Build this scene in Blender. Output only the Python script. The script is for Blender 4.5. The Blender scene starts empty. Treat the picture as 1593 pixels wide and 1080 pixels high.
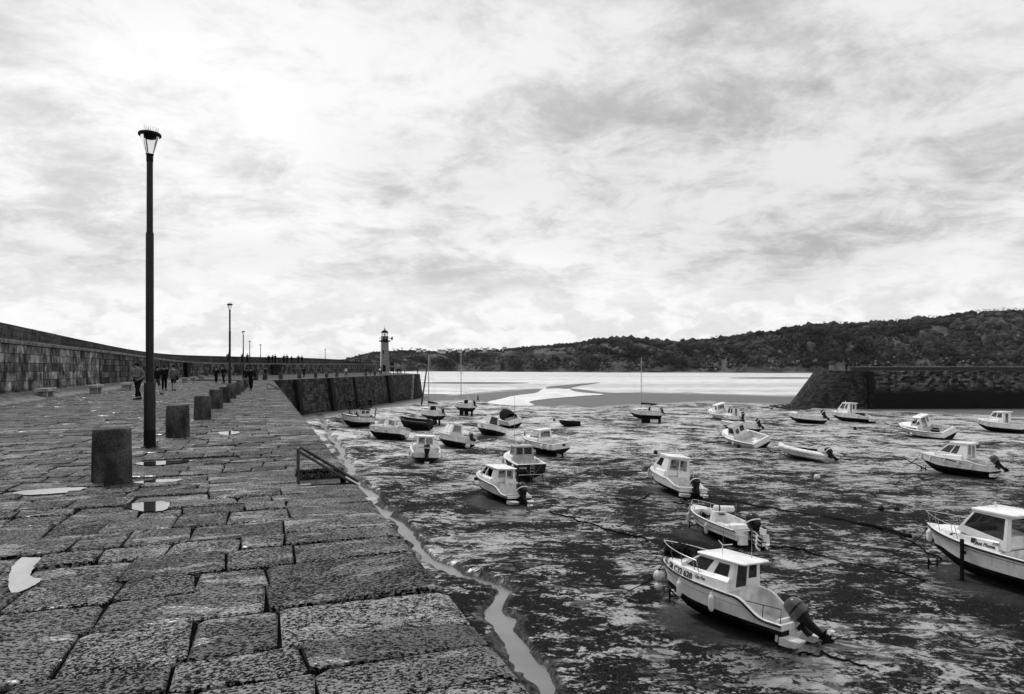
import bpy, bmesh, math, random
import numpy as np
from mathutils import Vector, Matrix, Euler
from mathutils.geometry import tessellate_polygon

random.seed(7)
rng = np.random.default_rng(11)
S = bpy.context.scene
C = S.collection
R = math.radians

# ------------------------------------------------------------------ camera
F, CX, HY, EYE = 1020.0, 796.5, 573.0, 1.55      # focal length in photo pixels, centre column, horizon row, eye height over the pier
cam = bpy.data.cameras.new('camera')
cam.sensor_width = 36.0
cam.lens = 36.0 * F / 1593.0
cam.shift_y = (HY - 540.0) / 1593.0
cam.clip_start = 0.05
cam.clip_end = 20000
co = bpy.data.objects.new('camera', cam)
C.objects.link(co)
co.location = (0, 0, EYE)
co.rotation_euler = (R(90), 0, 0)
S.camera = co
S.render.resolution_x, S.render.resolution_y = 1024, 694

# ------------------------------------------------------------------ world and sun
SUN = Vector((-0.40, 0.42, 0.82)).normalized()
w = bpy.data.worlds.new('World')
S.world = w
w.use_nodes = True
nt = w.node_tree
for n in list(nt.nodes):
    nt.nodes.remove(n)

class N:
    """small node-graph helper"""
    def __init__(s, tree):
        s.t = tree
    def new(s, typ, **kw):
        n = s.t.nodes.new(typ)
        for k, v in kw.items():
            if k == 'inp':
                for i, val in v.items():
                    if hasattr(val, 'is_output'):
                        s.t.links.new(val, n.inputs[i])
                    else:
                        n.inputs[i].default_value = val
            else:
                setattr(n, k, v)
        return n
    def math(s, op, a, b=0.0, c=None, clamp=False):
        d = {0: a, 1: b}
        if c is not None:
            d[2] = c
        return s.new('ShaderNodeMath', operation=op, use_clamp=clamp, inp=d).outputs[0]
    def mapr(s, v, a, b, c=0.0, d=1.0, smooth=True):
        return s.new('ShaderNodeMapRange', interpolation_type='SMOOTHSTEP' if smooth else 'LINEAR',
                     inp={0: v, 1: a, 2: b, 3: c, 4: d}).outputs[0]
    def noise(s, vec, scale, detail=4, rough=0.55, dist=0.0, lac=2.0):
        return s.new('ShaderNodeTexNoise', inp={'Vector': vec, 'Scale': scale, 'Detail': detail, 'Roughness': rough,
                                                'Distortion': dist, 'Lacunarity': lac}).outputs[0]
    def mixf(s, f, a, b):
        return s.new('ShaderNodeMix', data_type='FLOAT', inp={0: f, 2: a, 3: b}).outputs[0]
    def vmul(s, vec, xyz):
        return s.new('ShaderNodeVectorMath', operation='MULTIPLY', inp={0: vec, 1: xyz}).outputs[0]
    def rgb(s, v):
        return s.new('ShaderNodeCombineColor', inp={0: v, 1: v, 2: v}).outputs[0]

g = N(nt)
tc = g.new('ShaderNodeTexCoord').outputs['Generated']
sky = g.new('ShaderNodeTexSky', sky_type='NISHITA', sun_disc=False)
sky.sun_elevation = math.asin(SUN.z)
sky.sun_rotation = math.atan2(SUN.x, SUN.y)
sky.air_density = 1.0
sky.dust_density = 2.0
skybw = g.new('ShaderNodeRGBToBW', inp={0: sky.outputs[0]}).outputs[0]
sx = g.new('ShaderNodeSeparateXYZ', inp={0: tc})
zz = g.math('MAXIMUM', sx.outputs[2], 0.0)
den = g.math('ADD', zz, 0.24)
px_ = g.math('DIVIDE', sx.outputs[0], den)
py_ = g.math('DIVIDE', sx.outputs[1], den)
pl = g.new('ShaderNodeCombineXYZ', inp={0: px_, 1: py_, 2: 4.7}).outputs[0]
# cloud deck seen in perspective: soft sheet + torn streaks
n1 = g.noise(g.vmul(pl, (0.8, 1.0, 1.0)), 1.55, 10, 0.66, 0.25)
n2 = g.noise(g.vmul(pl, (1.0, 1.1, 1.0)), 4.4, 9, 0.68, 0.35)
n3 = g.noise(pl, 0.55, 3, 0.5, 0.2)
deck = g.math('ADD', g.math('MULTIPLY', n1, 0.55), g.math('MULTIPLY', n2, 0.45))
shade = g.mapr(deck, 0.37, 0.56)                      # 0 dark belly .. 1 white
big = g.mapr(n3, 0.36, 0.58)
deckv = g.mixf(shade, g.mixf(big, 0.46, 0.66), g.mixf(big, 0.82, 1.0))
# low band: pale sky with heaped white cumulus
az = g.new('ShaderNodeMath', operation='ARCTAN2', inp={0: sx.outputs[0], 1: sx.outputs[1]}).outputs[0]
lowv = g.new('ShaderNodeCombineXYZ', inp={0: g.math('MULTIPLY', az, 11.0), 1: g.math('MULTIPLY', zz, 22.0), 2: 1.3}).outputs[0]
nl = g.noise(lowv, 1.3, 8, 0.58, 0.25)
heap = g.mapr(g.math('SUBTRACT', nl, g.math('MULTIPLY', zz, 0.9)), 0.36, 0.50)
lowcol = g.math('ADD', g.mixf(heap, 0.80, 0.97), g.math('MULTIPLY', g.math('SUBTRACT', g.noise(lowv, 5.0, 6, 0.65), 0.5), 0.22))
mixlow = g.mapr(zz, 0.06, 0.17)
cloudv = g.mixf(mixlow, lowcol, deckv)
skyv = g.math('ADD', g.math('MULTIPLY', cloudv, 9.3), g.math('MULTIPLY', skybw, 0.06))
bg = g.new('ShaderNodeBackground', inp={0: g.rgb(skyv), 1: 0.105})
wo = g.new('ShaderNodeOutputWorld', inp={0: bg.outputs[0]})

sl = bpy.data.lights.new('sun', 'SUN')
sl.energy = 2.2
sl.angle = R(10)
sl.color = (1, 0.995, 0.985)
so = bpy.data.objects.new('sun', sl)
C.objects.link(so)
so.rotation_euler = (-SUN).to_track_quat('-Z', 'Y').to_euler()
so.location = SUN * 50

S.cycles.sample_clamp_direct = 3.0
S.cycles.sample_clamp_indirect = 3.0
S.view_settings.view_transform = 'Standard'
S.view_settings.look = 'None'
S.view_settings.exposure = 0.0
S.view_settings.gamma = 1.0

# ------------------------------------------------------------------ materials
MATS = {}
def material(name, lo, hi, scale=3.0, rough=0.6, detail=5, bump=0.0, bscale=None, coords='Object', spec=0.5, ramp=(0.35, 0.65),
             rand=0.0, metal=0.0, ior=1.45, r2=None, dist=0.0, coat=0.0, stretch=None):
    """grey procedural surface: colour runs lo..hi with noise, optional bump and per-object shift"""
    if name in MATS:
        return MATS[name]
    m = bpy.data.materials.new(name)
    m.use_nodes = True
    t = m.node_tree
    p = t.nodes['Principled BSDF']
    q = N(t)
    if coords == 'Object':
        vec = q.new('ShaderNodeTexCoord').outputs['Object']
    elif coords == 'UV':
        vec = q.new('ShaderNodeTexCoord').outputs['UV']
    else:
        vec = q.new('ShaderNodeNewGeometry').outputs['Position']
    if stretch:
        vec = q.vmul(vec, stretch)
    n = q.noise(vec, scale, detail, 0.6, dist)
    f = q.mapr(n, ramp[0], ramp[1])
    v = q.mixf(f, lo, hi)
    if rand:
        oi = q.new('ShaderNodeObjectInfo').outputs['Random']
        v = q.math('MULTIPLY', v, q.mapr(oi, 0, 1, 1 - rand, 1 + rand, smooth=False))
    t.links.new(q.rgb(v), p.inputs['Base Color'])
    p.inputs['Metallic'].default_value = metal
    p.inputs['IOR'].default_value = ior
    p.inputs['Specular IOR Level'].default_value = spec
    p.inputs['Coat Weight'].default_value = coat
    if r2 is not None:
        t.links.new(q.mixf(f, rough, r2), p.inputs['Roughness'])
    else:
        p.inputs['Roughness'].default_value = rough
    if bump:
        bn = q.noise(vec, bscale or scale * 4, 6, 0.65)
        b = q.new('ShaderNodeBump', inp={'Height': bn, 'Strength': 1.0, 'Distance': bump})
        t.links.new(b.outputs[0], p.inputs['Normal'])
    MATS[name] = m
    return m

M = {}
M['gelcoat'] = material('white_gelcoat', 0.60, 0.80, 1.6, 0.28, spec=0.5, ramp=(0.25, 0.6))
def hull_material():
    m = bpy.data.materials.new('hull_gelcoat')
    m.use_nodes = True
    t = m.node_tree
    p = t.nodes['Principled BSDF']
    q = N(t)
    ob = q.new('ShaderNodeTexCoord').outputs['Object']
    oi = q.new('ShaderNodeObjectInfo').outputs['Random']
    z = q.new('ShaderNodeSeparateXYZ', inp={0: ob}).outputs[2]
    sh = q.new('ShaderNodeVectorMath', operation='ADD', inp={0: ob, 1: q.new('ShaderNodeCombineXYZ', inp={0: q.math('MULTIPLY', oi, 50.0)}).outputs[0]}).outputs[0]
    v = q.mixf(q.mapr(q.noise(sh, 1.3, 5), .3, .65), .58, .78)
    run = q.mapr(q.noise(q.vmul(sh, (6.0, 6.0, .5)), 1.5, 5, .65), .52, .70)
    v = q.math('MULTIPLY', v, q.mixf(run, 1.0, .72))
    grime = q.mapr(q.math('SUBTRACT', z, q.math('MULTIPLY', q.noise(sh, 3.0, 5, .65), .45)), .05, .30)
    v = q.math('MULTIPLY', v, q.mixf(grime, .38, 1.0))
    t.links.new(q.rgb(v), p.inputs['Base Color'])
    p.inputs['Roughness'].default_value = .32
    return m
M['hull_white'] = hull_material()
M['gelcoat_worn'] = material('worn_gelcoat', 0.46, 0.72, 2.2, 0.45, ramp=(0.3, 0.65))
M['grey_paint'] = material('grey_paint', 0.24, 0.34, 2.0, 0.4)
M['dark_hull'] = material('dark_hull_paint', 0.004, 0.012, 2.0, 0.5, spec=.25)
M['antifoul'] = material('dark_antifouling', 0.002, 0.010, 3.0, 0.85, spec=.15, bump=0.01, bscale=18)
M['black'] = material('black_rubber', 0.003, 0.006, 5.0, 0.6, spec=.25)
M['motor'] = material('outboard_cowl', 0.008, 0.014, 2.0, 0.25, spec=.4)
M['motor_grey'] = material('outboard_cowl_grey', 0.07, 0.10, 2.0, 0.3)
M['motor_dark'] = material('outboard_leg', 0.003, 0.006, 3.0, 0.5, spec=.25)
M['steel'] = material('stainless_steel', 0.55, 0.70, 6.0, 0.25, metal=1.0)
M['alloy'] = material('mast_alloy', 0.30, 0.42, 6.0, 0.4, metal=0.6)
M['nonskid'] = material('deck_nonskid', 0.52, 0.66, 4.0, 0.6)
M['interior'] = material('dark_interior', 0.006, 0.015, 3.0, 0.9, spec=.1)
M['fender'] = material('white_fender', 0.62, 0.78, 4.0, 0.45)
M['fender_grey'] = material('grey_fender', 0.40, 0.55, 4.0, 0.5)
M['buoy'] = material('pale_buoy', 0.45, 0.68, 4.0, 0.5)
M['rope'] = material('rope', 0.25, 0.4, 20.0, 0.9)
M['dark_rope'] = material('weedy_rope', 0.002, 0.010, 8.0, 0.9, spec=.1)
M['cloth_dark'] = material('dark_canvas', 0.003, 0.010, 5.0, 0.9, spec=.1)
M['cloth_light'] = material('light_canvas', 0.5, 0.65, 5.0, 0.85)
M['wood_dark'] = material('dark_timber', 0.002, 0.015, 4.0, 0.85, spec=.15, bump=0.01, stretch=(1, 1, 0.2))
M['lettering'] = material('black_lettering', 0.003, 0.005, 3.0, 0.6, spec=.2)
M['lettering_pale'] = material('pale_lettering', 0.6, 0.7, 3.0, 0.5)
M['lettering_mid'] = material('grey_lettering', 0.16, 0.2, 3.0, 0.5)
M['lamp_paint'] = material('lamp_post_paint', 0.008, 0.013, 4.0, 0.45, spec=.3)
M['rail_steel'] = material('worn_rail_steel', 0.02, 0.07, 9.0, 0.35, metal=.3)
M['lamp_dark'] = material('lamp_base_paint', 0.002, 0.004, 4.0, 0.6, spec=.2)

def glass(name, tint, dark):
    m = bpy.data.materials.new(name)
    m.use_nodes = True
    t = m.node_tree
    q = N(t)
    out = t.nodes['Material Output']
    t.nodes.remove(t.nodes['Principled BSDF'])
    tr = q.new('ShaderNodeBsdfTransparent', inp={0: (tint, tint, tint, 1)})
    gl = q.new('ShaderNodeBsdfGlossy', inp={0: (0.9, 0.9, 0.9, 1), 'Roughness': 0.03})
    fr = q.new('ShaderNodeFresnel', inp={0: 1.45})
    df = q.new('ShaderNodeBsdfDiffuse', inp={0: (0.05, 0.05, 0.05, 1)})
    a = q.new('ShaderNodeMixShader', inp={0: dark, 1: tr.outputs[0], 2: df.outputs[0]})
    b = q.new('ShaderNodeMixShader', inp={0: fr.outputs[0], 1: a.outputs[0], 2: gl.outputs[0]})
    t.links.new(b.outputs[0], out.inputs[0])
    return m
M['glass'] = glass('window_glass', 0.36, 0.40)
M['glass_dark'] = glass('tinted_glass', 0.25, 0.5)
M['glass_clear'] = glass('clear_plastic', 0.92, 0.02)

def weathered(name, lo, hi, stain, rand=0.25, rough=0.8, coords='Position', bump=0.012, bs=22.0, stretch=(1, 1, 0.35), wet=False, base=1.4):
    """stone: mottled colour, vertical stains, grain bump, per-block shift"""
    m = bpy.data.materials.new(name)
    m.use_nodes = True
    t = m.node_tree
    p = t.nodes['Principled BSDF']
    q = N(t)
    vec = q.new('ShaderNodeNewGeometry').outputs['Position'] if coords == 'Position' else q.new('ShaderNodeTexCoord').outputs['Object']
    n = q.noise(vec, base, 6, 0.65)
    v = q.mixf(q.mapr(n, 0.3, 0.7), lo, hi)
    st = q.mapr(q.noise(q.vmul(vec, stretch), base * 1.2, 6, 0.7, 0.3), 0.46, 0.60)
    v = q.mixf(q.math('MULTIPLY', st, 0.8), v, stain)
    sp = q.noise(vec, bs, 4, 0.7)
    v = q.math('MULTIPLY', v, q.mapr(sp, 0.25, 0.75, 0.35, 1.65))
    oi = q.new('ShaderNodeObjectInfo').outputs['Random']
    v = q.math('MULTIPLY', v, q.mapr(oi, 0, 1, 1 - rand, 1 + rand, smooth=False))
    t.links.new(q.rgb(v), p.inputs['Base Color'])
    p.inputs['Specular IOR Level'].default_value = .2
    p.inputs['Roughness'].default_value = rough
    b = q.new('ShaderNodeBump', inp={'Height': sp, 'Strength': 1.0, 'Distance': bump})
    t.links.new(b.outputs[0], p.inputs['Normal'])
    return m
M['block'] = weathered('weathered_granite_block', 0.02, 0.34, 0.003, rand=0.65)
M['block_pale'] = weathered('parapet_granite', 0.04, 0.075, 0.02, rand=0.3)
M['bollard'] = weathered('granite_bollard', 0.014, 0.10, 0.004, rand=0.45, bs=46, coords='Object', bump=0.006)
M['bench'] = weathered('bench_stone', 0.24, 0.36, 0.12, rand=0.15, bs=40)
M['concrete'] = weathered('pale_concrete', 0.13, 0.24, 0.06, rand=0.1, bs=15)
M['rock'] = weathered('shore_rock', 0.05, 0.22, 0.03, rand=0.1, bs=0.8, base=0.15, bump=0.1)
M['weedy_rock'] = weathered('weedy_rock', 0.010, 0.03, 0.008, rand=0.1, bs=6)

def paving_material():
    m = bpy.data.materials.new('wet_dressed_granite')
    m.use_nodes = True
    t = m.node_tree
    p = t.nodes['Principled BSDF']
    q = N(t)
    vec = q.new('ShaderNodeNewGeometry').outputs['Position']
    oi = q.new('ShaderNodeObjectInfo').outputs['Random']
    # every slab is dressed in its own direction: rows of short pits
    ang = q.math('ADD', R(-24), q.math('MULTIPLY', q.math('SUBTRACT', oi, 0.5), 1.1))
    rot = q.new('ShaderNodeVectorRotate', rotation_type='Z_AXIS', inp={0: vec, 3: ang}).outputs[0]
    a = q.noise(q.vmul(rot, (1.0, 1.6, 1.0)), 36.0, 6, 0.68, 0.3)
    b_ = q.noise(vec, 90.0, 3, 0.6)
    mid = q.noise(vec, 6.0, 4, 0.6)
    big = q.noise(vec, 0.9, 5, 0.6)
    pit = q.math('ADD', q.math('ADD', q.math('MULTIPLY', a, 0.60), q.math('MULTIPLY', b_, 0.28)), q.math('MULTIPLY', mid, 0.12))
    sh_ = q.math('MULTIPLY', q.math('SUBTRACT', oi, 0.5), 0.03)
    f = q.mapr(q.math('ADD', pit, sh_), 0.475, 0.545)
    worn = q.math('MULTIPLY', q.mapr(oi, 0.70, 0.95), q.mapr(big, 0.40, 0.60))          # some slabs are worn smooth
    v = q.mixf(f, 0.001, 0.185)
    v = q.mixf(q.math('MULTIPLY', worn, 0.30), v, 0.07)
    v = q.math('MULTIPLY', v, q.mapr(q.math('FRACT', q.math('MULTIPLY', oi, 7.31)), 0, 1, 0.55, 1.5, smooth=False))
    v = q.math('MULTIPLY', v, q.mapr(big, 0.3, 0.7, 0.6, 1.25))
    t.links.new(q.rgb(v), p.inputs['Base Color'])
    wet = q.mapr(q.noise(q.vmul(rot, (0.6, 1.6, 1.0)), 1.9, 5, 0.7), 0.55, 0.63)
    t.links.new(q.mixf(wet, 0.65, 0.17), p.inputs['Roughness'])
    t.links.new(q.math('MULTIPLY', q.mixf(f, 0.10, 1.0), q.mixf(wet, 0.12, 1.0)), p.inputs['Specular IOR Level'])
    p.inputs['IOR'].default_value = 1.9
    h = q.math('MULTIPLY', pit, q.mixf(q.math('MAXIMUM', worn, wet), 1.0, 0.18))
    bp = q.new('ShaderNodeBump', inp={'Height': h, 'Strength': 1.0, 'Distance': 0.008})
    t.links.new(bp.outputs[0], p.inputs['Normal'])
    return m
M['paving'] = paving_material()
M['joint'] = material('paving_joint_grit', 0.0015, 0.006, 9.0, 0.95, coords='Position', bump=0.01, spec=.03)

def course_material(name, bw, bh, lo, hi, mortar, stain, weedline=None, rough=0.85, specks=0.0):
    """coursed masonry too far away to tell its stones apart (UV in metres)"""
    m = bpy.data.materials.new(name)
    m.use_nodes = True
    t = m.node_tree
    p = t.nodes['Principled BSDF']
    q = N(t)
    uv = q.new('ShaderNodeTexCoord').outputs['UV']
    pos = q.new('ShaderNodeNewGeometry').outputs['Position']
    wob = q.new('ShaderNodeVectorMath', operation='ADD', inp={0: uv, 1: q.vmul(q.new('ShaderNodeTexNoise', inp={'Vector': uv, 'Scale': 1.7, 'Detail': 2.0}).outputs[1], (0.10, 0.10, 0.0))}).outputs[0]
    br = q.new('ShaderNodeTexBrick', offset=0.5, inp={'Vector': wob, 'Color1': (lo, lo, lo, 1), 'Color2': (hi, hi, hi, 1), 'Mortar': (mortar, mortar, mortar, 1),
               'Scale': 1.0, 'Mortar Size': 0.025, 'Mortar Smooth': 0.3, 'Bias': -0.1, 'Brick Width': bw, 'Row Height': bh})
    bw_ = q.new('ShaderNodeRGBToBW', inp={0: br.outputs[0]}).outputs[0]
    st = q.mapr(q.noise(q.vmul(uv, (1.0, 0.28, 1.0)), 0.9, 7, 0.7, 0.2), 0.44, 0.62)
    v = q.mixf(q.math('MULTIPLY', st, 0.75), bw_, stain)
    sp = q.noise(uv, 9.0, 4, 0.7)
    v = q.math('MULTIPLY', v, q.mapr(sp, 0.25, 0.75, 0.4, 1.6))
    if weedline is not None:
        z = q.new('ShaderNodeSeparateXYZ', inp={0: pos}).outputs[2]
        wl = q.mapr(q.math('ADD', z, q.math('MULTIPLY', q.noise(uv, 0.5, 4, 0.6), 2.0)), weedline, weedline + 1.8)
        v = q.mixf(wl, q.math('MULTIPLY', q.mapr(sp, 0.5, 0.7, 0.006, 0.03), 1.0), v)
    if specks:
        s2 = q.mapr(q.noise(uv, 2.6, 5, 0.75), 0.66, 0.72)
        v = q.mixf(q.math('MULTIPLY', s2, specks), v, 0.5)
    t.links.new(q.rgb(v), p.inputs['Base Color'])
    p.inputs['Roughness'].default_value = rough
    p.inputs['Specular IOR Level'].default_value = .12
    h = q.math('ADD', q.math('MULTIPLY', br.outputs[1], -0.8), sp)
    b = q.new('ShaderNodeBump', inp={'Height': h, 'Strength': 1.0, 'Distance': 0.08})
    t.links.new(b.outputs[0], p.inputs['Normal'])
    return m
M['quay'] = course_material('quay_masonry', 1.0, 0.45, 0.014, 0.105, 0.002, 0.004, weedline=-5.4)
M['seawall_far'] = course_material('sea_wall_masonry', 0.75, 0.48, 0.025, 0.20, 0.006, 0.004)
M['parapet'] = course_material('parapet_masonry', 1.1, 0.42, 0.045, 0.085, 0.02, 0.025)
M['jetty'] = course_material('jetty_masonry', 0.9, 0.42, 0.012, 0.20, 0.003, 0.004, weedline=-2.6, specks=0.7)
M['jetty_head'] = course_material('jetty_head_masonry', 0.8, 0.4, 0.018, 0.07, 0.006, 0.010, weedline=-7.0)
M['tower'] = course_material('lighthouse_granite', 0.8, 0.4, 0.22, 0.32, 0.10, 0.15)
M['tower_sunlit'] = material('lighthouse_sunlit_face', 0.62, 0.75, 2.0, 0.6)  # bright sunlit side of the tower put into the colour

# ------------------------------------------------------------------ mesh helpers
def link(o, parent=None):
    C.objects.link(o)
    if parent is not None:
        o.parent = parent
    return o
def tag(o, label=None, cat=None, group=None, kind=None):
    if label: o['label'] = label
    if cat: o['category'] = cat
    if group: o['group'] = group
    if kind: o['kind'] = kind
    return o
def empty(name, loc=(0, 0, 0), rz=0.0, label=None, cat=None, group=None):
    o = bpy.data.objects.new(name, None)
    o.empty_display_size = 0.2
    link(o)
    o.location = loc
    o.rotation_euler = (0, 0, rz)
    return tag(o, label, cat, group)

class MB:
    """collects faces, then links them as one mesh object"""
    def __init__(s):
        s.v, s.f, s.uv = [], [], {}
    def add(s, vs, fs):
        k = len(s.v)
        s.v.extend([tuple(p) for p in vs])
        s.f.extend([tuple(i + k for i in f) for f in fs])
        return s
    def quad(s, a, b, c, d, uv=None):
        s.add([a, b, c, d], [(0, 1, 2, 3)])
        if uv:
            s.uv[len(s.f) - 1] = uv
        return s
    def box(s, c, d, rz=0.0, ry=0.0, taper=1.0):
        hx, hy, hz = d[0] / 2, d[1] / 2, d[2] / 2
        m = Matrix.Translation(c) @ Matrix.Rotation(rz, 4, 'Z') @ Matrix.Rotation(ry, 4, 'Y')
        vs = [m @ Vector((x * hx * (taper if z > 0 else 1), y * hy * (taper if z > 0 else 1), z * hz)) for z in (-1, 1) for y in (-1, 1) for x in (-1, 1)]
        return s.add(vs, [(0, 2, 3, 1), (4, 5, 7, 6), (0, 1, 5, 4), (2, 6, 7, 3), (0, 4, 6, 2), (1, 3, 7, 5)])
    def tube(s, pts, rad, n=8, cap=True):
        pts = [Vector(p) for p in pts]
        m = len(pts)
        rr = rad if isinstance(rad, (list, tuple)) else [rad] * m
        vs, fs = [], []
        ref = None
        for i, p in enumerate(pts):
            d = (pts[min(i + 1, m - 1)] - pts[max(i - 1, 0)])
            if d.length < 1e-9: d = Vector((0, 0, 1))
            d.normalize()
            if ref is None:
                ref = Vector((0, 0, 1)) if abs(d.z) < 0.9 else Vector((1, 0, 0))
            a = d.cross(ref)
            if a.length < 1e-4:
                a = d.cross(Vector((1, 0, 0)))
            a.normalize()
            b = a.cross(d).normalized()
            ref = b
            for k in range(n):
                an = 2 * math.pi * k / n
                vs.append(p + (a * math.cos(an) + b * math.sin(an)) * rr[i])
        for i in range(m - 1):
            for k in range(n):
                k2 = (k + 1) % n
                fs.append((i * n + k, (i + 1) * n + k, (i + 1) * n + k2, i * n + k2))
        if cap:
            fs.append(tuple(range(n)))
            fs.append(tuple(reversed(range((m - 1) * n, m * n))))
        return s.add(vs, fs)
    def lathe(s, prof, n=16, c=(0, 0, 0), cap=True):
        """prof: (radius, z) from bottom to top"""
        c = Vector(c)
        vs, fs = [], []
        for r, z in prof:
            for k in range(n):
                a = 2 * math.pi * k / n
                vs.append(c + Vector((r * math.cos(a), r * math.sin(a), z)))
        m = len(prof)
        for i in range(m - 1):
            for k in range(n):
                k2 = (k + 1) % n
                fs.append((i * n + k, i * n + k2, (i + 1) * n + k2, (i + 1) * n + k))
        if cap:
            fs.append(tuple(reversed(range(n))))
            fs.append(tuple(range((m - 1) * n, m * n)))
        return s.add(vs, fs)
    def loft(s, secs, closed=False, cap=True):
        n = len(secs[0])
        vs = [p for sec in secs for p in sec]
        fs = []
        for i in range(len(secs) - 1):
            for k in range(n if closed else n - 1):
                k2 = (k + 1) % n
                fs.append((i * n + k, i * n + k2, (i + 1) * n + k2, (i + 1) * n + k))
        if cap and closed:
            fs.append(tuple(reversed(range(n))))
            fs.append(tuple(range((len(secs) - 1) * n, len(secs) * n)))
        return s.add(vs, fs)
    def poly(s, pts):
        pts = [Vector(p) for p in pts]
        tri = tessellate_polygon([pts])
        return s.add(pts, [tuple(t) for t in tri])
    def mesh(s, name):
        me = bpy.data.meshes.new(name)
        me.from_pydata(s.v, [], s.f)
        if s.uv:
            ul = me.uv_layers.new(name='UVMap')
            for p in me.polygons:
                if p.index in s.uv:
                    for li, c in zip(p.loop_indices, s.uv[p.index]):
                        ul.data[li].uv = c
        me.update()
        return me
    def build(s, name, mt, parent=None, smooth=False, fix=True, angle=40):
        me = s.mesh(name)
        if fix:
            bm = bmesh.new()
            bm.from_mesh(me)
            bmesh.ops.remove_doubles(bm, verts=bm.verts, dist=1e-5)
            bmesh.ops.recalc_face_normals(bm, faces=bm.faces)
            bm.to_mesh(me)
            bm.free()
        me.materials.append(mt)
        if smooth:
            me.polygons.foreach_set('use_smooth', [True] * len(me.polygons))
            me.set_sharp_from_angle(angle=R(angle))
        o = bpy.data.objects.new(name, me)
        return link(o, parent)

def copy_tree(o, parent=None):
    c = o.copy()
    C.objects.link(c)
    c.parent = parent
    for ch in o.children:
        copy_tree(ch, c)
    return c

# ------------------------------------------------------------------ numpy value noise
def vnoise(x, y, seed=0):
    xi, yi = np.floor(x).astype(np.int64), np.floor(y).astype(np.int64)
    xf, yf = x - xi, y - yi
    u, v = xf * xf * (3 - 2 * xf), yf * yf * (3 - 2 * yf)
    def h(a, b):
        n = (a * 374761393 + b * 668265263 + seed * 974634777) & 0xffffffff
        n = ((n ^ (n >> 13)) * 1274126177) & 0xffffffff
        return ((n ^ (n >> 16)) & 0xffff) / 65535.0
    return (h(xi, yi) * (1 - u) + h(xi + 1, yi) * u) * (1 - v) + (h(xi, yi + 1) * (1 - u) + h(xi + 1, yi + 1) * u) * v
def fbm(x, y, oct=4, seed=0, gain=0.5):
    a, s, t = 1.0, 0.0, 0.0
    for i in range(oct):
        s = s + a * vnoise(x * 2 ** i, y * 2 ** i, seed + i)
        t += a
        a *= gain
    return s / t

# ------------------------------------------------------------------ ground: layout in metres
def gp(px, py, z=0.0):
    """point at height z that lies behind a photo pixel"""
    Y = (EYE - z) * F / (py - HY)
    return Vector(((px - CX) / F * Y, Y, z))
E0 = gp(795, 1046)
BEND = gp(425, 592)
DV = (BEND - E0).normalized()                     # along the quay edge
NV = Vector((-DV.y, DV.x, 0))                     # from the edge onto the pier
PEND = Vector((-25.0, 178.0, 0))
def edge(s, t=0.0, z=0.0):
    p = E0 + DV * s + NV * t
    return Vector((p.x, p.y, z))
SB = (BEND - E0).length
MUD = -6.6
D2 = (PEND - BEND).normalized()
N2 = Vector((D2.y, -D2.x, 0))                     # from the far quay wall out over the harbour

STREAM = [(495, 660, 0.25), (512, 684, 0.3), (535, 712, 0.42), (553, 745, 0.40), (575, 778, 0.34), (614, 806, 0.42), (648, 843, 0.36), (690, 880, 0.34), (745, 900, 0.30), (795, 915, 0.26),
          (762, 945, 0.34), (782, 985, 0.36), (825, 1030, 0.34), (870, 1090, 0.36)]
def flat(px, py):
    return gp(px, py, MUD)
SP = [(flat(a, b).x, flat(a, b).y, c) for a, b, c in STREAM]
def seg_dist(X, Y, pts):
    best = np.full(np.shape(X), 1e9)
    for (x0, y0, w0), (x1, y1, w1) in zip(pts[:-1], pts[1:]):
        dx, dy = x1 - x0, y1 - y0
        t = np.clip(((X - x0) * dx + (Y - y0) * dy) / (dx * dx + dy * dy), 0, 1)
        d = np.hypot(X - x0 - t * dx, Y - y0 - t * dy) / (w0 + t * (w1 - w0))
        best = np.minimum(best, d)
    return best
def mud_base(X, Y):
    """smooth bed level: a sandy rise along the far quay wall"""
    X, Y = np.asarray(X, float), np.asarray(Y, float)
    d = (X - BEND.x) * N2.x + (Y - BEND.y) * N2.y
    a = np.clip(((X - BEND.x) * D2.x + (Y - BEND.y) * D2.y) / (PEND - BEND).length, -0.3, 1.4)
    rise = np.interp(a, [-0.3, 0.05, 0.4, 1.0, 1.4], [1.2, 1.75, 1.0, 0.25, 0.0])
    return MUD + rise * np.exp(-(np.clip(d, 0, None) / 11.0) ** 2)
def gm(px, py):
    """mud point behind a photo pixel"""
    z = MUD
    for _ in range(6):
        p = gp(px, py, z)
        z = float(mud_base(p.x, p.y))
    return gp(px, py, z)

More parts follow.
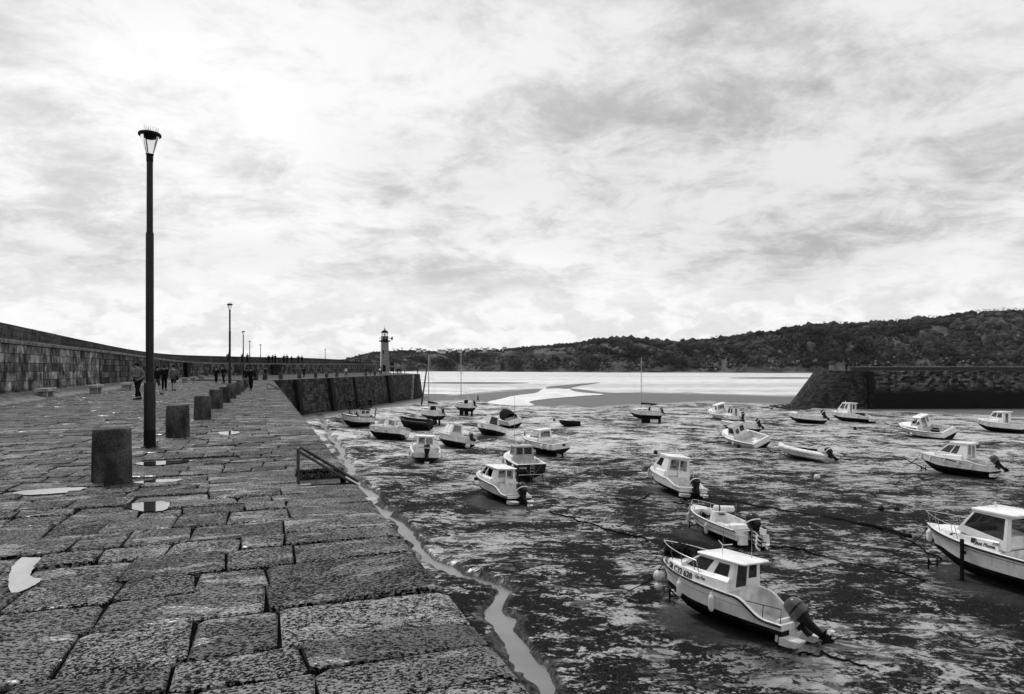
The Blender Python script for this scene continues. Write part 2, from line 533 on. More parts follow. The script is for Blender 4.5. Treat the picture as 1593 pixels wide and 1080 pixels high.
# ------------------------------------------------------------------ where the boats lie: photo pixels of keel at stern and of the forefoot, length, beam, depth (m)
BOATS = {
    'near':     ((1236, 1003), (1062, 943), 4.95, 2.05, 1.18),
    'fisher':   ((1172, 852), (1082, 815), 5.1, 2.1, 0.98),
    'cuddy_r':  ((1086, 774), (1022, 750), 5.3, 2.2, 1.10),
    'edge':     ((1713, 948), (1462, 876), 6.2, 2.4, 1.30),
    'cruiser':  ((1556, 746), (1446, 732), 6.0, 2.4, 1.25),
    'heel_r':   ((1474, 684), (1411, 677), 6.0, 2.3, 1.10),
    'seafarer': ((1360, 657), (1306, 653), 6.2, 2.4, 1.15),
    'edge_far': ((1595, 675), (1537, 670), 6.0, 2.3, 1.25),
    'runabout': ((1284, 660), (1234, 656), 5.3, 2.1, 0.95),
    'rib':      ((1284, 719), (1222, 708), 5.5, 2.2, 0.78),
    'heel_m':   ((1182.5, 699.5), (1139, 692.2), 5.4, 2.3, 1.05),
    'twin_a':   ((1146, 656), (1110, 651), 5.6, 2.2, 1.15),
    'twin_b':   ((1163, 661), (1127, 657), 5.0, 2.1, 1.00),
    'hidden':   ((1182, 672), (1130, 668), 5.2, 2.1, 0.90),
    'pilot_l':  ((818, 793), (748, 769), 5.4, 2.2, 1.10),
    'dark':     ((826, 749), (803, 735), 6.2, 2.4, 1.15),
    'pocket':   ((871, 712), (826, 704), 6.0, 2.4, 1.15),
    'stern_on': ((662, 723), (656, 706), 4.6, 2.3, 0.95),
    'heel_a':   ((727, 699), (686, 692), 5.6, 2.3, 1.10),
    'heel_b':   ((782, 679), (748, 674), 5.4, 2.3, 1.10),
    'canopy':   ((806, 667), (778, 661), 5.0, 2.1, 1.00),
    'heel_c':   ((627, 685), (583, 680), 5.6, 2.3, 1.10),
    'speed':    ((668, 671), (634, 668), 5.0, 2.1, 1.2),
    'lugger':   ((577, 665), (546, 663), 4.6, 2.0, 1.2),
    'sloop':    ((687, 662), (664, 657), 5.6, 2.2, 1.3),
    'catyacht': ((737, 648), (716, 646), 4.6, 2.0, 1.2),
    'yacht':    ((1030, 658), (984, 656), 5.4, 2.1, 1.25),
    'dinghy':   ((899, 664), (875, 664), 3.1, 1.3, 0.55),
}
FIT = {'fisher': (0.932, 0.905, -0.078, -0.182), 'cuddy_r': (1.058, 0.876, -0.439, -0.096), 'cruiser': (0.884, 1.144, -0.071, -0.17), 'heel_r': (1.093, 1.04, 0.32, 0.18), 'seafarer': (1.127, 0.949, -1.229, -1.387), 'runabout': (1.13, 1.135, -0.464, 0.349), 'rib': (1.09, 0.849, -0.034, -0.256), 'heel_m': (1.137, 0.889, 1.025, 2.254), 'twin_a': (1.203, 0.867, 0.431, 3.317), 'twin_b': (0.832, 1.158, 0.504, 3.084), 'hidden': (0.988, 1.229, -0.691, -1.31), 'pilot_l': (0.969, 0.907, -0.322, 1.761), 'dark': (0.953, 0.924, 0.096, -0.818), 'pocket': (0.975, 0.913, 0.257, 0.524), 'stern_on': (1.159, 0.912, -0.167, 1.434), 'heel_a': (0.988, 1.041, -0.069, 0.454), 'heel_b': (0.961, 1.145, -0.342, -0.028), 'heel_c': (0.918, 1.198, 0.346, -0.618), 'speed': (0.964, 1.23, 0.059, 0.428), 'canopy': (1.135, 1.085, -0.312, 1.126), 'lugger': (0.886, 1.3, 0.651, 0.037), 'sloop': (1.222, 0.845, -0.632, 1.18), 'catyacht': (1.086, 1.03, -0.471, 1.978), 'yacht': (0.917, 1.066, -0.132, -0.549), 'dinghy': (0.965, 1.215, 0.533, 1.378)}
PLACE, SCOUR_SHADE = {}, []
for k_, (ps, pb, L_, B_, D_) in BOATS.items():
    a, b = gm(*ps), gm(*pb)
    hd = Vector((b.x - a.x, b.y - a.y, 0)).normalized()
    c_ = Vector((a.x, a.y, 0)) + hd * L_ * 0.5
    c_.z = float(mud_base(c_.x, c_.y))
    PLACE[k_] = (c_, math.atan2(hd.y, hd.x), L_, B_, D_)
    SCOUR_SHADE.append((c_.x, c_.y, L_ * 0.44))

# ------------------------------------------------------------------ mud flat (one sheet to the horizon)
def pixel_of(X, Y, Z):
    return CX + F * X / Y, HY + F * (EYE - Z) / Y
def smooth01(x):
    x = np.clip(x, 0, 1)
    return x * x * (3 - 2 * x)
# sandy zones as strips: upper and lower photo rows for a column
SAND_C = [420, 480, 560, 655, 700, 756, 830, 920, 1000, 1100, 1240, 1320, 1700]
SAND_U = [600, 600, 600, 600, 614, 610, 604, 604, 610, 612, 616, 620, 640]
SAND_L = [668, 656, 641, 629, 625, 626, 632, 635, 631, 627, 630, 640, 652]
FURROW = []
def build_mud():
    ys = [8.2]
    while ys[-1] < 150:
        ys.append(ys[-1] * 1.009)
    while ys[-1] < 2750:
        ys.append(ys[-1] * 1.03)
    ys = np.array(ys)
    us = np.arange(-0.46, 1.36, 0.004)
    Yg, Ug = np.meshgrid(ys, us, indexing='ij')
    Xg = Ug * Yg
    base = mud_base(Xg, Yg)
    px, py = pixel_of(Xg, Yg, base)
    sand = smooth01((py - np.interp(px, SAND_C, SAND_U)) / 2.0) * smooth01((np.interp(px, SAND_C, SAND_L) + 3 * (fbm(Xg * .25, Yg * .1, 3, 5) - .5) * 2 - py) / 2.5)
    beyond = smooth01((np.interp(px, SAND_C, SAND_U) - py) / 2.0)
    near = np.clip(1 - (Yg - 60) / 90, 0.12, 1) * (1 - 0.85 * sand) * (1 - beyond)
    relief = (fbm(Xg * 0.22, Yg * 0.22, 3, 1) - 0.5) * 0.24 + (fbm(Xg * 1.1, Yg * 1.1, 4, 2) - 0.5) * 0.09 + (np.abs(fbm(Xg * 2.7, Yg * 2.7, 3, 9) - .5)) * 0.03
    sd = seg_dist(Xg + (fbm(Xg * .6, Yg * .6, 4, 21) - .5) * 1.5, Yg + (fbm(Xg * .6, Yg * .6, 4, 22) - .5) * 1.5, SP)
    cut = smooth01((1.5 - sd) / 0.95)
    Zg = base + relief * near * (1 - 0.9 * cut) - 0.26 * cut * (Yg < 140) * (0.62 + 0.76 * fbm(Xg * 1.3, Yg * 1.3, 3, 33))
    # boats have ploughed the bed around them; mask paints hull shadow and reflection
    hull_shade = np.zeros_like(Xg)
    for bx, by, r in SCOUR_SHADE:
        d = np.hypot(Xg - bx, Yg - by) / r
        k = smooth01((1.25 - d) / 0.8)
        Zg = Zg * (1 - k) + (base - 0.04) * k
        hull_shade = np.maximum(hull_shade, smooth01((1.15 - d + (fbm(Xg * .8, Yg * .8, 3, 77) - .5) * .5) / .5))
    furrow = np.zeros_like(Xg)
    for fx_, fy_, rx, ry in FURROW:
        d = np.hypot((Xg - fx_) / rx, (Yg - fy_) / ry) + (fbm(Xg * .6, Yg * .6, 3, 61) - .5) * .6
        furrow = np.maximum(furrow, smooth01((1.1 - d) / .9))
    nr, nc = Xg.shape
    V = np.stack([Xg, Yg, Zg], -1).reshape(-1, 3)
    idx = np.arange(nr * nc).reshape(nr, nc)
    Fc = np.stack([idx[:-1, :-1], idx[:-1, 1:], idx[1:, 1:], idx[1:, :-1]], -1).reshape(-1, 4)
    me = bpy.data.meshes.new('harbour_mud')
    me.vertices.add(len(V))
    me.vertices.foreach_set('co', V.astype(np.float32).ravel())
    me.loops.add(Fc.size)
    me.loops.foreach_set('vertex_index', Fc.astype(np.int32).ravel())
    me.polygons.add(len(Fc))
    me.polygons.foreach_set('loop_start', np.arange(0, Fc.size, 4, dtype=np.int32))
    me.polygons.foreach_set('loop_total', np.full(len(Fc), 4, dtype=np.int32))
    me.polygons.foreach_set('use_smooth', np.ones(len(Fc), dtype=bool))
    me.update(calc_edges=True)
    for nm, arr in (('outer', smooth01((Yg - 32) / 45)), ('furrow', furrow), ('hull_shade', hull_shade), ('sand', sand), ('flats', beyond), ('bed', smooth01((1.2 - sd) / 0.4)), ('bank', smooth01((1.9 - sd + (fbm(Xg * 1.5, Yg * 1.5, 3, 91) - .5) * 1.2) / 0.6))):
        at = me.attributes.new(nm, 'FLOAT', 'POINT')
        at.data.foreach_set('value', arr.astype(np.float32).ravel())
    me.materials.append(mud_material())
    o = bpy.data.objects.new('harbour_mud', me)
    link(o)
    tag(o, 'wet harbour mud with dark weed patches at low tide', kind='structure')
    return o

def mud_material():
    m = bpy.data.materials.new('wet_harbour_mud')
    m.use_nodes = True
    t = m.node_tree
    p = t.nodes['Principled BSDF']
    q = N(t)
    pos = q.new('ShaderNodeNewGeometry').outputs['Position']
    at = lambda nm: q.new('ShaderNodeAttribute', attribute_name=nm).outputs['Fac']
    sand, flats, bed, hull_shade = at('sand'), at('flats'), at('bed'), at('hull_shade')
    flow = q.vmul(pos, (0.62, 1.2, 1.0))
    a = q.noise(pos, 0.21, 4, 0.55, 1.0)
    b = q.noise(flow, 1.5, 9, 0.72, 1.1)
    c = q.noise(pos, 7.0, 5, 0.65)
    fine = q.noise(pos, 24.0, 4, 0.65)
    weedv = q.math('ADD', q.math('MULTIPLY', a, 0.34), q.math('ADD', q.math('MULTIPLY', b, 0.43), q.math('MULTIPLY', c, 0.23)))
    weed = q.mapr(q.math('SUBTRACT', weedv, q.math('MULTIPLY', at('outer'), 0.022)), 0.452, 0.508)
    weed = q.math('MULTIPLY', weed, q.math('SUBTRACT', 1.0, q.math('MAXIMUM', q.math('MULTIPLY', sand, 0.97), q.math('MAXIMUM', q.math('MULTIPLY', at('furrow'), .45), q.math('MAXIMUM', bed, flats)))))
    # colours: silt, weed, sand
    outer = at('outer')          # the outer harbour drains last: wetter, less weed; paler film paints sky reflection
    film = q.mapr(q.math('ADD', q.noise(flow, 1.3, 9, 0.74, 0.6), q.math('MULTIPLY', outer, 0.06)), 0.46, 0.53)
    silt = q.mixf(q.mapr(c, 0.35, 0.65), 0.012, 0.075)
    weedc = q.mixf(q.mapr(fine, 0.45, 0.70), 0.002, 0.045)
    sandc = q.mixf(q.mapr(q.noise(q.vmul(pos, (0.4, 1, 1)), 1.2, 6, 0.7), 0.3, 0.7), 0.075, 0.105)
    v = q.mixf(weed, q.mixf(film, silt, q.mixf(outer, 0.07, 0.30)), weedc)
    v = q.mixf(sand, v, sandc)
    v = q.mixf(flats, v, 0.20)
    v = q.mixf(q.math('MULTIPLY', hull_shade, 0.85), v, q.mixf(q.mapr(b, .4, .6), 0.02, 0.05))  # hull shadow and dark hull reflection painted into the mud colour
    v = q.mixf(q.math('MULTIPLY', at('bank'), 0.7), v, q.mixf(q.mapr(c, .4, .62), 0.012, 0.10))
    t.links.new(q.rgb(v), p.inputs['Base Color'])
    rough = q.mixf(weed, q.mixf(film, 0.6, q.mixf(outer, 0.27, 0.42)), 0.95)
    rough = q.mixf(sand, rough, 0.62)
    rough = q.mixf(hull_shade, rough, 0.45)
    rough = q.mixf(at('bank'), rough, 0.75)
    t.links.new(rough, p.inputs['Roughness'])
    t.links.new(q.mixf(weed, q.mixf(sand, q.mixf(film, .07, q.mixf(q.math('MAXIMUM', hull_shade, at('bank')), 1.0, .05)), 0.06), 0.012), p.inputs['Specular IOR Level'])
    p.inputs['IOR'].default_value = 3.0
    # furrows dragged by keels and chains
    fu = q.new('ShaderNodeTexWave', wave_type='BANDS', inp={'Vector': q.new('ShaderNodeVectorRotate', rotation_type='Z_AXIS', inp={0: pos, 3: R(-8)}).outputs[0], 'Scale': 1.25, 'Distortion': 5.0, 'Detail': 4.0, 'Detail Scale': 0.3}).outputs[1]
    fu = q.math('POWER', fu, 2.5)
    fm = q.math('MULTIPLY', at('furrow'), 1.6)
    h = q.math('ADD', q.math('MULTIPLY', c, 0.6), q.math('MULTIPLY', fine, 0.4))
    h = q.math('ADD', h, q.math('MULTIPLY', fu, fm))
    st = q.math('MAXIMUM', q.mixf(weed, q.mixf(film, 0.35, 0.06), 1.0), q.math('MULTIPLY', at('bank'), 0.9))
    st = q.math('MAXIMUM', q.math('MULTIPLY', st, q.mixf(sand, 1.0, 0.1)), q.math('MULTIPLY', at('furrow'), 0.6))
    bp = q.new('ShaderNodeBump', inp={'Height': h, 'Strength': st, 'Distance': 0.06})
    t.links.new(bp.outputs[0], p.inputs['Normal'])
    return m

# ------------------------------------------------------------------ water sheets
def water_material(name, ripple, rs, rough, base, dots=0.0, ior=1.7):
    m = bpy.data.materials.new(name)
    m.use_nodes = True
    t = m.node_tree
    p = t.nodes['Principled BSDF']
    q = N(t)
    pos = q.new('ShaderNodeNewGeometry').outputs['Position']
    v = q.mixf(q.mapr(q.noise(pos, rs * 0.1, 4), 0.35, 0.65), base * 0.8, base * 1.2)
    if dots:
        v = q.math('MULTIPLY', v, q.mapr(q.noise(q.vmul(pos, (0.12, 1.0, 1.0)), 0.018, 5, 0.6, 0.3), 0.38, 0.62, 0.72, 1.15))
    r = rough
    if dots:
        d = q.mapr(q.noise(q.vmul(pos, (0.6, 0.35, 1)), dots, 6, 0.72), 0.58, 0.66)
        v = q.mixf(d, v, base * 0.4)
        r = q.mixf(d, rough, 0.8)
        t.links.new(r, p.inputs['Roughness'])
    else:
        p.inputs['Roughness'].default_value = rough
    t.links.new(q.rgb(v), p.inputs['Base Color'])
    p.inputs['IOR'].default_value = ior
    p.inputs['Specular IOR Level'].default_value = 1.0
    if ripple:
        b = q.new('ShaderNodeBump', inp={'Height': q.noise(q.vmul(pos, (0.7, 1, 1)), rs, 4, 0.6), 'Strength': 1.0, 'Distance': ripple})
        t.links.new(b.outputs[0], p.inputs['Normal'])
    return m
M['bay'] = water_material('wet_flats_water', 0.0, 1.2, 0.42, 0.56, dots=0.16)
M['channel'] = water_material('channel_water', 0.01, 2.0, 0.34, 0.66)
M['stream'] = water_material('silty_stream', 0.003, 5.0, 0.26, 0.15, dots=2.2, ior=1.7)
M['puddle'] = water_material('puddle_water', 0.0, 5.0, 0.02, 0.03, ior=3.6)

def sheet(name, pix, z, mt, label, sub=1):
    pts = [gp(a, b, z) for a, b in pix]
    o = MB().poly(pts).build(name, mt)
    return tag(o, label, kind='structure')
WZ = MUD + 0.06
def chaikin(pts, n=2):
    for _ in range(n):
        out = []
        for (a, b), (c, d) in zip(pts, pts[1:] + pts[:1]):
            out += [(a * .75 + c * .25, b * .75 + d * .25), (a * .25 + c * .75, b * .25 + d * .75)]
        pts = out
    return pts
def wobble(pts, amp, step, seed):
    """adds small bends to a pixel outline"""
    r = random.Random(seed)
    out = []
    for (a, b), (c, d) in zip(pts, pts[1:] + pts[:1]):
        n = max(1, int(math.hypot(c - a, d - b) / step))
        for i in range(n):
            k = i / n
            out.append((a + (c - a) * k + (r.uniform(-amp, amp) * 4 if i else 0), b + (d - b) * k + (r.uniform(-amp, amp) if i else 0)))
    return out
bayo = [(560, 578.0), (700, 577.9), (840, 578.6), (1000, 579.0), (1150, 579.2), (1300, 579.0), (1520, 579.5), (1700, 580), (1900, 582), (1900, 612), (1500, 612), (1300, 614), (1239, 616.6), (1113, 612.3), (1006, 610.6), (943, 611.5),
        (905, 606), (880, 603.5), (846, 604.2), (835, 604.6), (794, 606), (745, 611), (700, 614.6), (640, 620), (560, 622)]
sheet('bay_water', wobble(chaikin(bayo, 1), 0.25, 9, 3), WZ, M['bay'], 'thin bright water over the tidal flats of the bay')
chan = [(752, 626), (783, 620), (798, 615.5), (828, 612.7), (838, 610.0), (842, 606), (850, 603.2), (872, 602.6), (886, 604), (888, 607.5), (905, 611), (950, 613.6), (900, 616.5), (851, 620.5), (818, 625), (836, 631), (813, 631.8), (775, 629.7)]
sheet('tidal_channel', wobble(wobble(chaikin(chan, 2), 0.25, 6, 4), .1, 2.5, 14), WZ + 0.05, M['channel'], 'bright winding channel of water across the sand')
M['sandbar'] = material('wet_sandbar', 0.05, 0.11, 0.12, 0.6, coords='Position', detail=7)
spit = [(847, 605), (851, 601.5), (868, 600), (890, 598), (915, 596.3), (937, 594.6), (925, 597), (905, 599.5), (893, 602), (882, 605.5), (868, 604)]
sheet('sandbar', wobble(chaikin(spit, 2), 0.10, 4, 9), WZ + 0.09, M['sandbar'], 'dark sandbar tongue splitting the tidal channel')
bar2 = [(1120, 588), (1180, 587), (1260, 587), (1330, 588.4), (1260, 589.2), (1170, 589)]
sheet('sandbar', wobble(chaikin(bar2, 2), 0.08, 6, 10), WZ + 0.09, M['sandbar'], 'thin dark sandbar far out on the flats')
bar3 = [(640, 595.5), (700, 594), (780, 594.5), (838, 596), (770, 597.2), (690, 597)]
sheet('sandbar', wobble(chaikin(bar3, 2), 0.08, 6, 12), WZ + 0.09, M['sandbar'], 'low dark sandbar on the flats off the pier end')
# stream along the quay foot
def ribbon(pts, zoff, wk=1.0):
    mb = MB()
    P = []
    dense = []
    for (a, b) in zip(pts[:-1], pts[1:]):
        for i in range(6):
            k = i / 6
            dense.append(tuple(a[j] + (b[j] - a[j]) * k for j in range(3)))
    dense.append(pts[-1])
    for i, (x, y, ww) in enumerate(dense):
        a, b = dense[max(i - 1, 0)], dense[min(i + 1, len(dense) - 1)]
        d = Vector((b[0] - a[0], b[1] - a[1], 0)).normalized()
        n = Vector((-d.y, d.x, 0))
        z = float(mud_base(x, y)) + zoff
        P.append([Vector((x, y, z)) + n * ww * wk * k for k in (-1, -0.33, 0.33, 1)])
    mb.loft(P, cap=False)
    return mb
tag(ribbon(SP, -0.185, 2.4).build('stream', M['stream']), 'shallow silty stream running along the quay foot', kind='structure')
sb = MB().poly([(-3400, -60, -7.6), (3800, -60, -7.6), (3800, 2950, -7.6), (-3400, 2950, -7.6)]).build('sea_bed', M['joint'])
tag(sb, 'sea bed under the flats', kind='structure')

# ------------------------------------------------------------------ pier pavement
SEA = [(-2.5, -22.0, 3.0, 4.2), (-8.0, -8.0, 3.0, 4.2), (-12.0, 3.0, 3.0, 4.2), (-17.5, 17.5, 2.95, 4.2), (-22.0, 29.4, 2.93, 4.15), (-27.0, 42.2, 2.93, 3.95), (-31.7, 55.0, 2.9, 3.72), (-36.0, 67.0, 2.75, 3.5), (-40.0, 79.0, 2.6, 3.42),
       (-43.6, 90.0, 2.45, 3.42), (-45.7, 99.0, 2.4, 3.48), (-46.2, 108.0, 2.4, 3.55), (-45.0, 118.0, 2.4, 3.6), (-44.0, 130.0, 2.45, 3.7), (-43.4, 150.0, 2.55, 3.85), (-42.6, 175.0, 2.7, 3.8), (-41.4, 205.0, 2.85, 3.75)]
SEA = [(x - float(np.interp(y, [0, 80, 110, 130], [1.35, 1.35, .4, 0.0])), y, a, b) for x, y, a, b in SEA]
NOTCH = []           # (s0, s1, depth) of the harbour stairs
s9 = (gp(475, 750) - E0).dot(DV)
NOTCH.append((s9 - 0.05, s9 + 1.15, 0.72))
NOTCH.append((47.5, 49.6, 0.9))
outline = [edge(-8)]
for s0, s1, d in NOTCH:
    outline += [edge(s0), edge(s0, d), edge(s1, d), edge(s1)]
outline += [BEND, PEND, PEND + Vector((-4, 9, 0)), Vector((-33, 203, 0)), Vector((-41.4, 205, 0))]
outline += [Vector((x, y, 0)) for x, y, a, b in reversed(SEA[:-1])]
outline += [Vector((9, -22, 0))]
pave = MB().poly([Vector((p.x, p.y, -0.035)) for p in outline]).build('pavement', M['joint'])
tag(pave, 'wet granite slab pavement on top of the pier', kind='structure')

def sea_x(y):
    return float(np.interp(y, [a[1] for a in SEA], [a[0] for a in SEA]))
PUD = [[(186, 786), (215, 781), (265, 777.5), (262, 793), (228, 795.5), (212, 793)],
       [(20, 866), (76, 866), (50, 884), (46, 897), (70, 899), (40, 916), (10, 926)],
       [(20, 764), (70, 759.5), (142, 756), (118, 764), (60, 769), (20, 770)],
       [(208, 719), (250, 716.5), (306, 714.5), (285, 719.5), (240, 723.5), (215, 723)],
       [(206, 749), (240, 745.5), (290, 744), (270, 749), (235, 751), (212, 751.5)],
       [(14, 1030), (60, 1022), (105, 1022), (70, 1037), (20, 1046)],
       [(336, 671), (370, 669), (374, 674), (345, 677)], [(560, 775), (584, 772), (586, 776), (566, 779)],
       [(296, 653), (306, 650), (306, 653.5), (298, 655)], [(488, 812), (520, 806), (522, 811), (498, 815)], [(130, 838), (160, 833), (150, 840), (134, 842)]]
PUDW = [[gp(a, b) for a, b in wobble(wobble(chaikin(p, 1), .35, 6.0, 40 + i), .18, 2.0, 80 + i)] for i, p in enumerate(PUD)]
def inside(x, y, poly):
    c = False
    n = len(poly)
    for i in range(n):
        a, b = poly[i], poly[(i + 1) % n]
        if (a.y > y) != (b.y > y) and x < (b.x - a.x) * (y - a.y) / (b.y - a.y) + a.x:
            c = not c
    return c
stones = []
rs = random.Random(5)
s = -1.2
while s < 86:
    dep = rs.choice((rs.uniform(0.32, 0.44), rs.uniform(0.42, 0.6), rs.uniform(0.48, 0.64)))
    t0 = 0.0
    first = True
    for a, b, d in NOTCH:
        if s + dep * 0.9 > a and s + dep * 0.1 < b:
            t0 = d
    skew = rs.uniform(-0.03, 0.03)
    lim = 24.0
    while t0 < lim:
        wd = rs.uniform(0.8, 1.3) if first else rs.choice((rs.uniform(0.34, 0.55), rs.uniform(0.45, 0.75), rs.uniform(0.6, 1.0)))
        first = False
        q = edge(s + dep / 2, t0 + wd / 2)
        if q.x < sea_x(q.y) + 0.4:
            break
        if q.y > 1.0:
            stones.append((s, s + dep, t0, t0 + wd, skew))
        t0 += wd
    s += dep
def stone_geo(st):
    """chamfered slab with rounded corners, slightly tilted; returns centre, vertices, faces"""
    s0, s1, t0, t1, sk = st
    c = edge((s0 + s1) / 2, (t0 + t1) / 2)
    j = lambda k: rs.uniform(-k, k)
    gp_ = 0.010
    a0, a1, b0, b1 = s0 + gp_, s1 - gp_, t0 + gp_, t1 - gp_
    coping = t0 < 0.01
    r1, r2, r3, r4 = [rs.uniform(.012, .055) for _ in range(4)]
    sk1, sk2 = j(.022), j(.022)
    cor = [(a0 + j(.01), b0 + r1 + sk1), (a0 + j(.007), lerp2(b0, b1, rs.uniform(.35, .65))), (a0 + j(.01), b1 - r2 + sk2), (a0 + r2 * .8, b1 + sk2), (a1 - r3 * .8, b1 - sk2), (a1 + j(.01), b1 - r3 - sk2), (a1 + j(.007), lerp2(b0, b1, rs.uniform(.35, .65))), (a1 + j(.01), b0 + r4 - sk1), (a1 - r4 * .8, b0 - sk1), (a0 + r1 * .8, b0 + sk1)]
    if coping:
        cor = [(a, -0.02 + j(.012)) if k in (8, 9) else (a, b) for k, (a, b) in enumerate(cor)]
    base = j(.010)
    tx, ty, jz = j(.012), j(.010), .003
    if any(inside(edge(lerp2(s0, s1, u), lerp2(t0, t1, v)).x, edge(lerp2(s0, s1, u), lerp2(t0, t1, v)).y, p) for p in PUDW for u in (.2, .5, .8) for v in (.15, .5, .85)):
        base, tx, ty, jz = -0.021, 0, 0, .002
    vs, inset = [], rs.uniform(0.010, 0.022)
    cs, ct = (s0 + s1) / 2, (t0 + t1) / 2
    hz = [base + (a - cs) * tx * 1.5 + (b - ct) * ty * 1.5 + j(jz) for a, b in cor]
    n = len(cor)
    for lvl in range(3):
        for (a, b), h in zip(cor, hz):
            edgy = coping and b < 0.05
            if lvl == 2:
                d = math.hypot(a - cs, b - ct)
                a += (cs - a) / d * inset * 1.2
                b += 0.08 if edgy else (ct - b) / d * inset * 1.2
            p = edge(a, b)
            z = h if lvl == 2 else (h - rs.uniform(.006, .013) - (0.02 if edgy else 0)) if lvl == 1 else -0.16
            vs.append(Vector((p.x - c.x, p.y - c.y, z)))
    fs = [tuple(range(2 * n, 3 * n))]
    for k in range(n):
        k2 = (k + 1) % n
        fs += [(k, k2, n + k2, n + k), (n + k, n + k2, 2 * n + k2, 2 * n + k)]
    return c, vs, fs
def lerp2(a, b, k):
    return a + (b - a) * k
def area_px(st):
    cs = [edge(st[0], st[2]), edge(st[0], st[3]), edge(st[1], st[3]), edge(st[1], st[2])]
    if min(p.y for p in cs) < 1.5:
        return 0
    pp = [(CX + F * p.x / p.y, HY + F * EYE / p.y) for p in cs]
    if max(a for a, b in pp) < 0 or min(b for a, b in pp) > 1085:
        return 0
    return 0.5 * abs(sum(pp[i][0] * pp[(i + 1) % 4][1] - pp[(i + 1) % 4][0] * pp[i][1] for i in range(4)))
stones.sort(key=area_px, reverse=True)
for st in stones[:300]:
    c, vs, fs = stone_geo(st)
    me = bpy.data.meshes.new('paving_stone')
    me.from_pydata(vs, [], fs)
    me.materials.append(M['paving'])
    o = bpy.data.objects.new('paving_stone', me)
    o.location = c
    link(o, pave)
rest = MB()
for st in stones[300:]:
    c, vs, fs = stone_geo(st)
    rest.add([v + c for v in vs], fs)
tag(rest.build('paving_stones', M['paving'], pave, fix=False), kind='stuff')
# beyond the bend the slabs are too small to tell apart
far_pave = MB().poly([Vector((p.x, p.y, 0.004)) for p in [edge(86.5, -0.05), PEND, PEND + Vector((-4, 9, 0)), Vector((-33, 203, 0)), Vector((-41.4, 205, 0))] + [Vector((x, y, 0)) for x, y, a, b in reversed(SEA[9:-1])]])
fp = far_pave.build('far_pavement', M['paving'], pave)
for p in PUDW:
    o = MB().poly([Vector((v.x, v.y, -0.006)) for v in p]).build('puddle', M['puddle'])
    tag(o, 'rain puddle lying on the pier slabs', kind='structure')

# ------------------------------------------------------------------ quay wall (inner face of the pier)
def sweep(mb, path, rows, flip=False):
    """path: list of (Vector, outward normal); rows: list of (offset, z); UV in metres"""
    acc = 0.0
    for (p, n), (p2, n2) in zip(path[:-1], path[1:]):
        L = (p2 - p).length
        v = 0.0
        for (o0, z0), (o1, z1) in zip(rows[:-1], rows[1:]):
            h = math.hypot(o1 - o0, z1 - z0)
            A, B = p + n * o0, p2 + n2 * o0
            Cc, Dd = p2 + n2 * o1, p + n * o1
            A.z = B.z = z0
            Cc.z = Dd.z = z1
            mb.quad(A, B, Cc, Dd, [(acc, v), (acc + L, v), (acc + L, v + h), (acc, v + h)])
            v += h
        acc += L
    return mb
qw = empty('quay_wall', BEND, 0, 'tall dark battered stone quay wall below the pier edge', 'wall')
def world_child(mb, name, mt, parent, **kw):
    """vertices given in world space, child of an Empty that may sit elsewhere"""
    o = mb.build(name, mt, parent, **kw)
    o.matrix_parent_inverse = parent.matrix_basis.inverted()
    return o
rows = [(-0.02, -0.03), (0.02, -0.12), (0.05, -0.5), (1.05, -7.6)]
mb = MB()
brk = [-8.0] + [x for a, b, d in NOTCH for x in (a, b)] + [SB - 0.2]
for i in range(0, len(brk), 2):
    sweep(mb, [(edge(brk[i]), -NV), (edge(brk[i + 1]), -NV)], rows)
nb = (-NV + N2).normalized() * 1.03
sweep(mb, [(edge(SB - 0.2), -NV), (BEND.copy(), nb), (BEND + D2 * 0.2, N2)], rows)
world_child(mb, 'near_face', M['quay'], qw, fix=False)
mb = MB()
endn = Vector((0.7, 0.71, 0))
nseg = 12
path = [(BEND + D2 * 0.2 + D2 * ((PEND - BEND).length - 0.4) * i / nseg, N2) for i in range(nseg + 1)]
path += [(PEND.copy(), (N2 * 1 + endn).normalized()), (PEND + Vector((-4, 9, 0)), Vector((0.3, 0.95, 0))), (Vector((-33, 203, 0)), Vector((0.2, 0.98, 0))), (Vector((-43, 206, 0)), Vector((0, 1, 0)))]
sweep(mb, path, rows)
world_child(mb, 'far_face', M['quay'], qw, fix=False)
# timber fenders and ladders standing proud of the wall
def wall_post(px, wdt, proud, lean=0.0, name='fender_post', mt='wood_dark'):
    # a post on the far face whose top shows at photo column px
    best = min((abs(CX + F * (BEND + D2 * k).x / (BEND + D2 * k).y - px), k) for k in np.arange(0.5, 95, 0.1))[1]
    a = BEND + D2 * best
    b = BEND + D2 * (best + lean) + N2 * 1.0
    mb = MB()
    t = D2 * wdt / 2
    secs = []
    for c, z in ((b, -7.2), (a, 0.02)):
        secs.append([Vector((p.x, p.y, z)) for p in (c - t - N2 * 0.1, c + t - N2 * 0.1, c + t + N2 * proud, c - t + N2 * proud)])
    mb.loft(secs, closed=True)
    return world_child(mb, name, M[mt], qw)
wall_post(511, 1.5, 0.55)
wall_post(549, 0.7, 0.35)
wall_post(601, 2.2, 0.6)
wall_post(645, 3.2, 0.5, lean=-6.5)
wall_post(641.0, 0.18, 0.62, lean=-6.5, name='stair_edge', mt='concrete')
wall_post(458, 1.2, 0.5)

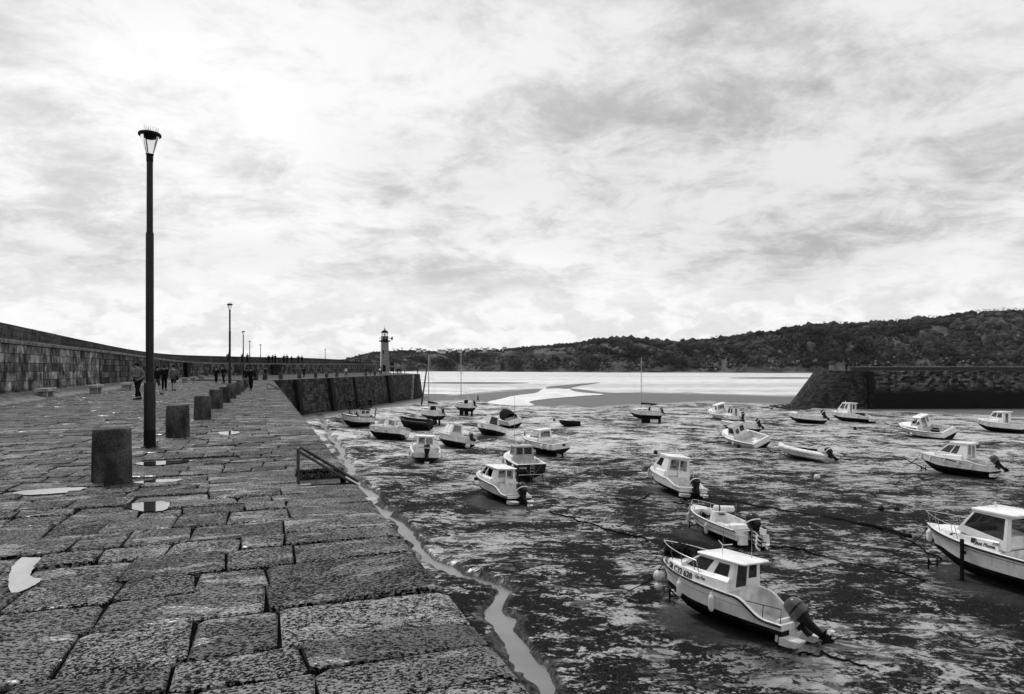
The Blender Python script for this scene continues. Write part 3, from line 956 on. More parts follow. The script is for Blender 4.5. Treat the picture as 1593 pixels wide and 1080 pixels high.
# harbour stairs cut into the quay edge, each with a handrail
def harbour_stairs(k, label, rail_label):
    s0, s1, d = NOTCH[k]
    st = empty('harbour_stairs', edge((s0 + s1) / 2, d / 2, 0), 0, label, 'stairs')
    n = 4
    for i in range(n + 2):
        mb = MB()
        ta, tb = d - i * d / n, d - (i + 1) * d / n
        z = -0.2 * (i + 1)
        c = [edge(s0 + .02, ta), edge(s1 - .02, ta), edge(s1 - .02, tb - 0.03), edge(s0 + .02, tb - 0.03)]
        mb.loft([[Vector((p.x, p.y, z - 0.5)) for p in c], [Vector((p.x, p.y, z)) for p in c]], closed=True)
        world_child(mb, 'step', M['bench'], st)
    for sa, sb_ in ((s0 - 0.5, s0 + 0.015), (s1 - 0.015, s1 + 0.5)):
        for zt, zb in ((-0.18, -0.56), (-0.58, -1.0), (-1.02, -1.5)):
            mb = MB()
            c = [edge(sa, d), edge(sb_, d), edge(sb_, 0.06), edge(sa, 0.06)]
            mb.loft([[Vector((p.x, p.y, zb)) for p in c], [Vector((p.x, p.y, zt)) for p in c]], closed=True)
            world_child(mb, 'side_block', M['bench'], st)
    r = empty('handrail', edge(s0 - .02, d, 0), 0, rail_label, 'railing')
    mb = MB()
    a = edge(s0 + 0.02, d + 0.02)
    e = edge(s0 + 0.02, -0.06)
    mb.tube([Vector((a.x, a.y, -0.02)), Vector((a.x, a.y, 0.47)), Vector((a.x, a.y, 0.50)) * 0.97 + e * 0.03 * 1, Vector((e.x, e.y, -0.03))], 0.022, 8)
    world_child(mb, 'top_rail', M['rail_steel'], r, smooth=True)
    mb = MB()
    mb.tube([Vector((a.x, a.y, 0.43)), Vector((e.x, e.y, -0.10))], 0.018, 8)
    world_child(mb, 'lower_rail', M['rail_steel'], r, smooth=True)
harbour_stairs(0, 'short stone stairs cut in the quay edge beside the single lamp post', 'black sloping handrail on the nearer quay stairs')
harbour_stairs(1, 'stone stairs cut in the quay edge close to the pier bend', 'black handrail of the quay stairs close to the pier bend')

# ------------------------------------------------------------------ sea wall with raised walk and parapet
def arc(points):
    out, acc = [0.0], 0.0
    for a, b in zip(points[:-1], points[1:]):
        acc += math.hypot(b[0] - a[0], b[1] - a[1])
        out.append(acc)
    return out
SA = arc(SEA)
# smooth resample
tt = np.linspace(0, SA[-1], 150)
def smooth_interp(vals):
    v = np.interp(tt, SA, vals)
    k = np.ones(9) / 9
    p = np.pad(v, 4, mode='reflect', reflect_type='odd')
    return np.convolve(p, k, mode='valid')
WX, WY, WL_, WU = [smooth_interp([a[i] for a in SEA]) for i in range(4)]
wall_path = []
for i in range(len(tt)):
    a, b = max(i - 1, 0), min(i + 1, len(tt) - 1)
    d = Vector((WX[b] - WX[a], WY[b] - WY[a], 0)).normalized()
    wall_path.append((Vector((WX[i], WY[i], 0)), Vector((d.y, -d.x, 0))))     # normal towards the pier
def wall_at(dist):
    i = min(int(np.searchsorted(tt, dist)), len(tt) - 1)
    i = max(i, 1)
    k = (dist - tt[i - 1]) / (tt[i] - tt[i - 1])
    p = wall_path[i - 1][0].lerp(wall_path[i][0], k)
    n = wall_path[i - 1][1].lerp(wall_path[i][1], k).normalized()
    return p, n, WL_[i - 1] + (WL_[i] - WL_[i - 1]) * k, WU[i - 1] + (WU[i] - WU[i - 1]) * k
sw = empty('sea_wall', (SEA[6][0], SEA[6][1], 0), 0, 'long curving two-tier stone sea wall along the outer side of the pier', 'wall')
def var_sweep(mb, i0, i1, rowf):
    acc = 0
    for i in range(i0, i1):
        (p, n), (p2, n2) = wall_path[i], wall_path[i + 1]
        r, r2 = rowf(i), rowf(i + 1)
        L = (p2 - p).length
        v = 0
        for k in range(len(r) - 1):
            A, B, Cc, Dd = p + n * r[k][0], p2 + n2 * r2[k][0], p2 + n2 * r2[k + 1][0], p + n * r[k + 1][0]
            A.z, B.z, Cc.z, Dd.z = r[k][1], r2[k][1], r2[k + 1][1], r[k + 1][1]
            h = (Dd - A).length
            mb.quad(A, B, Cc, Dd, [(acc, v), (acc + L, v), (acc + L, v + h), (acc, v + h)])
            v += h
        acc += L
    return mb
NL = len(tt) - 1
i_near = int(np.searchsorted(WY, 50.0))
SETB = 1.9
world_child(var_sweep(MB(), 0, i_near, lambda i: [(-0.06, -0.1), (-0.06, WL_[i] - 0.20)]), 'backing', M['joint'], sw, fix=False)
world_child(var_sweep(MB(), i_near, NL, lambda i: [(0.0, -0.1), (0.0, WL_[i] - 0.20)]), 'masonry_face', M['seawall_far'], sw, fix=False)
world_child(var_sweep(MB(), 0, NL, lambda i: [(0.0, WL_[i] - 0.20), (0.09, WL_[i] - 0.18), (0.09, WL_[i] - 0.02), (0.06, WL_[i]), (-SETB, WL_[i] + 0.01)]), 'walk_slab', M['concrete'], sw, fix=False)
i_gap = int(np.searchsorted(WY, 172))
def par(i):
    u = WU[i] if i <= i_gap else WL_[i] + 0.75
    return [(-SETB, WL_[i] + 0.01), (-SETB, u - 0.06), (-SETB + 0.03, u - 0.06), (-SETB + 0.03, u), (-SETB - 0.9, u + 0.02), (-SETB - 0.9, -7.5)]
i_parnear = int(np.searchsorted(WY, 46.0))
world_child(var_sweep(MB(), i_parnear, NL, par), 'parapet', M['parapet'], sw, fix=False)
world_child(var_sweep(MB(), 0, i_parnear, lambda i: [(-SETB - 0.05, WL_[i] + 0.01)] + par(i)[1:]), 'parapet', M['block_pale'], sw, fix=False)
world_child(var_sweep(MB(), 0, NL, lambda i: [(1.35, -0.02), (1.32, 0.03), (0.0, 0.36)]), 'skirting', M['concrete'], sw, fix=False)
def block_child(mb, p, name, mt):
    me = mb.mesh(name)
    me.materials.append(mt)
    o = bpy.data.objects.new(name, me)
    link(o, sw)
    o.location = p - Vector(sw.location)
    return o
def wall_block(a, b, z0, z1, z0b, z1b, off, depth, name, mt, rr):
    """one stone between wall distances a..b; chamfered front face"""
    P0, n0, _, _ = wall_at(a)
    P1, n1, _, _ = wall_at(b)
    c = (P0 + P1) / 2
    c.z = (z0 + z1) / 2
    pr = rr.uniform(-0.03, 0.03)
    ch = rr.uniform(0.012, 0.025)
    d = (P1 - P0).normalized()
    mb = MB()
    vs = []
    for lvl in range(3):
        o = off - depth if lvl == 0 else off + pr - 0.02 if lvl == 1 else off + pr
        k = ch if lvl == 2 else 0
        for (P, n, zz_, sg, sz) in ((P0, n0, z0, 1, 1), (P1, n1, z0b, -1, 1), (P1, n1, z1b, -1, -1), (P0, n0, z1, 1, -1)):
            q = P + n * o + d * (sg * (0.008 + k))
            vs.append(Vector((q.x, q.y, zz_ + sz * (0.008 + k))) - c)
    fs = [(8, 9, 10, 11)]
    for k in range(4):
        k2 = (k + 1) % 4
        fs += [(k, k2, 4 + k2, 4 + k), (4 + k, 4 + k2, 8 + k2, 8 + k)]
    mb.add(vs, fs)
    return block_child(mb, c, name, mt)
rb = random.Random(3)
d_near0 = float(np.interp(24.5, WY, tt))
d_near1 = float(np.interp(50.0, WY, tt))
nrow = 6
for row in range(nrow):
    d = d_near0 - rb.uniform(0, 0.5)
    while d < d_near1:
        wdt = rb.uniform(0.45, 0.95)
        e = min(d + wdt, d_near1 + 0.02)
        h0 = wall_at(d)[2] - 0.21
        h1 = wall_at(e)[2] - 0.21
        wall_block(d, e, h0 * row / nrow, h0 * (row + 1) / nrow, h1 * row / nrow, h1 * (row + 1) / nrow, 0.0, 0.3, 'block', M['block'], rb)
        d = e
d_par1 = float(np.interp(46.0, WY, tt))
for row in range(3):
    d = d_near0 - 0.4 * row
    while d < d_par1:
        e = min(d + rb.uniform(0.7, 1.15), d_par1 + 0.02)
        _, _, l0, u0 = wall_at(d)
        _, _, l1, u1 = wall_at(e)
        if row == 2:
            zs = (u0 - 0.25, u0 + 0.025, u1 - 0.25, u1 + 0.025)
        else:
            zs = (l0 + 0.02 + (u0 - .25 - l0) * row / 2, l0 + 0.02 + (u0 - .27 - l0) * (row + 1) / 2, l1 + 0.02 + (u1 - .25 - l1) * row / 2, l1 + .02 + (u1 - .27 - l1) * (row + 1) / 2)
        wall_block(d, e, zs[0], zs[1], zs[2], zs[3], -SETB + (0.02 if row == 2 else 0.0), 0.3, 'parapet_block', M['block_pale'], rb)
        d = e
# solid dark boxes paint the shade of a corbelled recess and far stairway
def recess(y, wtop, wbot, h):  # solid dark box that paints the shade of an opening
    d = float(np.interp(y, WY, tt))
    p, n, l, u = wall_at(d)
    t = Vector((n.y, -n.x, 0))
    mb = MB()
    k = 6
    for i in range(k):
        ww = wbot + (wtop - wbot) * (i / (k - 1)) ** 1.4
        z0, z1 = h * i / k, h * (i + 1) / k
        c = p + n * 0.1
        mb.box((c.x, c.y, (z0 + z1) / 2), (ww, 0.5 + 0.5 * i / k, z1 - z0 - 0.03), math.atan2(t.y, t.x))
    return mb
world_child(recess(88.5, 2.6, 1.2, 2.35), 'corbel_recess_shade', M['wood_dark'], sw)
world_child(recess(123.5, 3.4, 3.2, 2.3), 'stair_opening_shade', M['wood_dark'], sw)

# ------------------------------------------------------------------ opposite jetty on the right
JY = 132.0
jt = empty('jetty', (75, JY, MUD), 0, 'dark weed-covered stone jetty with sloping end across the harbour', 'jetty')
jx0, jx1, ztop = 72.0, 150.0, 1.05
mb = MB()
pth = [(Vector((jx0 + (jx1 - jx0) * i / 10, JY + 2 * i / 10, 0)), Vector((0, -1, 0))) for i in range(11)]
sweep(mb, pth, [(-14, ztop + .02), (-0.4, ztop), (0.0, ztop - 0.1), (0.5, -3.0), (0.9, -7.5)])
world_child(mb, 'wall_face', M['jetty'], jt, fix=False)
mb = MB()
# battered rounded head
def head_ring(z):
    k = (ztop - z) / (ztop + 7.5)
    slope = 0.6 + 6.6 * k
    pts = []
    for i in range(13):
        a = math.pi * i / 12
        cx, cy = 70.9, JY + 6.5
        pts.append(Vector((cx - math.sin(a) * (5.8 + slope) if 0 < i < 12 else cx, cy - math.cos(a) * (6.4 + 0.9 * k), z)))
    return [Vector((72.3, JY - 0.9 * k + 0.1, z))] + pts + [Vector((72.3, JY + 13.0 + .9 * k, z))]
levels = [-7.5, -5.5, -3.5, -1.5, 0.3, ztop - 0.02]
rings = [head_ring(z) for z in levels]
for (ra, rb_), (za, zb) in zip(zip(rings[:-1], rings[1:]), zip(levels[:-1], levels[1:])):
    acc = 0
    for i in range(len(ra) - 1):
        L = (ra[i + 1] - ra[i]).length
        mb.quad(ra[i], ra[i + 1], rb_[i + 1], rb_[i], [(acc, za), (acc + L, za), (acc + L, zb), (acc, zb)])
        acc += L
mb.poly(rings[-1])
world_child(mb, 'head', M['jetty_head'], jt, fix=False)
mb = MB()
mb.loft([[Vector((x, y, z)) for x, y in ((71.3, JY - d), (72.7, JY - d), (72.7, JY + .6), (71.3, JY + .6))] for z, d in ((-7.4, 1.5), (ztop - 0.1, 0.35))], closed=True)
world_child(mb, 'buttress', M['wood_dark'], jt)
mb = MB()
mb.loft([[Vector((x, JY + 1.2 + o, z)) for o, z in ((0, ztop - .02), (0, 1.75), (.55, 1.75), (.55, ztop - .02))] for x in (69.0, 90, 120, 150)], closed=True)
world_child(mb, 'parapet', M['jetty'], jt)
mb = MB()
mb.loft([[Vector((x, JY + 1.12 + o, z)) for o, z in ((0, 1.755), (0, 1.93), (.7, 1.93), (.7, 1.755))] for x in (69.2, 90, 120, 150)], closed=True)
world_child(mb, 'coping', M['concrete'], jt)
mb = MB().lathe([(0.5, -.02), (.5, 1.0), (.42, 1.15)], 12, (65.8, JY + 3, ztop))
world_child(mb, 'end_post', M['concrete'], jt, smooth=True)

def rock(mb, c, r, rr, sq=0.6):
    bm = bmesh.new()
    bmesh.ops.create_icosphere(bm, subdivisions=1, radius=1.0)
    vs = []
    for v in bm.verts:
        k = rr.uniform(0.65, 1.25)
        vs.append(Vector((c[0] + v.co.x * r * k, c[1] + v.co.y * r * k, c[2] + v.co.z * r * k * sq)))
    fs = [tuple(v.index for v in f.verts) for f in bm.faces]
    bm.free()
    mb.add(vs, fs)
rr = random.Random(8)
mb = MB()
for _ in range(90):
    p = gm(rr.uniform(1200, 1262), rr.uniform(630.5, 637.5))
    rock(mb, (p.x, p.y, p.z), rr.uniform(0.2, 0.75), rr)
tag(mb.build('weedy_rocks', M['weedy_rock'], fix=False), 'dark weed-covered rubble at the foot of the sloping jetty end', kind='stuff')
build_mud()

# ------------------------------------------------------------------ far shore
CREST = [(520, 560), (548, 557), (580, 549), (630, 546), (680, 548), (720, 547), (780, 545), (850, 540), (905, 533), (950, 528), (985, 529), (1050, 533), (1090, 532), (1130, 527), (1180, 519), (1230, 513), (1270, 508), (1330, 505), (1400, 502), (1450, 498), (1500, 492), (1560, 488), (1650, 482), (1800, 474), (2100, 465)]
DIST = [(520, 1750), (700, 1650), (800, 1500), (950, 1250), (1100, 1230), (1200, 1150), (1560, 1050), (2100, 950)]
def hill_point(px, v):
    """px: photo column of the slope, v: 0 shore .. 1 crest .. 1.4 behind"""
    px = np.asarray(px, float)
    v = np.asarray(v, float)
    D = np.interp(px, [a for a, b in DIST], [b for a, b in DIST])
    ycr = np.interp(px, [a for a, b in CREST], [b for a, b in CREST])
    depth = 60 + (HY - ycr) * 2.6
    Y = D + depth * v
    zc = EYE + (HY - ycr) / F * (D + depth)
    z0 = EYE - 3.4 * D / F
    slant = px + 55 * v
    rid = (fbm(slant / 42.0, v * 1.5, 3, 31) - 0.5) + 0.6 * (fbm(slant / 14.0, v * 2.5, 3, 37) - 0.5)
    prof = np.where(v < 1, np.clip(v, 0, 1) ** 0.8, 1 - (v - 1) * 0.4)
    cliff = smooth01(np.clip(v / 0.10, 0, 1)) * 0.10
    z = z0 + (zc - z0) * (prof * 0.9 + cliff)
    amp = np.clip(v * 4, 0, 1) * np.clip((1.15 - v) * 1.6, 0, 1)
    Y = Y - rid * 150 * amp
    return (px - CX) / F * Y, Y, z + rid * 16 * amp
pxs = np.arange(520, 2101, 4.0)
vs_ = np.concatenate([np.linspace(-0.25, 0, 4)[:-1], np.linspace(0, 1, 40), np.linspace(1.05, 1.5, 8)])
PX, VV = np.meshgrid(pxs, vs_, indexing='ij')
HX, HYY, HZ = hill_point(PX, np.clip(VV, 0, None))
shoreD = np.interp(PX, [a for a, b in DIST], [b for a, b in DIST])
neg = VV < 0
HZ = np.where(neg, HZ + VV * 4 * (HZ + 7.6), HZ)
HYY = np.where(neg, shoreD * (1 + VV * 0.10), HYY)
HX = np.where(neg, (PX - CX) / F * HYY, HX)
nr, nc = HX.shape
idx = np.arange(nr * nc).reshape(nr, nc)
Fc = np.stack([idx[:-1, :-1], idx[1:, :-1], idx[1:, 1:], idx[:-1, 1:]], -1).reshape(-1, 4)
me = bpy.data.meshes.new('hills')
me.from_pydata(np.stack([HX, HYY, HZ], -1).reshape(-1, 3).tolist(), [], Fc.tolist())
me.polygons.foreach_set('use_smooth', [True] * len(me.polygons))
M['hill'] = material('hill_scrub', 0.012, 0.10, 0.022, 0.9, detail=10, coords='Position', bump=4.0, bscale=0.10, ramp=(0.40, 0.60), spec=.1)
me.materials.append(M['hill'])
hills = bpy.data.objects.new('hills', me)
link(hills)
tag(hills, 'scrubby headland slopes across the bay', kind='structure')
M['beach'] = material('far_beach', 0.05, 0.10, 0.02, 0.8, coords='Position')

def ico(sub):
    bm = bmesh.new()
    bmesh.ops.create_icosphere(bm, subdivisions=sub, radius=1.0)
    v = np.array([list(a.co) for a in bm.verts])
    f = np.array([[a.index for a in t.verts] for t in bm.faces])
    bm.free()
    return v, f
def mesh_np(name, V, Fq, shade=None):
    me = bpy.data.meshes.new(name)
    k = Fq.shape[1]
    me.vertices.add(len(V))
    me.vertices.foreach_set('co', V.astype(np.float32).ravel())
    me.loops.add(Fq.size)
    me.loops.foreach_set('vertex_index', Fq.astype(np.int32).ravel())
    me.polygons.add(len(Fq))
    me.polygons.foreach_set('loop_start', np.arange(0, Fq.size, k, dtype=np.int32))
    me.polygons.foreach_set('loop_total', np.full(len(Fq), k, dtype=np.int32))
    me.update(calc_edges=True)
    if shade is not None:
        at = me.attributes.new('tone', 'FLOAT', 'POINT')
        at.data.foreach_set('value', shade.astype(np.float32))
    return me
def leaf_material():
    m = bpy.data.materials.new('foliage')
    m.use_nodes = True
    t = m.node_tree
    p = t.nodes['Principled BSDF']
    q = N(t)
    tone = q.new('ShaderNodeAttribute', attribute_name='tone').outputs['Fac']
    pos = q.new('ShaderNodeNewGeometry').outputs['Position']
    n = q.mapr(q.noise(pos, 0.35, 4, 0.7), 0.3, 0.7, 0.6, 1.5)
    t.links.new(q.rgb(q.math('MULTIPLY', tone, n)), p.inputs['Base Color'])
    p.inputs['Roughness'].default_value = 0.9
    p.inputs['Specular IOR Level'].default_value = 0.15
    return m
M['leaf'] = leaf_material()
# woodland: leaf clumps spread over the slopes (a mass nobody could count)
V1, F1 = ico(1)
def clumps(n, pxr, vr, size, cover, seed):
    r = np.random.default_rng(seed)
    px = r.uniform(pxr[0], pxr[1], n)
    v = r.uniform(vr[0], vr[1], n)
    keep = fbm(px / 30 + v * 2, v * 4 + px / 90, 4, seed) + 0.12 * (v > 0.85) + 0.10 * (v < .25) > 1 - cover
    px, v = px[keep], v[keep]
    X, Y, Z = hill_point(px, v)
    k = len(px)
    sz = r.uniform(size[0], size[1], k) * r.uniform(0.6, 1.0, k) * np.interp(px, [640, 900, 1600], [0.75, 0.9, 1.0])
    jit = r.uniform(0.40, 1.5, (k, len(V1), 1))
    P = V1[None] * jit * sz[:, None, None] * np.array([1.15, 1.0, 0.85])
    P = P + np.stack([X, Y, Z + sz * 0.35], -1)[:, None]
    Fi = F1[None] + (np.arange(k) * len(V1))[:, None, None]
    patch = np.clip((fbm(px / 55 + v, v * 3, 3, seed + 5) - .3) / .4, .15, 1.6)
    tone = np.repeat(r.choice([0.014, 0.022, 0.035, 0.055, 0.085], k, p=[.2, .25, .25, .2, .1]) * patch, len(V1))
    return P.reshape(-1, 3), Fi.reshape(-1, 3), tone
parts = [clumps(6500, (860, 1700), (0.03, 1.02), (4, 9.0), 0.48, 41), clumps(9000, (560, 1650), (0.03, 1.03), (1.6, 4.2), 0.47, 53), clumps(3000, (540, 1650), (0.9, 1.06), (2.5, 5.5), 0.66, 59), clumps(5000, (1050, 1700), (0.05, .95), (2, 4.5), 0.50, 67)]
off, VV_, FF_, TT_ = 0, [], [], []
for a, b, c in parts:
    VV_.append(a); FF_.append(b + off); TT_.append(c); off += len(a)
me = mesh_np('woodland', np.concatenate(VV_), np.concatenate(FF_), np.concatenate(TT_))
me.materials.append(M['leaf'])
wd = bpy.data.objects.new('woodland', me)
link(wd)
tag(wd, 'dense trees and bushes covering the far headland', kind='stuff')
# pale rock along the far shore
mb = MB()
rr = random.Random(12)
for _ in range(260):
    px = rr.choice((rr.uniform(930, 1010), rr.uniform(1085, 1240), rr.uniform(1320, 1400), rr.uniform(1420, 1520), rr.uniform(640, 900)))
    x, y, z = [float(a) for a in hill_point(px, rr.uniform(0.0, 0.075))]
    rock(mb, (x, y - 8, z + rr.uniform(-0.5, 3)), rr.uniform(1.0, 3.6) * (0.5 if px < 930 else 1), rr, 0.7)
tag(mb.build('shore_rocks', M['rock'], fix=False), 'pale rocky outcrops at the foot of the far headland', kind='stuff')

# separate trees standing against the sky on the headland crest
M['bark'] = material('dark_bark', 0.004, 0.012, 1.0, 0.9)
def sky_tree(px, h, spread, seed, label, group, airy=True):
    r = random.Random(seed)
    x, y, z = [float(a) for a in hill_point(px, 1.0)]
    t = empty('pine_tree' if airy else 'broadleaf_tree', (x, y - 3, z - 0.5), 0, label, 'tree', group)
    mb = MB()
    lean = r.uniform(-0.12, 0.12) * h
    top = Vector((lean, 0, h * 0.75))
    mb.tube([(0, 0, -2), (lean * .4, 0, h * .4), top], [0.42, .3, .16], 6)
    tips = []
    for i in range(6 if airy else 8):
        a = r.uniform(0, 6.28)
        b0 = Vector((lean * .6, 0, h * r.uniform(.42, .7)))
        tip = Vector((lean + math.cos(a) * spread * r.uniform(.4, 1), math.sin(a) * spread * .7, h * r.uniform(.72, 1.0)))
        mb.tube([b0, (b0 + tip) / 2 + Vector((0, 0, .4)), tip], [.17, .12, .06], 5)
        tips.append(tip)
    mb.build('trunk', M['bark'], t)
    cs, ff, tn, k = [], [], [], 0
    nleaf = 70 if airy else 120
    P, Q = [], []
    for tip in tips + [top]:
        for _ in range(nleaf // 7):
            c = tip + Vector((r.gauss(0, spread * .22), r.gauss(0, spread * .22), r.gauss(0.1, h * (.05 if airy else .10))))
            s_ = r.uniform(.35, .85)
            n = len(P)
            for _k in range(3):
                P.append(c + Vector((r.uniform(-s_, s_), r.uniform(-s_, s_), r.uniform(-s_, s_) * .7)))
            Q.append((n, n + 1, n + 2))
            tn += [r.choice((.015, .03, .05))] * 3
    me = mesh_np('crown', np.array([list(p) for p in P]), np.array(Q), np.array(tn))
    me.materials.append(M['leaf'])
    link(bpy.data.objects.new('crown', me), t)
    return t
rr = random.Random(21)
k = 0
for px in list(np.arange(1283, 1592, 7.5)) + [1106, 1112, 1121, 1247, 1252, 1229]:
    px += rr.uniform(-3, 3)
    h = rr.uniform(6, 10.5) * (1.15 if px > 1500 else 1)
    if 1395 < px < 1425 or (1340 < px < 1352):
        h *= .7
    sky_tree(px, h, h * .42, 300 + k, 'tall thin tree on the headland crest, seen against the sky', 'trees on the headland crest')
    k += 1
for px in (612, 618, 625, 640, 648, 655, 690, 697, 705, 712, 722, 735, 748, 760):
    sky_tree(px, rr.uniform(7, 11), rr.uniform(4, 6), 500 + k, 'round tree on the distant ridge beyond the lighthouse', 'trees on the distant ridge', airy=False)
    k += 1
# small houses among the trees on the distant ridge
M['house_wall'] = material('house_wall', 0.55, 0.72, 0.5, 0.8)
M['house_roof'] = material('slate_roof', 0.05, 0.09, 0.8, 0.7)
def house(px, v, wd_, h, rz):
    x, y, z = [float(a) for a in hill_point(px, v)]
    t = empty('house', (x, y - 8, z), rz, 'small white house among trees on the distant ridge', 'house', 'houses on the distant ridge')
    d = wd_ * .7
    MB().box((0, 0, h / 2 - 1), (wd_, d, h + 2)).build('wall', M['house_wall'], t)
    mb = MB()
    mb.loft([[Vector((sx_, -d / 2 - .3, h - .1)), Vector((sx_, 0, h + d * .42)), Vector((sx_, d / 2 + .3, h - .1))] for sx_ in (-wd_ / 2 - .3, wd_ / 2 + .3)], closed=True)
    roof = mb.build('roof', M['house_roof'], t)
    MB().box((wd_ * .3, 0, h + d * .45), (.9, .9, 1.6)).build('chimney', M['house_wall'], roof)
    for kx in (-.3, 0, .3):
        MB().box((kx * wd_, -d / 2 - .02, h * .55), (1.1, .08, 1.4)).build('window', M['interior'], t)
for px, v, wd_, h in ((652, .97, 12, 4), (661, .97, 9, 4), (684, 1.0, 10, 5), (690, .96, 14, 4), (701, 1.0, 9, 5), (716, .97, 11, 4), (728, 1.0, 10, 5), (741, .97, 9, 5), (755, .99, 12, 4), (768, .98, 9, 4), (785, 1.0, 10, 5)):
    house(px, v, wd_, h, rr.uniform(-.3, .3))

# ------------------------------------------------------------------ lighthouse on the pier end
LH = Vector(((598.5 - CX) / F * 186, 186, 0))
lh = empty('lighthouse', LH, R(17), 'square granite lighthouse with white edge and dark domed lantern on the pier end', 'lighthouse')  # white edge is an added panel that paints sunlight on the left side
def lpart(mb, name, mt, parent=None, **kw):
    return mb.build(name, M[mt], parent or lh, **kw)
def square_ring(h, z, ch=0.12):
    a = h
    b = h - ch
    return [Vector(p) for p in ((-b, -a, z), (b, -a, z), (a, -b, z), (a, b, z), (b, a, z), (-b, a, z), (-a, b, z), (-a, -b, z))]
mb = MB()
r0, r1 = square_ring(1.12, .3), square_ring(.98, 9.0)
acc = 0
for i in range(8):
    i2 = (i + 1) % 8
    L = (r0[i2] - r0[i]).length
    mb.quad(r0[i], r0[i2], r1[i2], r1[i], [(acc, 0), (acc + L, 0), (acc + L, 8.7), (acc, 8.7)])
    acc += L
lpart(mb, 'tower', 'tower', fix=False)
mb = MB()
mb.loft([[Vector((-1.135, -.9, 1.9)), Vector((-1.135, .9, 1.9)), Vector((-1.06, .9, 1.9)), Vector((-1.06, -.9, 1.9))], [Vector((-1.0, -.82, 8.95)), Vector((-1.0, .82, 8.95)), Vector((-.93, .82, 8.95)), Vector((-.93, -.82, 8.95))]], closed=True)
lpart(mb, 'added_sunlit_panel', 'tower_sunlit')  # added pale panel that paints sunlight on the tower's left side
lpart(MB().loft([square_ring(1.7, 0), square_ring(1.7, .3), square_ring(1.25, .32), square_ring(1.25, .55), square_ring(1.1, .56)], closed=True), 'plinth', 'bench')
lpart(MB().lathe([(1.0, 8.85), (1.25, 9.05), (1.58, 9.2), (1.6, 9.4), (.9, 9.41)], 16), 'gallery', 'wood_dark', smooth=True)
mb = MB()
for i in range(12):
    a = i * math.pi / 6
    mb.tube([(1.52 * math.cos(a), 1.52 * math.sin(a), 9.38), (1.52 * math.cos(a), 1.52 * math.sin(a), 10.35)], .025, 5)
for z in (9.9, 10.35):
    mb.tube([(1.52 * math.cos(i * math.pi / 12), 1.52 * math.sin(i * math.pi / 12), z) for i in range(25)], .025, 5)
lpart(mb, 'railing', 'steel')
lpart(MB().lathe([(1.0, 9.4), (1.0, 10.6), (.95, 10.62)], 16), 'lantern_base', 'wood_dark', smooth=True)
lan = lpart(MB().lathe([(.88, 10.6), (.88, 11.6)], 12), 'lantern_glass', 'glass_clear')
mb = MB()
for i in range(8):
    a = i * math.pi / 4
    mb.tube([(.9 * math.cos(a), .9 * math.sin(a), 10.6), (.9 * math.cos(a), .9 * math.sin(a), 11.6)], .03, 5)
lpart(mb, 'glazing_bar', 'steel', lan)
lpart(MB().lathe([(.2, 10.6), (.24, 10.9), (.24, 11.3), (.1, 11.45)], 10), 'lamp', 'buoy')
lpart(MB().lathe([(1.0, 11.58), (.96, 11.75), (.75, 12.1), (.4, 12.32), (.14, 12.4), (.14, 12.62), (.2, 12.72), (.12, 12.85), (.02, 12.9)], 16), 'dome', 'wood_dark', smooth=True)
mb = MB()
mb.tube([(0, 0, 12.85), (0, 0, 13.75)], .025, 5).tube([(-.28, 0, 13.4), (.28, 0, 13.4)], .02, 5)
lpart(mb, 'weather_vane', 'wood_dark')
lpart(MB().box((-.25, -1.13, 1.35), (.85, .12, 2.1)), 'door', 'wood_dark')
lpart(MB().box((-.42, -1.055, 6.1), (.3, .1, 1.0)), 'window', 'interior')
mb = MB()
mb.tube([(1.5, -.2, 9.9), (2.1, -.3, 10.6)], .025, 5)
lpart(mb, 'flag_staff', 'steel')
mb = MB()
mb.loft([[Vector((1.62 + .1 * i, -.22 - .02 * i + .05 * math.sin(i * 2), 10.05 + .1 * i)), Vector((2.0 + .06 * i, -.3 + .04 * math.cos(i * 2), 9.35 + .12 * i))] for i in range(6)], cap=False)
lpart(mb, 'flag', 'cloth_dark')
# board beside the lighthouse
nb_ = empty('notice_board', LH + Vector((2.05, .4, 0)), R(10), 'dark framed notice board standing beside the lighthouse', 'board')
for sx_ in (-.45, .45):
    MB().tube([(sx_, 0, 0), (sx_, 0, 3.3)], .06, 6).build('post', M['lamp_paint'], nb_)
MB().box((0, 0, 2.75), (1.0, .1, .95)).build('panel', M['wood_dark'], nb_)
MB().box((0, 0, 1.2), (1.0, .1, 1.2)).build('lower_panel', M['wood_dark'], nb_)

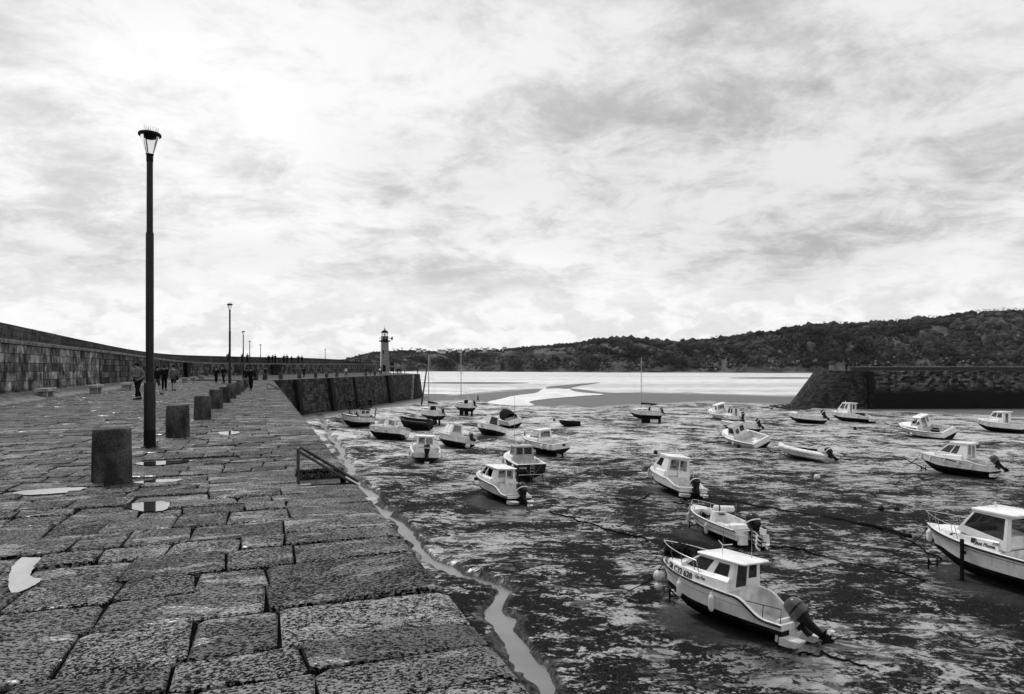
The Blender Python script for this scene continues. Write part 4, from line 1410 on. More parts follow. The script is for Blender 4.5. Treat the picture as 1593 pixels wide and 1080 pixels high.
# ------------------------------------------------------------------ lamp posts
def lamp_post(loc, label, group):
    t = empty('lamp_post', loc, 0, label, 'street lamp', group)
    MB().lathe([(.15, -.01), (.15, .02), (.108, .03), (.108, .34)], 20).build('foot', M['lamp_dark'], t, smooth=True)
    MB().lathe([(.105, .33), (.105, 1.24), (.098, 1.27), (.075, 1.275)], 20).build('base_section', M['lamp_paint'], t, smooth=True)
    MB().lathe([(.072, 1.26), (.072, 4.18), (.068, 4.21)], 20).build('lower_shaft', M['lamp_paint'], t, smooth=True)
    MB().lathe([(.058, 4.2), (.056, 5.62)], 20).build('upper_shaft', M['lamp_paint'], t, smooth=True)
    MB().lathe([(.062, 5.6), (.062, 5.72), (.075, 5.745)], 20).build('collar', M['lamp_dark'], t, smooth=True)
    MB().lathe([(.068, 5.74), (.165, 6.09)], 24, cap=False).build('glass_cone', M['glass_clear'], t, smooth=True)
    mb = MB()
    for a in (.4, 2.5, 4.6):
        mb.tube([(.055 * math.cos(a), .055 * math.sin(a), 5.74), (.145 * math.cos(a), .145 * math.sin(a), 6.1)], .006, 5)
    mb.lathe([(.085, 6.05), (.12, 6.1)], 16)
    mb.build('bracket', M['lamp_dark'], t)
    cap = MB().lathe([(.196, 6.098), (.206, 6.112), (.206, 6.138), (.195, 6.155), (.10, 6.175), (.01, 6.18)], 24).build('cap', M['lamp_dark'], t, smooth=True)
    mb = MB()
    r = random.Random(1)
    for _ in range(22):
        a, d = r.uniform(0, 6.28), r.uniform(.02, .16)
        b = Vector((d * math.cos(a), d * math.sin(a), 6.18))
        mb.tube([b, b + Vector((r.uniform(-.03, .05), r.uniform(-.03, .03), r.uniform(.07, .11)))], .0022, 4)
    mb.build('bird_spike', M['lamp_dark'], cap)
    return t
proto = lamp_post(gp(233, 696), 'tall slim lamp post with conical glass head standing beside the stone bollards and stairs', 'lamp posts along the pier')
lamps = [(357.5, 47.0, 'lamp post behind the sixth stone bollard of the row'), (378.5, 82, 'lamp post close to the walking person in black'), (388.5, 112, 'lamp post at the far end of the bollard row, before the bend'),
         (405.3, 128, 'lamp post beyond the pier bend in front of the wall stairway'), (506, 158, 'lamp post in front of the far straight stretch of sea wall'), (574, 192, 'lamp post next to the lighthouse, left by the wall end'), (623, 205, 'lamp post behind the group of people at the pier end')]
for px, Y, lb in lamps:
    t = copy_tree(proto)
    t.location = ((px - CX) / F * Y, Y, 0)
    t['label'] = lb

# ------------------------------------------------------------------ granite bollards
def bollard_mesh(seed):
    r = random.Random(seed)
    mb = MB()
    prof = [(.245, -.05), (.246, .05), (.242, .35), (.236, .66), (.232, .705), (.218, .722), (.12, .726)]
    n = 20
    secs = []
    for rad, z in prof:
        secs.append([Vector((rad * (1 + .014 * math.sin(3 * k + seed) + r.uniform(-.008, .008)) * math.cos(2 * math.pi * k / n), rad * (1 + r.uniform(-.008, .008)) * math.sin(2 * math.pi * k / n), z + (r.uniform(-.006, .006) if z > .6 else 0))) for k in range(n)])
    mb.loft(secs, closed=True)
    me = mb.mesh('bollard')
    me.materials.append(M['bollard'])
    me.polygons.foreach_set('use_smooth', [True] * len(me.polygons))
    me.set_sharp_from_angle(angle=R(50))
    return me
bms = [bollard_mesh(i) for i in range(3)]
def bollard(p, i, label, group='stone bollards along the quay', sc=1.0):
    o = bpy.data.objects.new('bollard', bms[i % 3])
    link(o)
    o.location = p
    o.rotation_euler = (0, 0, i * 1.7)
    o.scale = (sc, sc, sc * (1 + .04 * math.sin(i * 3)))
    tag(o, label, 'bollard', group)
ordn = ['stout granite bollard nearer than the tall lamp post, first of the row', 'granite bollard just beyond the tall lamp post, second of the row', 'third granite bollard of the row along the quay', 'fourth granite bollard of the row along the quay', 'fifth granite bollard of the row along the quay',
        'sixth granite bollard of the row along the quay', 'seventh granite bollard of the row along the quay', 'eighth granite bollard of the row along the quay', 'ninth granite bollard of the row along the quay', 'last granite bollard of the row before the bend']
for i, (px, py) in enumerate([(174, 748), (276.5, 680), (315, 652.2), (336, 635.5), (349.5, 626), (360, 619.5), (367.5, 613.8), (373.5, 609.5), (378, 606), (382, 603)]):
    bollard(gp(px, py), i, ordn[i])
for i, px in enumerate((398, 412, 436.5, 466, 491, 508, 524, 569, 583)):
    # along the far quay, set back from the edge
    k = min((abs(CX + F * (BEND + D2 * a - N2 * 3.2).x / (BEND + D2 * a - N2 * 3.2).y - px), a) for a in np.arange(-14, 110, .2))[1]
    p = BEND + D2 * k - N2 * 3.2
    bollard((p.x, p.y, 0), i + 11, 'small far granite bollard on the quay beyond the bend', 'far bollards beyond the bend', 1.15)

# ------------------------------------------------------------------ stone benches by the sea wall
def bench():
    t = empty('stone_bench', (0, 0, 0), 0, 'x', 'bench', 'stone benches by the sea wall')
    def slab(c, d, name, ch=.015):
        mb = MB()
        x, y, z = d[0] / 2, d[1] / 2, d[2] / 2
        cv = Vector(c)
        ring = lambda kx, ky, zz_: [cv + Vector(p) for p in ((-kx, -ky, zz_), (kx, -ky, zz_), (kx, ky, zz_), (-kx, ky, zz_))]
        mb.loft([ring(x - ch, y - ch, -z), ring(x, y, -z + ch), ring(x, y, z - ch), ring(x - ch, y - ch, z)], closed=True)
        mb.build(name, M['bench'], t)
    slab((0, 0, .44), (1.75, .52, .17), 'seat')
    slab((-.55, 0, .175), (.28, .40, .35), 'support')
    slab((.55, 0, .175), (.28, .40, .35), 'support')
    return t
b0 = bench()
bl = [(66, 620, 'pale stone bench against the sea wall, the one farthest from the lamp post'), (145, 612.5, 'stone bench against the sea wall, middle of three'), (194, 607.5, 'stone bench against the sea wall beside the man in the pale jacket'),
      (286, 595.5, 'stone bench against the sea wall behind the walking man with shoulder strap'), (298.5, 593.2, 'stone bench against the sea wall just before the dark wall recess'), (312, 590.5, 'stone bench against the sea wall just past the dark wall recess'), (323.5, 588.8, 'last stone bench along the sea wall, near the two walkers')]
for i, (px, py, lb) in enumerate(bl):
    t = b0 if i == 0 else copy_tree(b0)
    p = gp(px, py)
    k = int(np.argmin((WX - p.x) ** 2 + (WY - p.y) ** 2))
    n = wall_path[k][1]
    t.location = (p.x, p.y + .25, 0.0)
    t.rotation_euler = (0, 0, math.atan2(n.y, n.x) + math.pi / 2)
    t['label'] = lb

# ------------------------------------------------------------------ boats
def lerp(a, b, k): return a + (b - a) * k
def sst(a, b, x):
    k = min(max((x - a) / (b - a), 0), 1)
    return k * k * (3 - 2 * k)

BROOT, KL, SHORTS = {}, {}, {}
class Boat:
    """bow along +x, port +y, keel foot at the origin"""
    def __init__(s, key, name, label, short, roll=0.0, pitch=0.0, hull='hull_white', bottom='antifoul', drop=0.0, full=2.4, transom=.86, sheer=.24, keel_lift=0.0, cat='boat'):
        c, rz, s.L, s.B, s.D = PLACE[key]
        s.key, s.short = key, short
        s.drop, s.full, s.tr, s.sh, s.kl = drop, full, transom, sheer, keel_lift
        s.root = empty(name, (c.x, c.y, c.z - 0.06 + keel_lift), 0, label, cat, None)
        k_, kz_, fx_, fy_ = FIT.get(key, (1, 1, 0, 0))
        s.root.location = (c.x + fx_, c.y + fy_, float(mud_base(c.x + fx_, c.y + fy_)) - .06 + keel_lift * k_ * kz_)
        s.root.scale = (k_, k_, k_ * kz_)
        s.root.rotation_euler = (Matrix.Rotation(rz, 4, 'Z') @ Matrix.Rotation(-pitch, 4, 'Y') @ Matrix.Rotation(roll, 4, 'X')).to_euler()
        s.M = Matrix.Translation(s.root.location) @ s.root.rotation_euler.to_matrix().to_4x4() @ Matrix.Diagonal((*s.root.scale, 1))
        BROOT[key] = s.root
        KL[key] = keel_lift
        SHORTS[short] = (Vector(s.root.location), Vector((math.cos(rz), math.sin(rz), 0)))
        s.hullm, s.botm = M[hull], M[bottom]
        s.hull()
    # shape functions of t: 0 transom .. 1 stem
    def b(s, t):
        if t < .5:
            return s.B / 2 * (s.tr + (1 - s.tr) * math.sin(t / .5 * math.pi / 2))
        return max(.02, s.B / 2 * (1 - ((t - .5) / .5) ** s.full) ** .85)
    def sz(s, t):
        z = s.D * (1 + s.sh * t ** 2)
        if s.drop:
            z -= s.drop * (1 - sst(.10, .30, t))
        return z
    def kz(s, t):
        return 0 if t < .6 else s.D * .98 * ((t - .6) / .4) ** 2.6
    def x(s, t): return -s.L / 2 + s.L * t
    def chine(s, t):
        k, h = s.kz(t), s.D * (1 + s.sh * t ** 2)
        z = max(k, min(lerp(k, h, lerp(.40, .42, t)), .62 * s.D))
        return s.b(t) * lerp(.90, .60, sst(.45, 1, t)) * sst(0, .14 * s.D, z - k), z
    def section(s, t):
        k = s.kz(t)
        cy, cz = s.chine(t)
        by, bz = s.b(t), s.sz(t)
        wz = min(cz + .09 * s.D, bz - .05)
        pts = [(0, k), (cy * .5, lerp(k, cz, .42)), (cy, cz)]
        e = lerp(.75, 1.5, sst(.4, .95, t))
        full_z = s.D * (1 + s.sh * t ** 2)
        top = []
        for f in (0, .16, .34, .58, .8, 1):
            z = lerp(cz, full_z, f)
            y = lerp(cy, by, f ** e)
            top.append((y, min(z, bz)))
        return pts, top
    def hull(s):
        ts = [0, .05, .1, .15, .2, .25, .3, .4, .5, .58, .65, .71, .77, .82, .87, .91, .945, .975, 1.0]
        bot, top = [], []
        for t in ts:
            p, q = s.section(t)
            x = s.x(t)
            low = p + [q[1]]
            bot.append([Vector((x, -y, z)) for y, z in reversed(low)] + [Vector((x, y, z)) for y, z in low[1:]])
            top.append(([Vector((x, y, z)) for y, z in q[1:]], [Vector((x, -y, z)) for y, z in q[1:]]))
        mb = MB()
        mb.loft(bot, cap=False)
        mb.poly([Vector((v.x, v.y, v.z)) for v in bot[0]])
        mb.build('hull_bottom', s.botm, s.root, smooth=True)
        mb = MB()
        mb.loft([a for a, b in top], cap=False)
        mb.loft([b for a, b in top], cap=False)
        a, b = top[0]
        mb.poly([Vector(v) for v in a] + [Vector(v) for v in reversed(b)])
        mb.build('hull', s.hullm, s.root, smooth=True, angle=55)
    def deck(s, tc, gun=.13, floor=.42, mt='nonskid', inner='gelcoat_worn', t_aft=.045, crown=.05):
        s.tc, s.floor = tc, floor * s.D
        mb = MB()
        ts = [tc + (1 - tc) * i / 14 for i in range(15)]
        secs = []
        for t in ts:
            b, z, x = s.b(t), s.sz(t) + .004, s.x(t)
            secs.append([Vector((x, b * k, z + crown * (1 - k * k) * min(1, b))) for k in (-1, -.6, -.2, .2, .6, 1)])
        mb.loft(secs, cap=False)
        if tc > .06:
            ts = [t_aft + (tc - t_aft) * i / 10 for i in range(11)]
            for sg in (-1, 1):
                mb.loft([[Vector((s.x(t), sg * s.b(t), s.sz(t) + .004)), Vector((s.x(t), sg * (s.b(t) - gun), s.sz(t) + .012))] for t in ts], cap=False)
            b0, b1 = s.b(0), s.b(t_aft)
            mb.quad((s.x(0), -b0, s.sz(0) + .004), (s.x(0), b0, s.sz(0) + .004), (s.x(t_aft), b1, s.sz(t_aft) + .004), (s.x(t_aft), -b1, s.sz(t_aft) + .004))
        mb.build('deck', M[mt], s.root, smooth=True)
        if tc > .06:
            mb = MB()
            secs = []
            for t in ts:
                w_, x = s.b(t) - gun, s.x(t)
                fl = min(s.floor, s.sz(t) - .12)
                w2 = min(w_ - .02, max(.05, s.chine(t)[0] * .92))
                secs.append([Vector((x, w_, s.sz(t) + .012)), Vector((x, w2, fl)), Vector((x, -w2, fl)), Vector((x, -w_, s.sz(t) + .012))])
            mb.loft(secs, cap=False)
            mb.add(secs[0], [(0, 1, 2, 3)]).add(secs[-1], [(0, 1, 2, 3)])
            mb.build('cockpit', M[inner], s.root)
    def rub(s, mt='black', r=.028, dz=-.03):
        mb = MB()
        for sg in (-1, 1):
            mb.tube([(s.x(t) + (.01 if t == 1 else 0), sg * (s.b(t) + .012), s.sz(t) + dz) for t in [i / 24 for i in range(25)]], r, 6)
        mb.build('rub_rail', M[mt], s.root, smooth=True)
    def stripe(s, f=.72, mt='grey_paint', r=.010, t0=.02, t1=.97):
        mb = MB()
        for sg in (-1, 1):
            pts = []
            for i in range(21):
                t = lerp(t0, t1, i / 20)
                q = s.section(t)[1]
                fs = [0, .16, .34, .58, .8, 1]
                y = float(np.interp(f, fs, [a for a, b in q]))
                z = float(np.interp(f, fs, [b for a, b in q]))
                pts.append((s.x(t), sg * (y + .003), z))
            mb.tube(pts, r, 5)
        mb.build('stripe', M[mt], s.root)
    def coach(s, t0, t1, h0, h1, inset=.22, mt='gelcoat', windows=0, name='coachroof', nose=.6):
        """low trunk between stations t0 (aft) and t1 (fore)"""
        mb = MB()
        secs = []
        s.coachp = (t0, t1, h0, h1, inset)
        for i in range(9):
            k = i / 8
            t = lerp(t0, t1, k)
            w_ = max(.06, s.b(t) - inset * lerp(1, nose, k))
            h = lerp(h0, h1, k ** 1.3)
            z, x = s.sz(t), s.x(t)
            secs.append([Vector((x, w_, z - .03)), Vector((x, w_ * .96, z + h * .72)), Vector((x, w_ * .84, z + h * .96)), Vector((x, w_ * .3, z + h * 1.08)), Vector((x, -w_ * .3, z + h * 1.08)), Vector((x, -w_ * .84, z + h * .96)), Vector((x, -w_ * .96, z + h * .72)), Vector((x, -w_, z - .03))])
        mb.loft(secs, cap=False)
        mb.add(secs[0], [tuple(range(8))]).add(secs[-1], [tuple(range(8))])
        o = mb.build(name, M[mt], s.root, smooth=True, angle=35)
        for wi in range(windows):
            for sg in (-1, 1):
                k0, k1 = (wi + .12) / windows * .8, (wi + .88) / windows * .8
                mb = MB()
                q = []
                for k, f in ((k0, .25), (k1, .28), (k1 * .97, .66), (k0, .68)):
                    t = lerp(t0, t1, k)
                    w_ = max(.06, s.b(t) - inset * lerp(1, nose, k)) + .006
                    q.append(Vector((s.x(t), sg * lerp(w_, w_ * .965, f), s.sz(t) + lerp(h0, h1, k ** 1.3) * f)))
                mb.add(q, [(0, 1, 2, 3)])
                mb.build('side_window', M['glass_dark'], o)
        return o
    @staticmethod
    def panel(mb, cor, holes, th=.045):
        """wall panel with rectangular holes in u,v; returns pane quads"""
        bl, br, tr, tl = [Vector(c) for c in cor]
        nrm = (br - bl).cross(tl - bl).normalized()
        P = lambda u, v, d=0: bl.lerp(br, u).lerp(tl.lerp(tr, u), v) - nrm * d
        us = sorted({0, 1, *[h[0] for h in holes], *[h[2] for h in holes]})
        vs = sorted({0, 1, *[h[1] for h in holes], *[h[3] for h in holes]})
        def hole(u, v):
            return any(h[0] < u < h[2] and h[1] < v < h[3] for h in holes)
        for u0, u1 in zip(us[:-1], us[1:]):
            for v0, v1 in zip(vs[:-1], vs[1:]):
                if hole((u0 + u1) / 2, (v0 + v1) / 2):
                    continue
                mb.add([P(u0, v0), P(u1, v0), P(u1, v1), P(u0, v1), P(u0, v0, th), P(u1, v0, th), P(u1, v1, th), P(u0, v1, th)], [(0, 1, 2, 3), (7, 6, 5, 4), (0, 4, 5, 1), (1, 5, 6, 2), (2, 6, 7, 3), (3, 7, 4, 0)])
        panes = []
        for h in holes:
            panes.append([P(h[0], h[1], th * .4), P(h[2], h[1], th * .4), P(h[2], h[3], th * .4), P(h[0], h[3], th * .4)])
        return panes
    def house(s, ta, tw, tr, zt, w0, w1=None, zbf=0.0, ta_top=None, side=((.10, .45, .48, .90), (.54, .45, .93, .90)), front=((.06, .42, .48, .92), (.52, .42, .94, .92)), aft=((.30, 0, .70, .86),), aft_pane=False, over=(.10, .30), mt='gelcoat', gl='glass', roof_mt='gelcoat', zb=None, roofname='roof', roof_t=.06):
        """wheelhouse: aft wall at ta, windscreen foot at tw, roof front at tr, roof height zt (m over keel)"""
        w1 = w1 or w0 * .9
        xa, xw, xr = s.x(ta), s.x(tw), s.x(tr)
        xt = s.x(ta_top) if ta_top is not None else xa
        zb = s.sz((ta + tw) / 2) - .05 if zb is None else zb
        zf = zb + zbf
        h = empty if False else None
        cab = MB()
        panes = []
        for sg in (1, -1):
            A = [(xw, sg * w0, zf), (xa, sg * w0, zb), (xt, sg * w1, zt), (xr, sg * w1, zt)]
            if sg < 0:
                A = [A[1], A[0], A[3], A[2]]
                hs = [(1 - b_, c_, 1 - a_, d_) for a_, c_, b_, d_ in side]
            else:
                hs = list(side)
            panes += [(q, 'side_window') for q in s.panel(cab, A, hs)]
        e = .048
        panes += [(q, 'windscreen') for q in s.panel(cab, [(xw, -w0 + e, zf), (xw, w0 - e, zf), (xr, w1 - e, zt), (xr, -w1 + e, zt)], list(front))]
        ap = s.panel(cab, [(xa, w0 - e, zb), (xa, -w0 + e, zb), (xt, -w1 + e, zt), (xt, w1 - e, zt)], list(aft)) if aft is not None else []
        if aft_pane:
            panes += [(q, 'rear_pane_or_shade') for q in ap]
        o = cab.build('wheelhouse', M[mt], s.root, fix=False)
        for q, nm in panes:
            p = MB().add(q, [(0, 1, 2, 3)]).build(nm, M[gl], o)
        MB().add([(xw - .06, w0 - .06, zf + .02), (xw - .06, -w0 + .06, zf + .02), (xw - .45, -w0 + .06, zf + .06), (xw - .45, w0 - .06, zf + .06), (xw - .47, -w0 + .06, zb - .3), (xw - .47, w0 - .06, zb - .3)], [(0, 1, 2, 3), (3, 2, 4, 5)]).build('dashboard', M['interior'], o)
        # roof slab with overhang and crown
        f_, a_ = over
        def ring(dx, z, crown=0):
            pts = []
            n = 6
            x0, x1, yy = xt - a_ - dx, xr + f_ + dx, w1 + .06 + dx
            for cx_, cy_, a0 in ((x1, yy, 0), (x0, yy, 90), (x0, -yy, 180), (x1, -yy, 270)):
                rr_ = .14
                ccx = cx_ - rr_ * (1 if cx_ == x1 else -1)
                ccy = cy_ - rr_ * (1 if cy_ > 0 else -1)
                for i in range(n):
                    an = R(a0 + 90 * i / (n - 1))
                    pts.append(Vector((ccx + rr_ * math.cos(an), ccy + rr_ * math.sin(an), z)))
            return pts
        mb = MB()
        secs = [ring(-.05, zt - .01), ring(0, zt + .015), ring(0, zt + roof_t), ring(-.05, zt + roof_t + .02)]
        mb.loft(secs, closed=True, cap=False)
        mb.add(secs[0], [tuple(range(24))])
        cen = Vector(((xt + xr) / 2, 0, zt + roof_t + .05))
        k = len(mb.v)
        mb.add(secs[-1] + [cen], [(i, (i + 1) % 24, 24) for i in range(24)])
        mb.build(roofname, M[roof_mt], o, smooth=True, angle=50)
        s.cab = o
        s.roofz = zt + roof_t + .05
        return o
    def pulpit(s, t0, h=.42, mt='steel', posts=3, r=.013, k=.88, base=0.0, mid=False, close=True):
        mb = MB()
        ts = [lerp(t0, .985, i / 8) for i in range(9)]
        line = [Vector((s.x(t), s.b(t) * k + .02, s.sz(t) + base + h)) for t in ts]
        line = [Vector((s.x(t0) - .12, s.b(t0) * k + .02, s.sz(t0) + base + .02))] + line
        other = [Vector((p.x, -p.y, p.z)) for p in line]
        loop = line + [Vector((s.x(1) + .06, 0, s.sz(1) + base + h))] + list(reversed(other))
        if close:
            mb.tube(loop, r, 6)
        else:
            mb.tube(line, r, 6).tube(other, r, 6)
        for i in range(posts):
            t = lerp(t0 + .03, .97, i / max(1, posts - 1))
            for sg in (-1, 1):
                mb.tube([(s.x(t) - .08, sg * (s.b(t) * (k - .02)), s.sz(t) + base), (s.x(t), sg * (s.b(t) * k + .02), s.sz(t) + base + h)], r * .9, 6)
        mb.build('pulpit_rail', M[mt], s.root, smooth=True)
    def rail(s, pts, name='rail', mt='steel', r=.013):
        mb = MB()
        for p in pts:
            mb.tube(p, r, 6)
        return mb.build(name, M[mt], s.root, smooth=True)
    def motor(s, y=0.0, tilt=45, sc=1.0, cowl='motor', z=None, x=None, steer=0):
        z = s.sz(0) - .08 if z is None else z
        x = s.x(0) - .02 if x is None else x
        o = empty('outboard_motor', (0, 0, 0))
        o.parent = s.root
        o.location = (x, y, z)
        o.rotation_euler = (Matrix.Rotation(R(steer), 4, 'Z') @ Matrix.Rotation(R(tilt), 4, 'Y')).to_euler()
        o.scale = (sc,) * 3
        outboard(o, cowl)
        return o
    def swim(s, length=.45, z=.34, yk=.8):
        """swim platforms either side of the motor"""
        for sg in (-1, 1):
            mb = MB()
            b = s.b(0)
            x0 = s.x(0)
            ring = lambda zz_, k: [Vector((x0 + .03, sg * .30, zz_)), Vector((x0 - length * k, sg * .34, zz_)), Vector((x0 - length * k, sg * b * .80, zz_)), Vector((x0 - length * k * .55, sg * b * .96, zz_)), Vector((x0 + .03, sg * b * .985, zz_))]
            mb.loft([ring(z * s.D - .18, .75), ring(z * s.D, 1.0), ring(z * s.D + .03, .97)], closed=True)
            mb.build('swim_platform', M['gelcoat_worn'], s.root)
    def pole(s, t, y, z, h, r=.012, lean=(0, 0), name='antenna', mt='steel'):
        return MB().tube([(s.x(t), y, z), (s.x(t) + lean[0], y + lean[1], z + h)], [r, r * .5], 6).build(name, M[mt], s.root)
    def world(s, p): return s.M @ Vector(p)
    def text(s, body, size, origin, xdir, updir, mt='lettering', name='lettering', shear=0.0):
        """lettering lying on the surface at origin; xdir and updir in boat space"""
        cu = bpy.data.curves.new('t', 'FONT')
        cu.body = body
        cu.size = size
        cu.shear = shear
        cu.extrude = .002
        cu.offset = size * .022
        cu.align_x = 'LEFT'
        tmp = bpy.data.objects.new('t', cu)
        C.objects.link(tmp)
        dg = bpy.context.evaluated_depsgraph_get()
        me = bpy.data.meshes.new_from_object(tmp.evaluated_get(dg))
        C.objects.unlink(tmp)
        bpy.data.objects.remove(tmp)
        me.materials.clear()
        me.materials.append(M[mt])
        X = Vector(xdir).normalized()
        Z = X.cross(Vector(updir)).normalized()
        Yv = Z.cross(X)
        mat = Matrix((X, Yv, Z)).transposed().to_4x4()
        me.transform(Matrix.Translation(Vector(origin) + Z * .006) @ mat)
        o = bpy.data.objects.new(name, me)
        link(o, s.root)
        return o
    def text_on(s, body, size, fn, mt='lettering', name='lettering', shear=0.0, stretch=1.0):
        """lettering bent onto a surface: fn(along, up) gives a point of that surface in boat space"""
        o = s.text(body, size, (0, 0, 0), (1, 0, 0), (0, 1, 0), mt, name, shear)
        for v in o.data.vertices:
            a, u, d = v.co.x * stretch, v.co.y, v.co.z
            p = Vector(fn(a, u))
            n = (Vector(fn(a + .02, u)) - p).cross(Vector(fn(a, u + .02)) - p).normalized()
            v.co = p + n * (.004 + max(0, d))
        return o
    def side_fn(s, t0, f0, side=1):
        """surface map of the topsides, running aft from station t0 at height share f0"""
        def fn(a, u):
            t = t0 - a / s.L
            q = s.section(t)[1]
            fs = [0, .16, .34, .58, .8, 1]
            h = q[-1][1] - q[0][1]
            f = f0 + u / max(h, .1)
            return (s.x(t), side * (float(np.interp(f, fs, [v[0] for v in q])) + .004), float(np.interp(f, fs, [v[1] for v in q])))
        return fn
    def fender(s, t, side, drop=.12, length=.5, r=.1, mt='fender', n=None):
        """cylindrical fender hung from the gunwale, a thing of its own"""
        y = side * (s.b(t) + .02)
        top = s.world((s.x(t), y, s.sz(t) + .02))
        out = (s.M.to_3x3() @ Vector((0, side, 0)))
        out.z = 0
        out.normalize()
        p = top + out * (r + .03)
        lab = ('white' if mt == 'fender' else 'grey') + ' fender hanging on the ' + ('port' if side > 0 else 'starboard') + ' side of ' + s.short
        e = empty('fender', (p.x, p.y, p.z - drop - length), 0, lab, 'fender', 'fenders of ' + s.short)
        MB().lathe([(.02, -.02), (r * .55, 0), (r * .9, .05), (r, .1), (r, length - .12), (r * .9, length - .06), (r * .5, length - .015), (.03, length), (.03, length + .05)], 12).build('body', M[mt], e, smooth=True)
        loc = Vector((p.x, p.y, p.z - drop - length))
        MB().tube([(0, 0, length + .04), (top - loc) + Vector((0, 0, -.02))], .008, 5).build('rope', M['rope'], e)

OB = {}
def outboard(parent, cowl):
    """outboard engine parts; drive leg down, tilted by the parent"""
    def sec(z, cx, lx, ly, n=16, p=3.0):
        out = []
        for i in range(n):
            a = 2 * math.pi * i / n
            c_, s_ = math.cos(a), math.sin(a)
            out.append(Vector((cx + lx / 2 * math.copysign(abs(c_) ** (2 / p), c_), ly / 2 * math.copysign(abs(s_) ** (2 / p), s_), z)))
        return out
    def put(key, mk, mt, smooth=True, par=None):
        kk = (key, mt)
        if kk not in OB:
            o = mk().build(key, M[mt], par or parent, smooth=smooth, angle=45)
            OB[kk] = o.data
            return o
        o = bpy.data.objects.new(key, OB[kk])
        return link(o, par or parent)
    c = put('cowl', lambda: MB().loft([sec(.16, -.33, .50, .36), sec(.22, -.34, .60, .42), sec(.42, -.35, .66, .46), sec(.62, -.36, .60, .44), sec(.76, -.33, .46, .36), sec(.80, -.31, .30, .24)], closed=True), cowl)
    put('cowl_band', lambda: MB().loft([sec(.40, -.35, .67, .468), sec(.46, -.355, .665, .466)], closed=True, cap=False), 'motor' if cowl == 'motor_grey' else 'gelcoat', par=c)
    put('skirt', lambda: MB().loft([sec(-.05, -.30, .30, .22), sec(.05, -.31, .40, .30), sec(.17, -.33, .51, .37)], closed=True), 'motor_dark')
    put('leg', lambda: MB().loft([sec(-.62, -.34, .22, .09), sec(-.40, -.32, .26, .13), sec(-.04, -.30, .30, .21)], closed=True), 'motor_dark')
    put('cavitation_plate', lambda: MB().loft([sec(-.64, -.42, .50, .26), sec(-.62, -.42, .50, .26)], closed=True), 'motor_dark')
    put('gearcase', lambda: MB().loft([[Vector((x, r * math.cos(a), -.78 + r * math.sin(a))) for a in [2 * math.pi * i / 10 for i in range(10)]] for x, r in ((-.10, .01), (-.16, .05), (-.30, .07), (-.50, .07), (-.60, .05))], closed=True).add([(-.20, .02, -.63), (-.5, .02, -.63), (-.46, .03, -.74), (-.24, .03, -.74), (-.20, -.02, -.63), (-.5, -.02, -.63), (-.46, -.03, -.74), (-.24, -.03, -.74)], [(0, 1, 2, 3), (4, 7, 6, 5), (0, 4, 5, 1), (1, 5, 6, 2), (3, 2, 6, 7), (0, 3, 7, 4)]), 'motor_dark')
    put('skeg', lambda: MB().add([(-.22, .012, -.83), (-.48, .012, -.83), (-.54, .008, -1.0), (-.40, .008, -.98), (-.22, -.012, -.83), (-.48, -.012, -.83), (-.54, -.008, -1.0), (-.40, -.008, -.98)], [(0, 1, 2, 3), (4, 7, 6, 5), (0, 4, 5, 1), (1, 5, 6, 2), (2, 6, 7, 3), (3, 7, 4, 0)]), 'motor_dark', False)
    def prop():
        mb = MB().loft([[Vector((x, r * math.cos(a), -.78 + r * math.sin(a))) for a in [2 * math.pi * i / 10 for i in range(10)]] for x, r in ((-.59, .05), (-.70, .05), (-.74, .015))], closed=True)
        for i in range(3):
            a = 2 * math.pi * i / 3 + .5
            u, v = Vector((0, math.cos(a), math.sin(a))), Vector((0, -math.sin(a), math.cos(a)))
            c0 = Vector((-.65, 0, -.78))
            pts = [c0 + u * .04 - v * .04 + Vector((.03, 0, 0)), c0 + u * .10 - v * .09 + Vector((.05, 0, 0)), c0 + u * .17 - v * .05 + Vector((.03, 0, 0)), c0 + u * .18 + v * .03 - Vector((.02, 0, 0)), c0 + u * .11 + v * .08 - Vector((.05, 0, 0)), c0 + u * .04 + v * .04 - Vector((.03, 0, 0))]
            k = Vector((.008, 0, 0))
            mb.loft([[p - k for p in pts], [p + k for p in pts]], closed=True)
        return mb
    put('propeller', prop, 'gelcoat_worn', False)
    put('bracket', lambda: MB().box((-.06, 0, -.16), (.14, .26, .42)).box((.03, .1, -.02), (.14, .05, .12)).box((.03, -.1, -.02), (.14, .05, .12)), 'motor_dark', False)

def ball(name, p, r, label, mt='buoy', group=None):
    e = empty(name, p, 0, label, 'buoy', group)
    MB().lathe([(.02, -r)] + [(r * math.cos(a), r * math.sin(a)) for a in [R(d) for d in range(-75, 76, 15)]] + [(r * .18, r), (r * .16, r * 1.18), (.02, r * 1.2)], 16).build('float', M[mt], e, smooth=True)
    MB().lathe([(r * .2, r * .95), (r * .2, r * 1.25), (r * .1, r * 1.3)], 8).build('eye', M['black'], e, smooth=True)
    return e

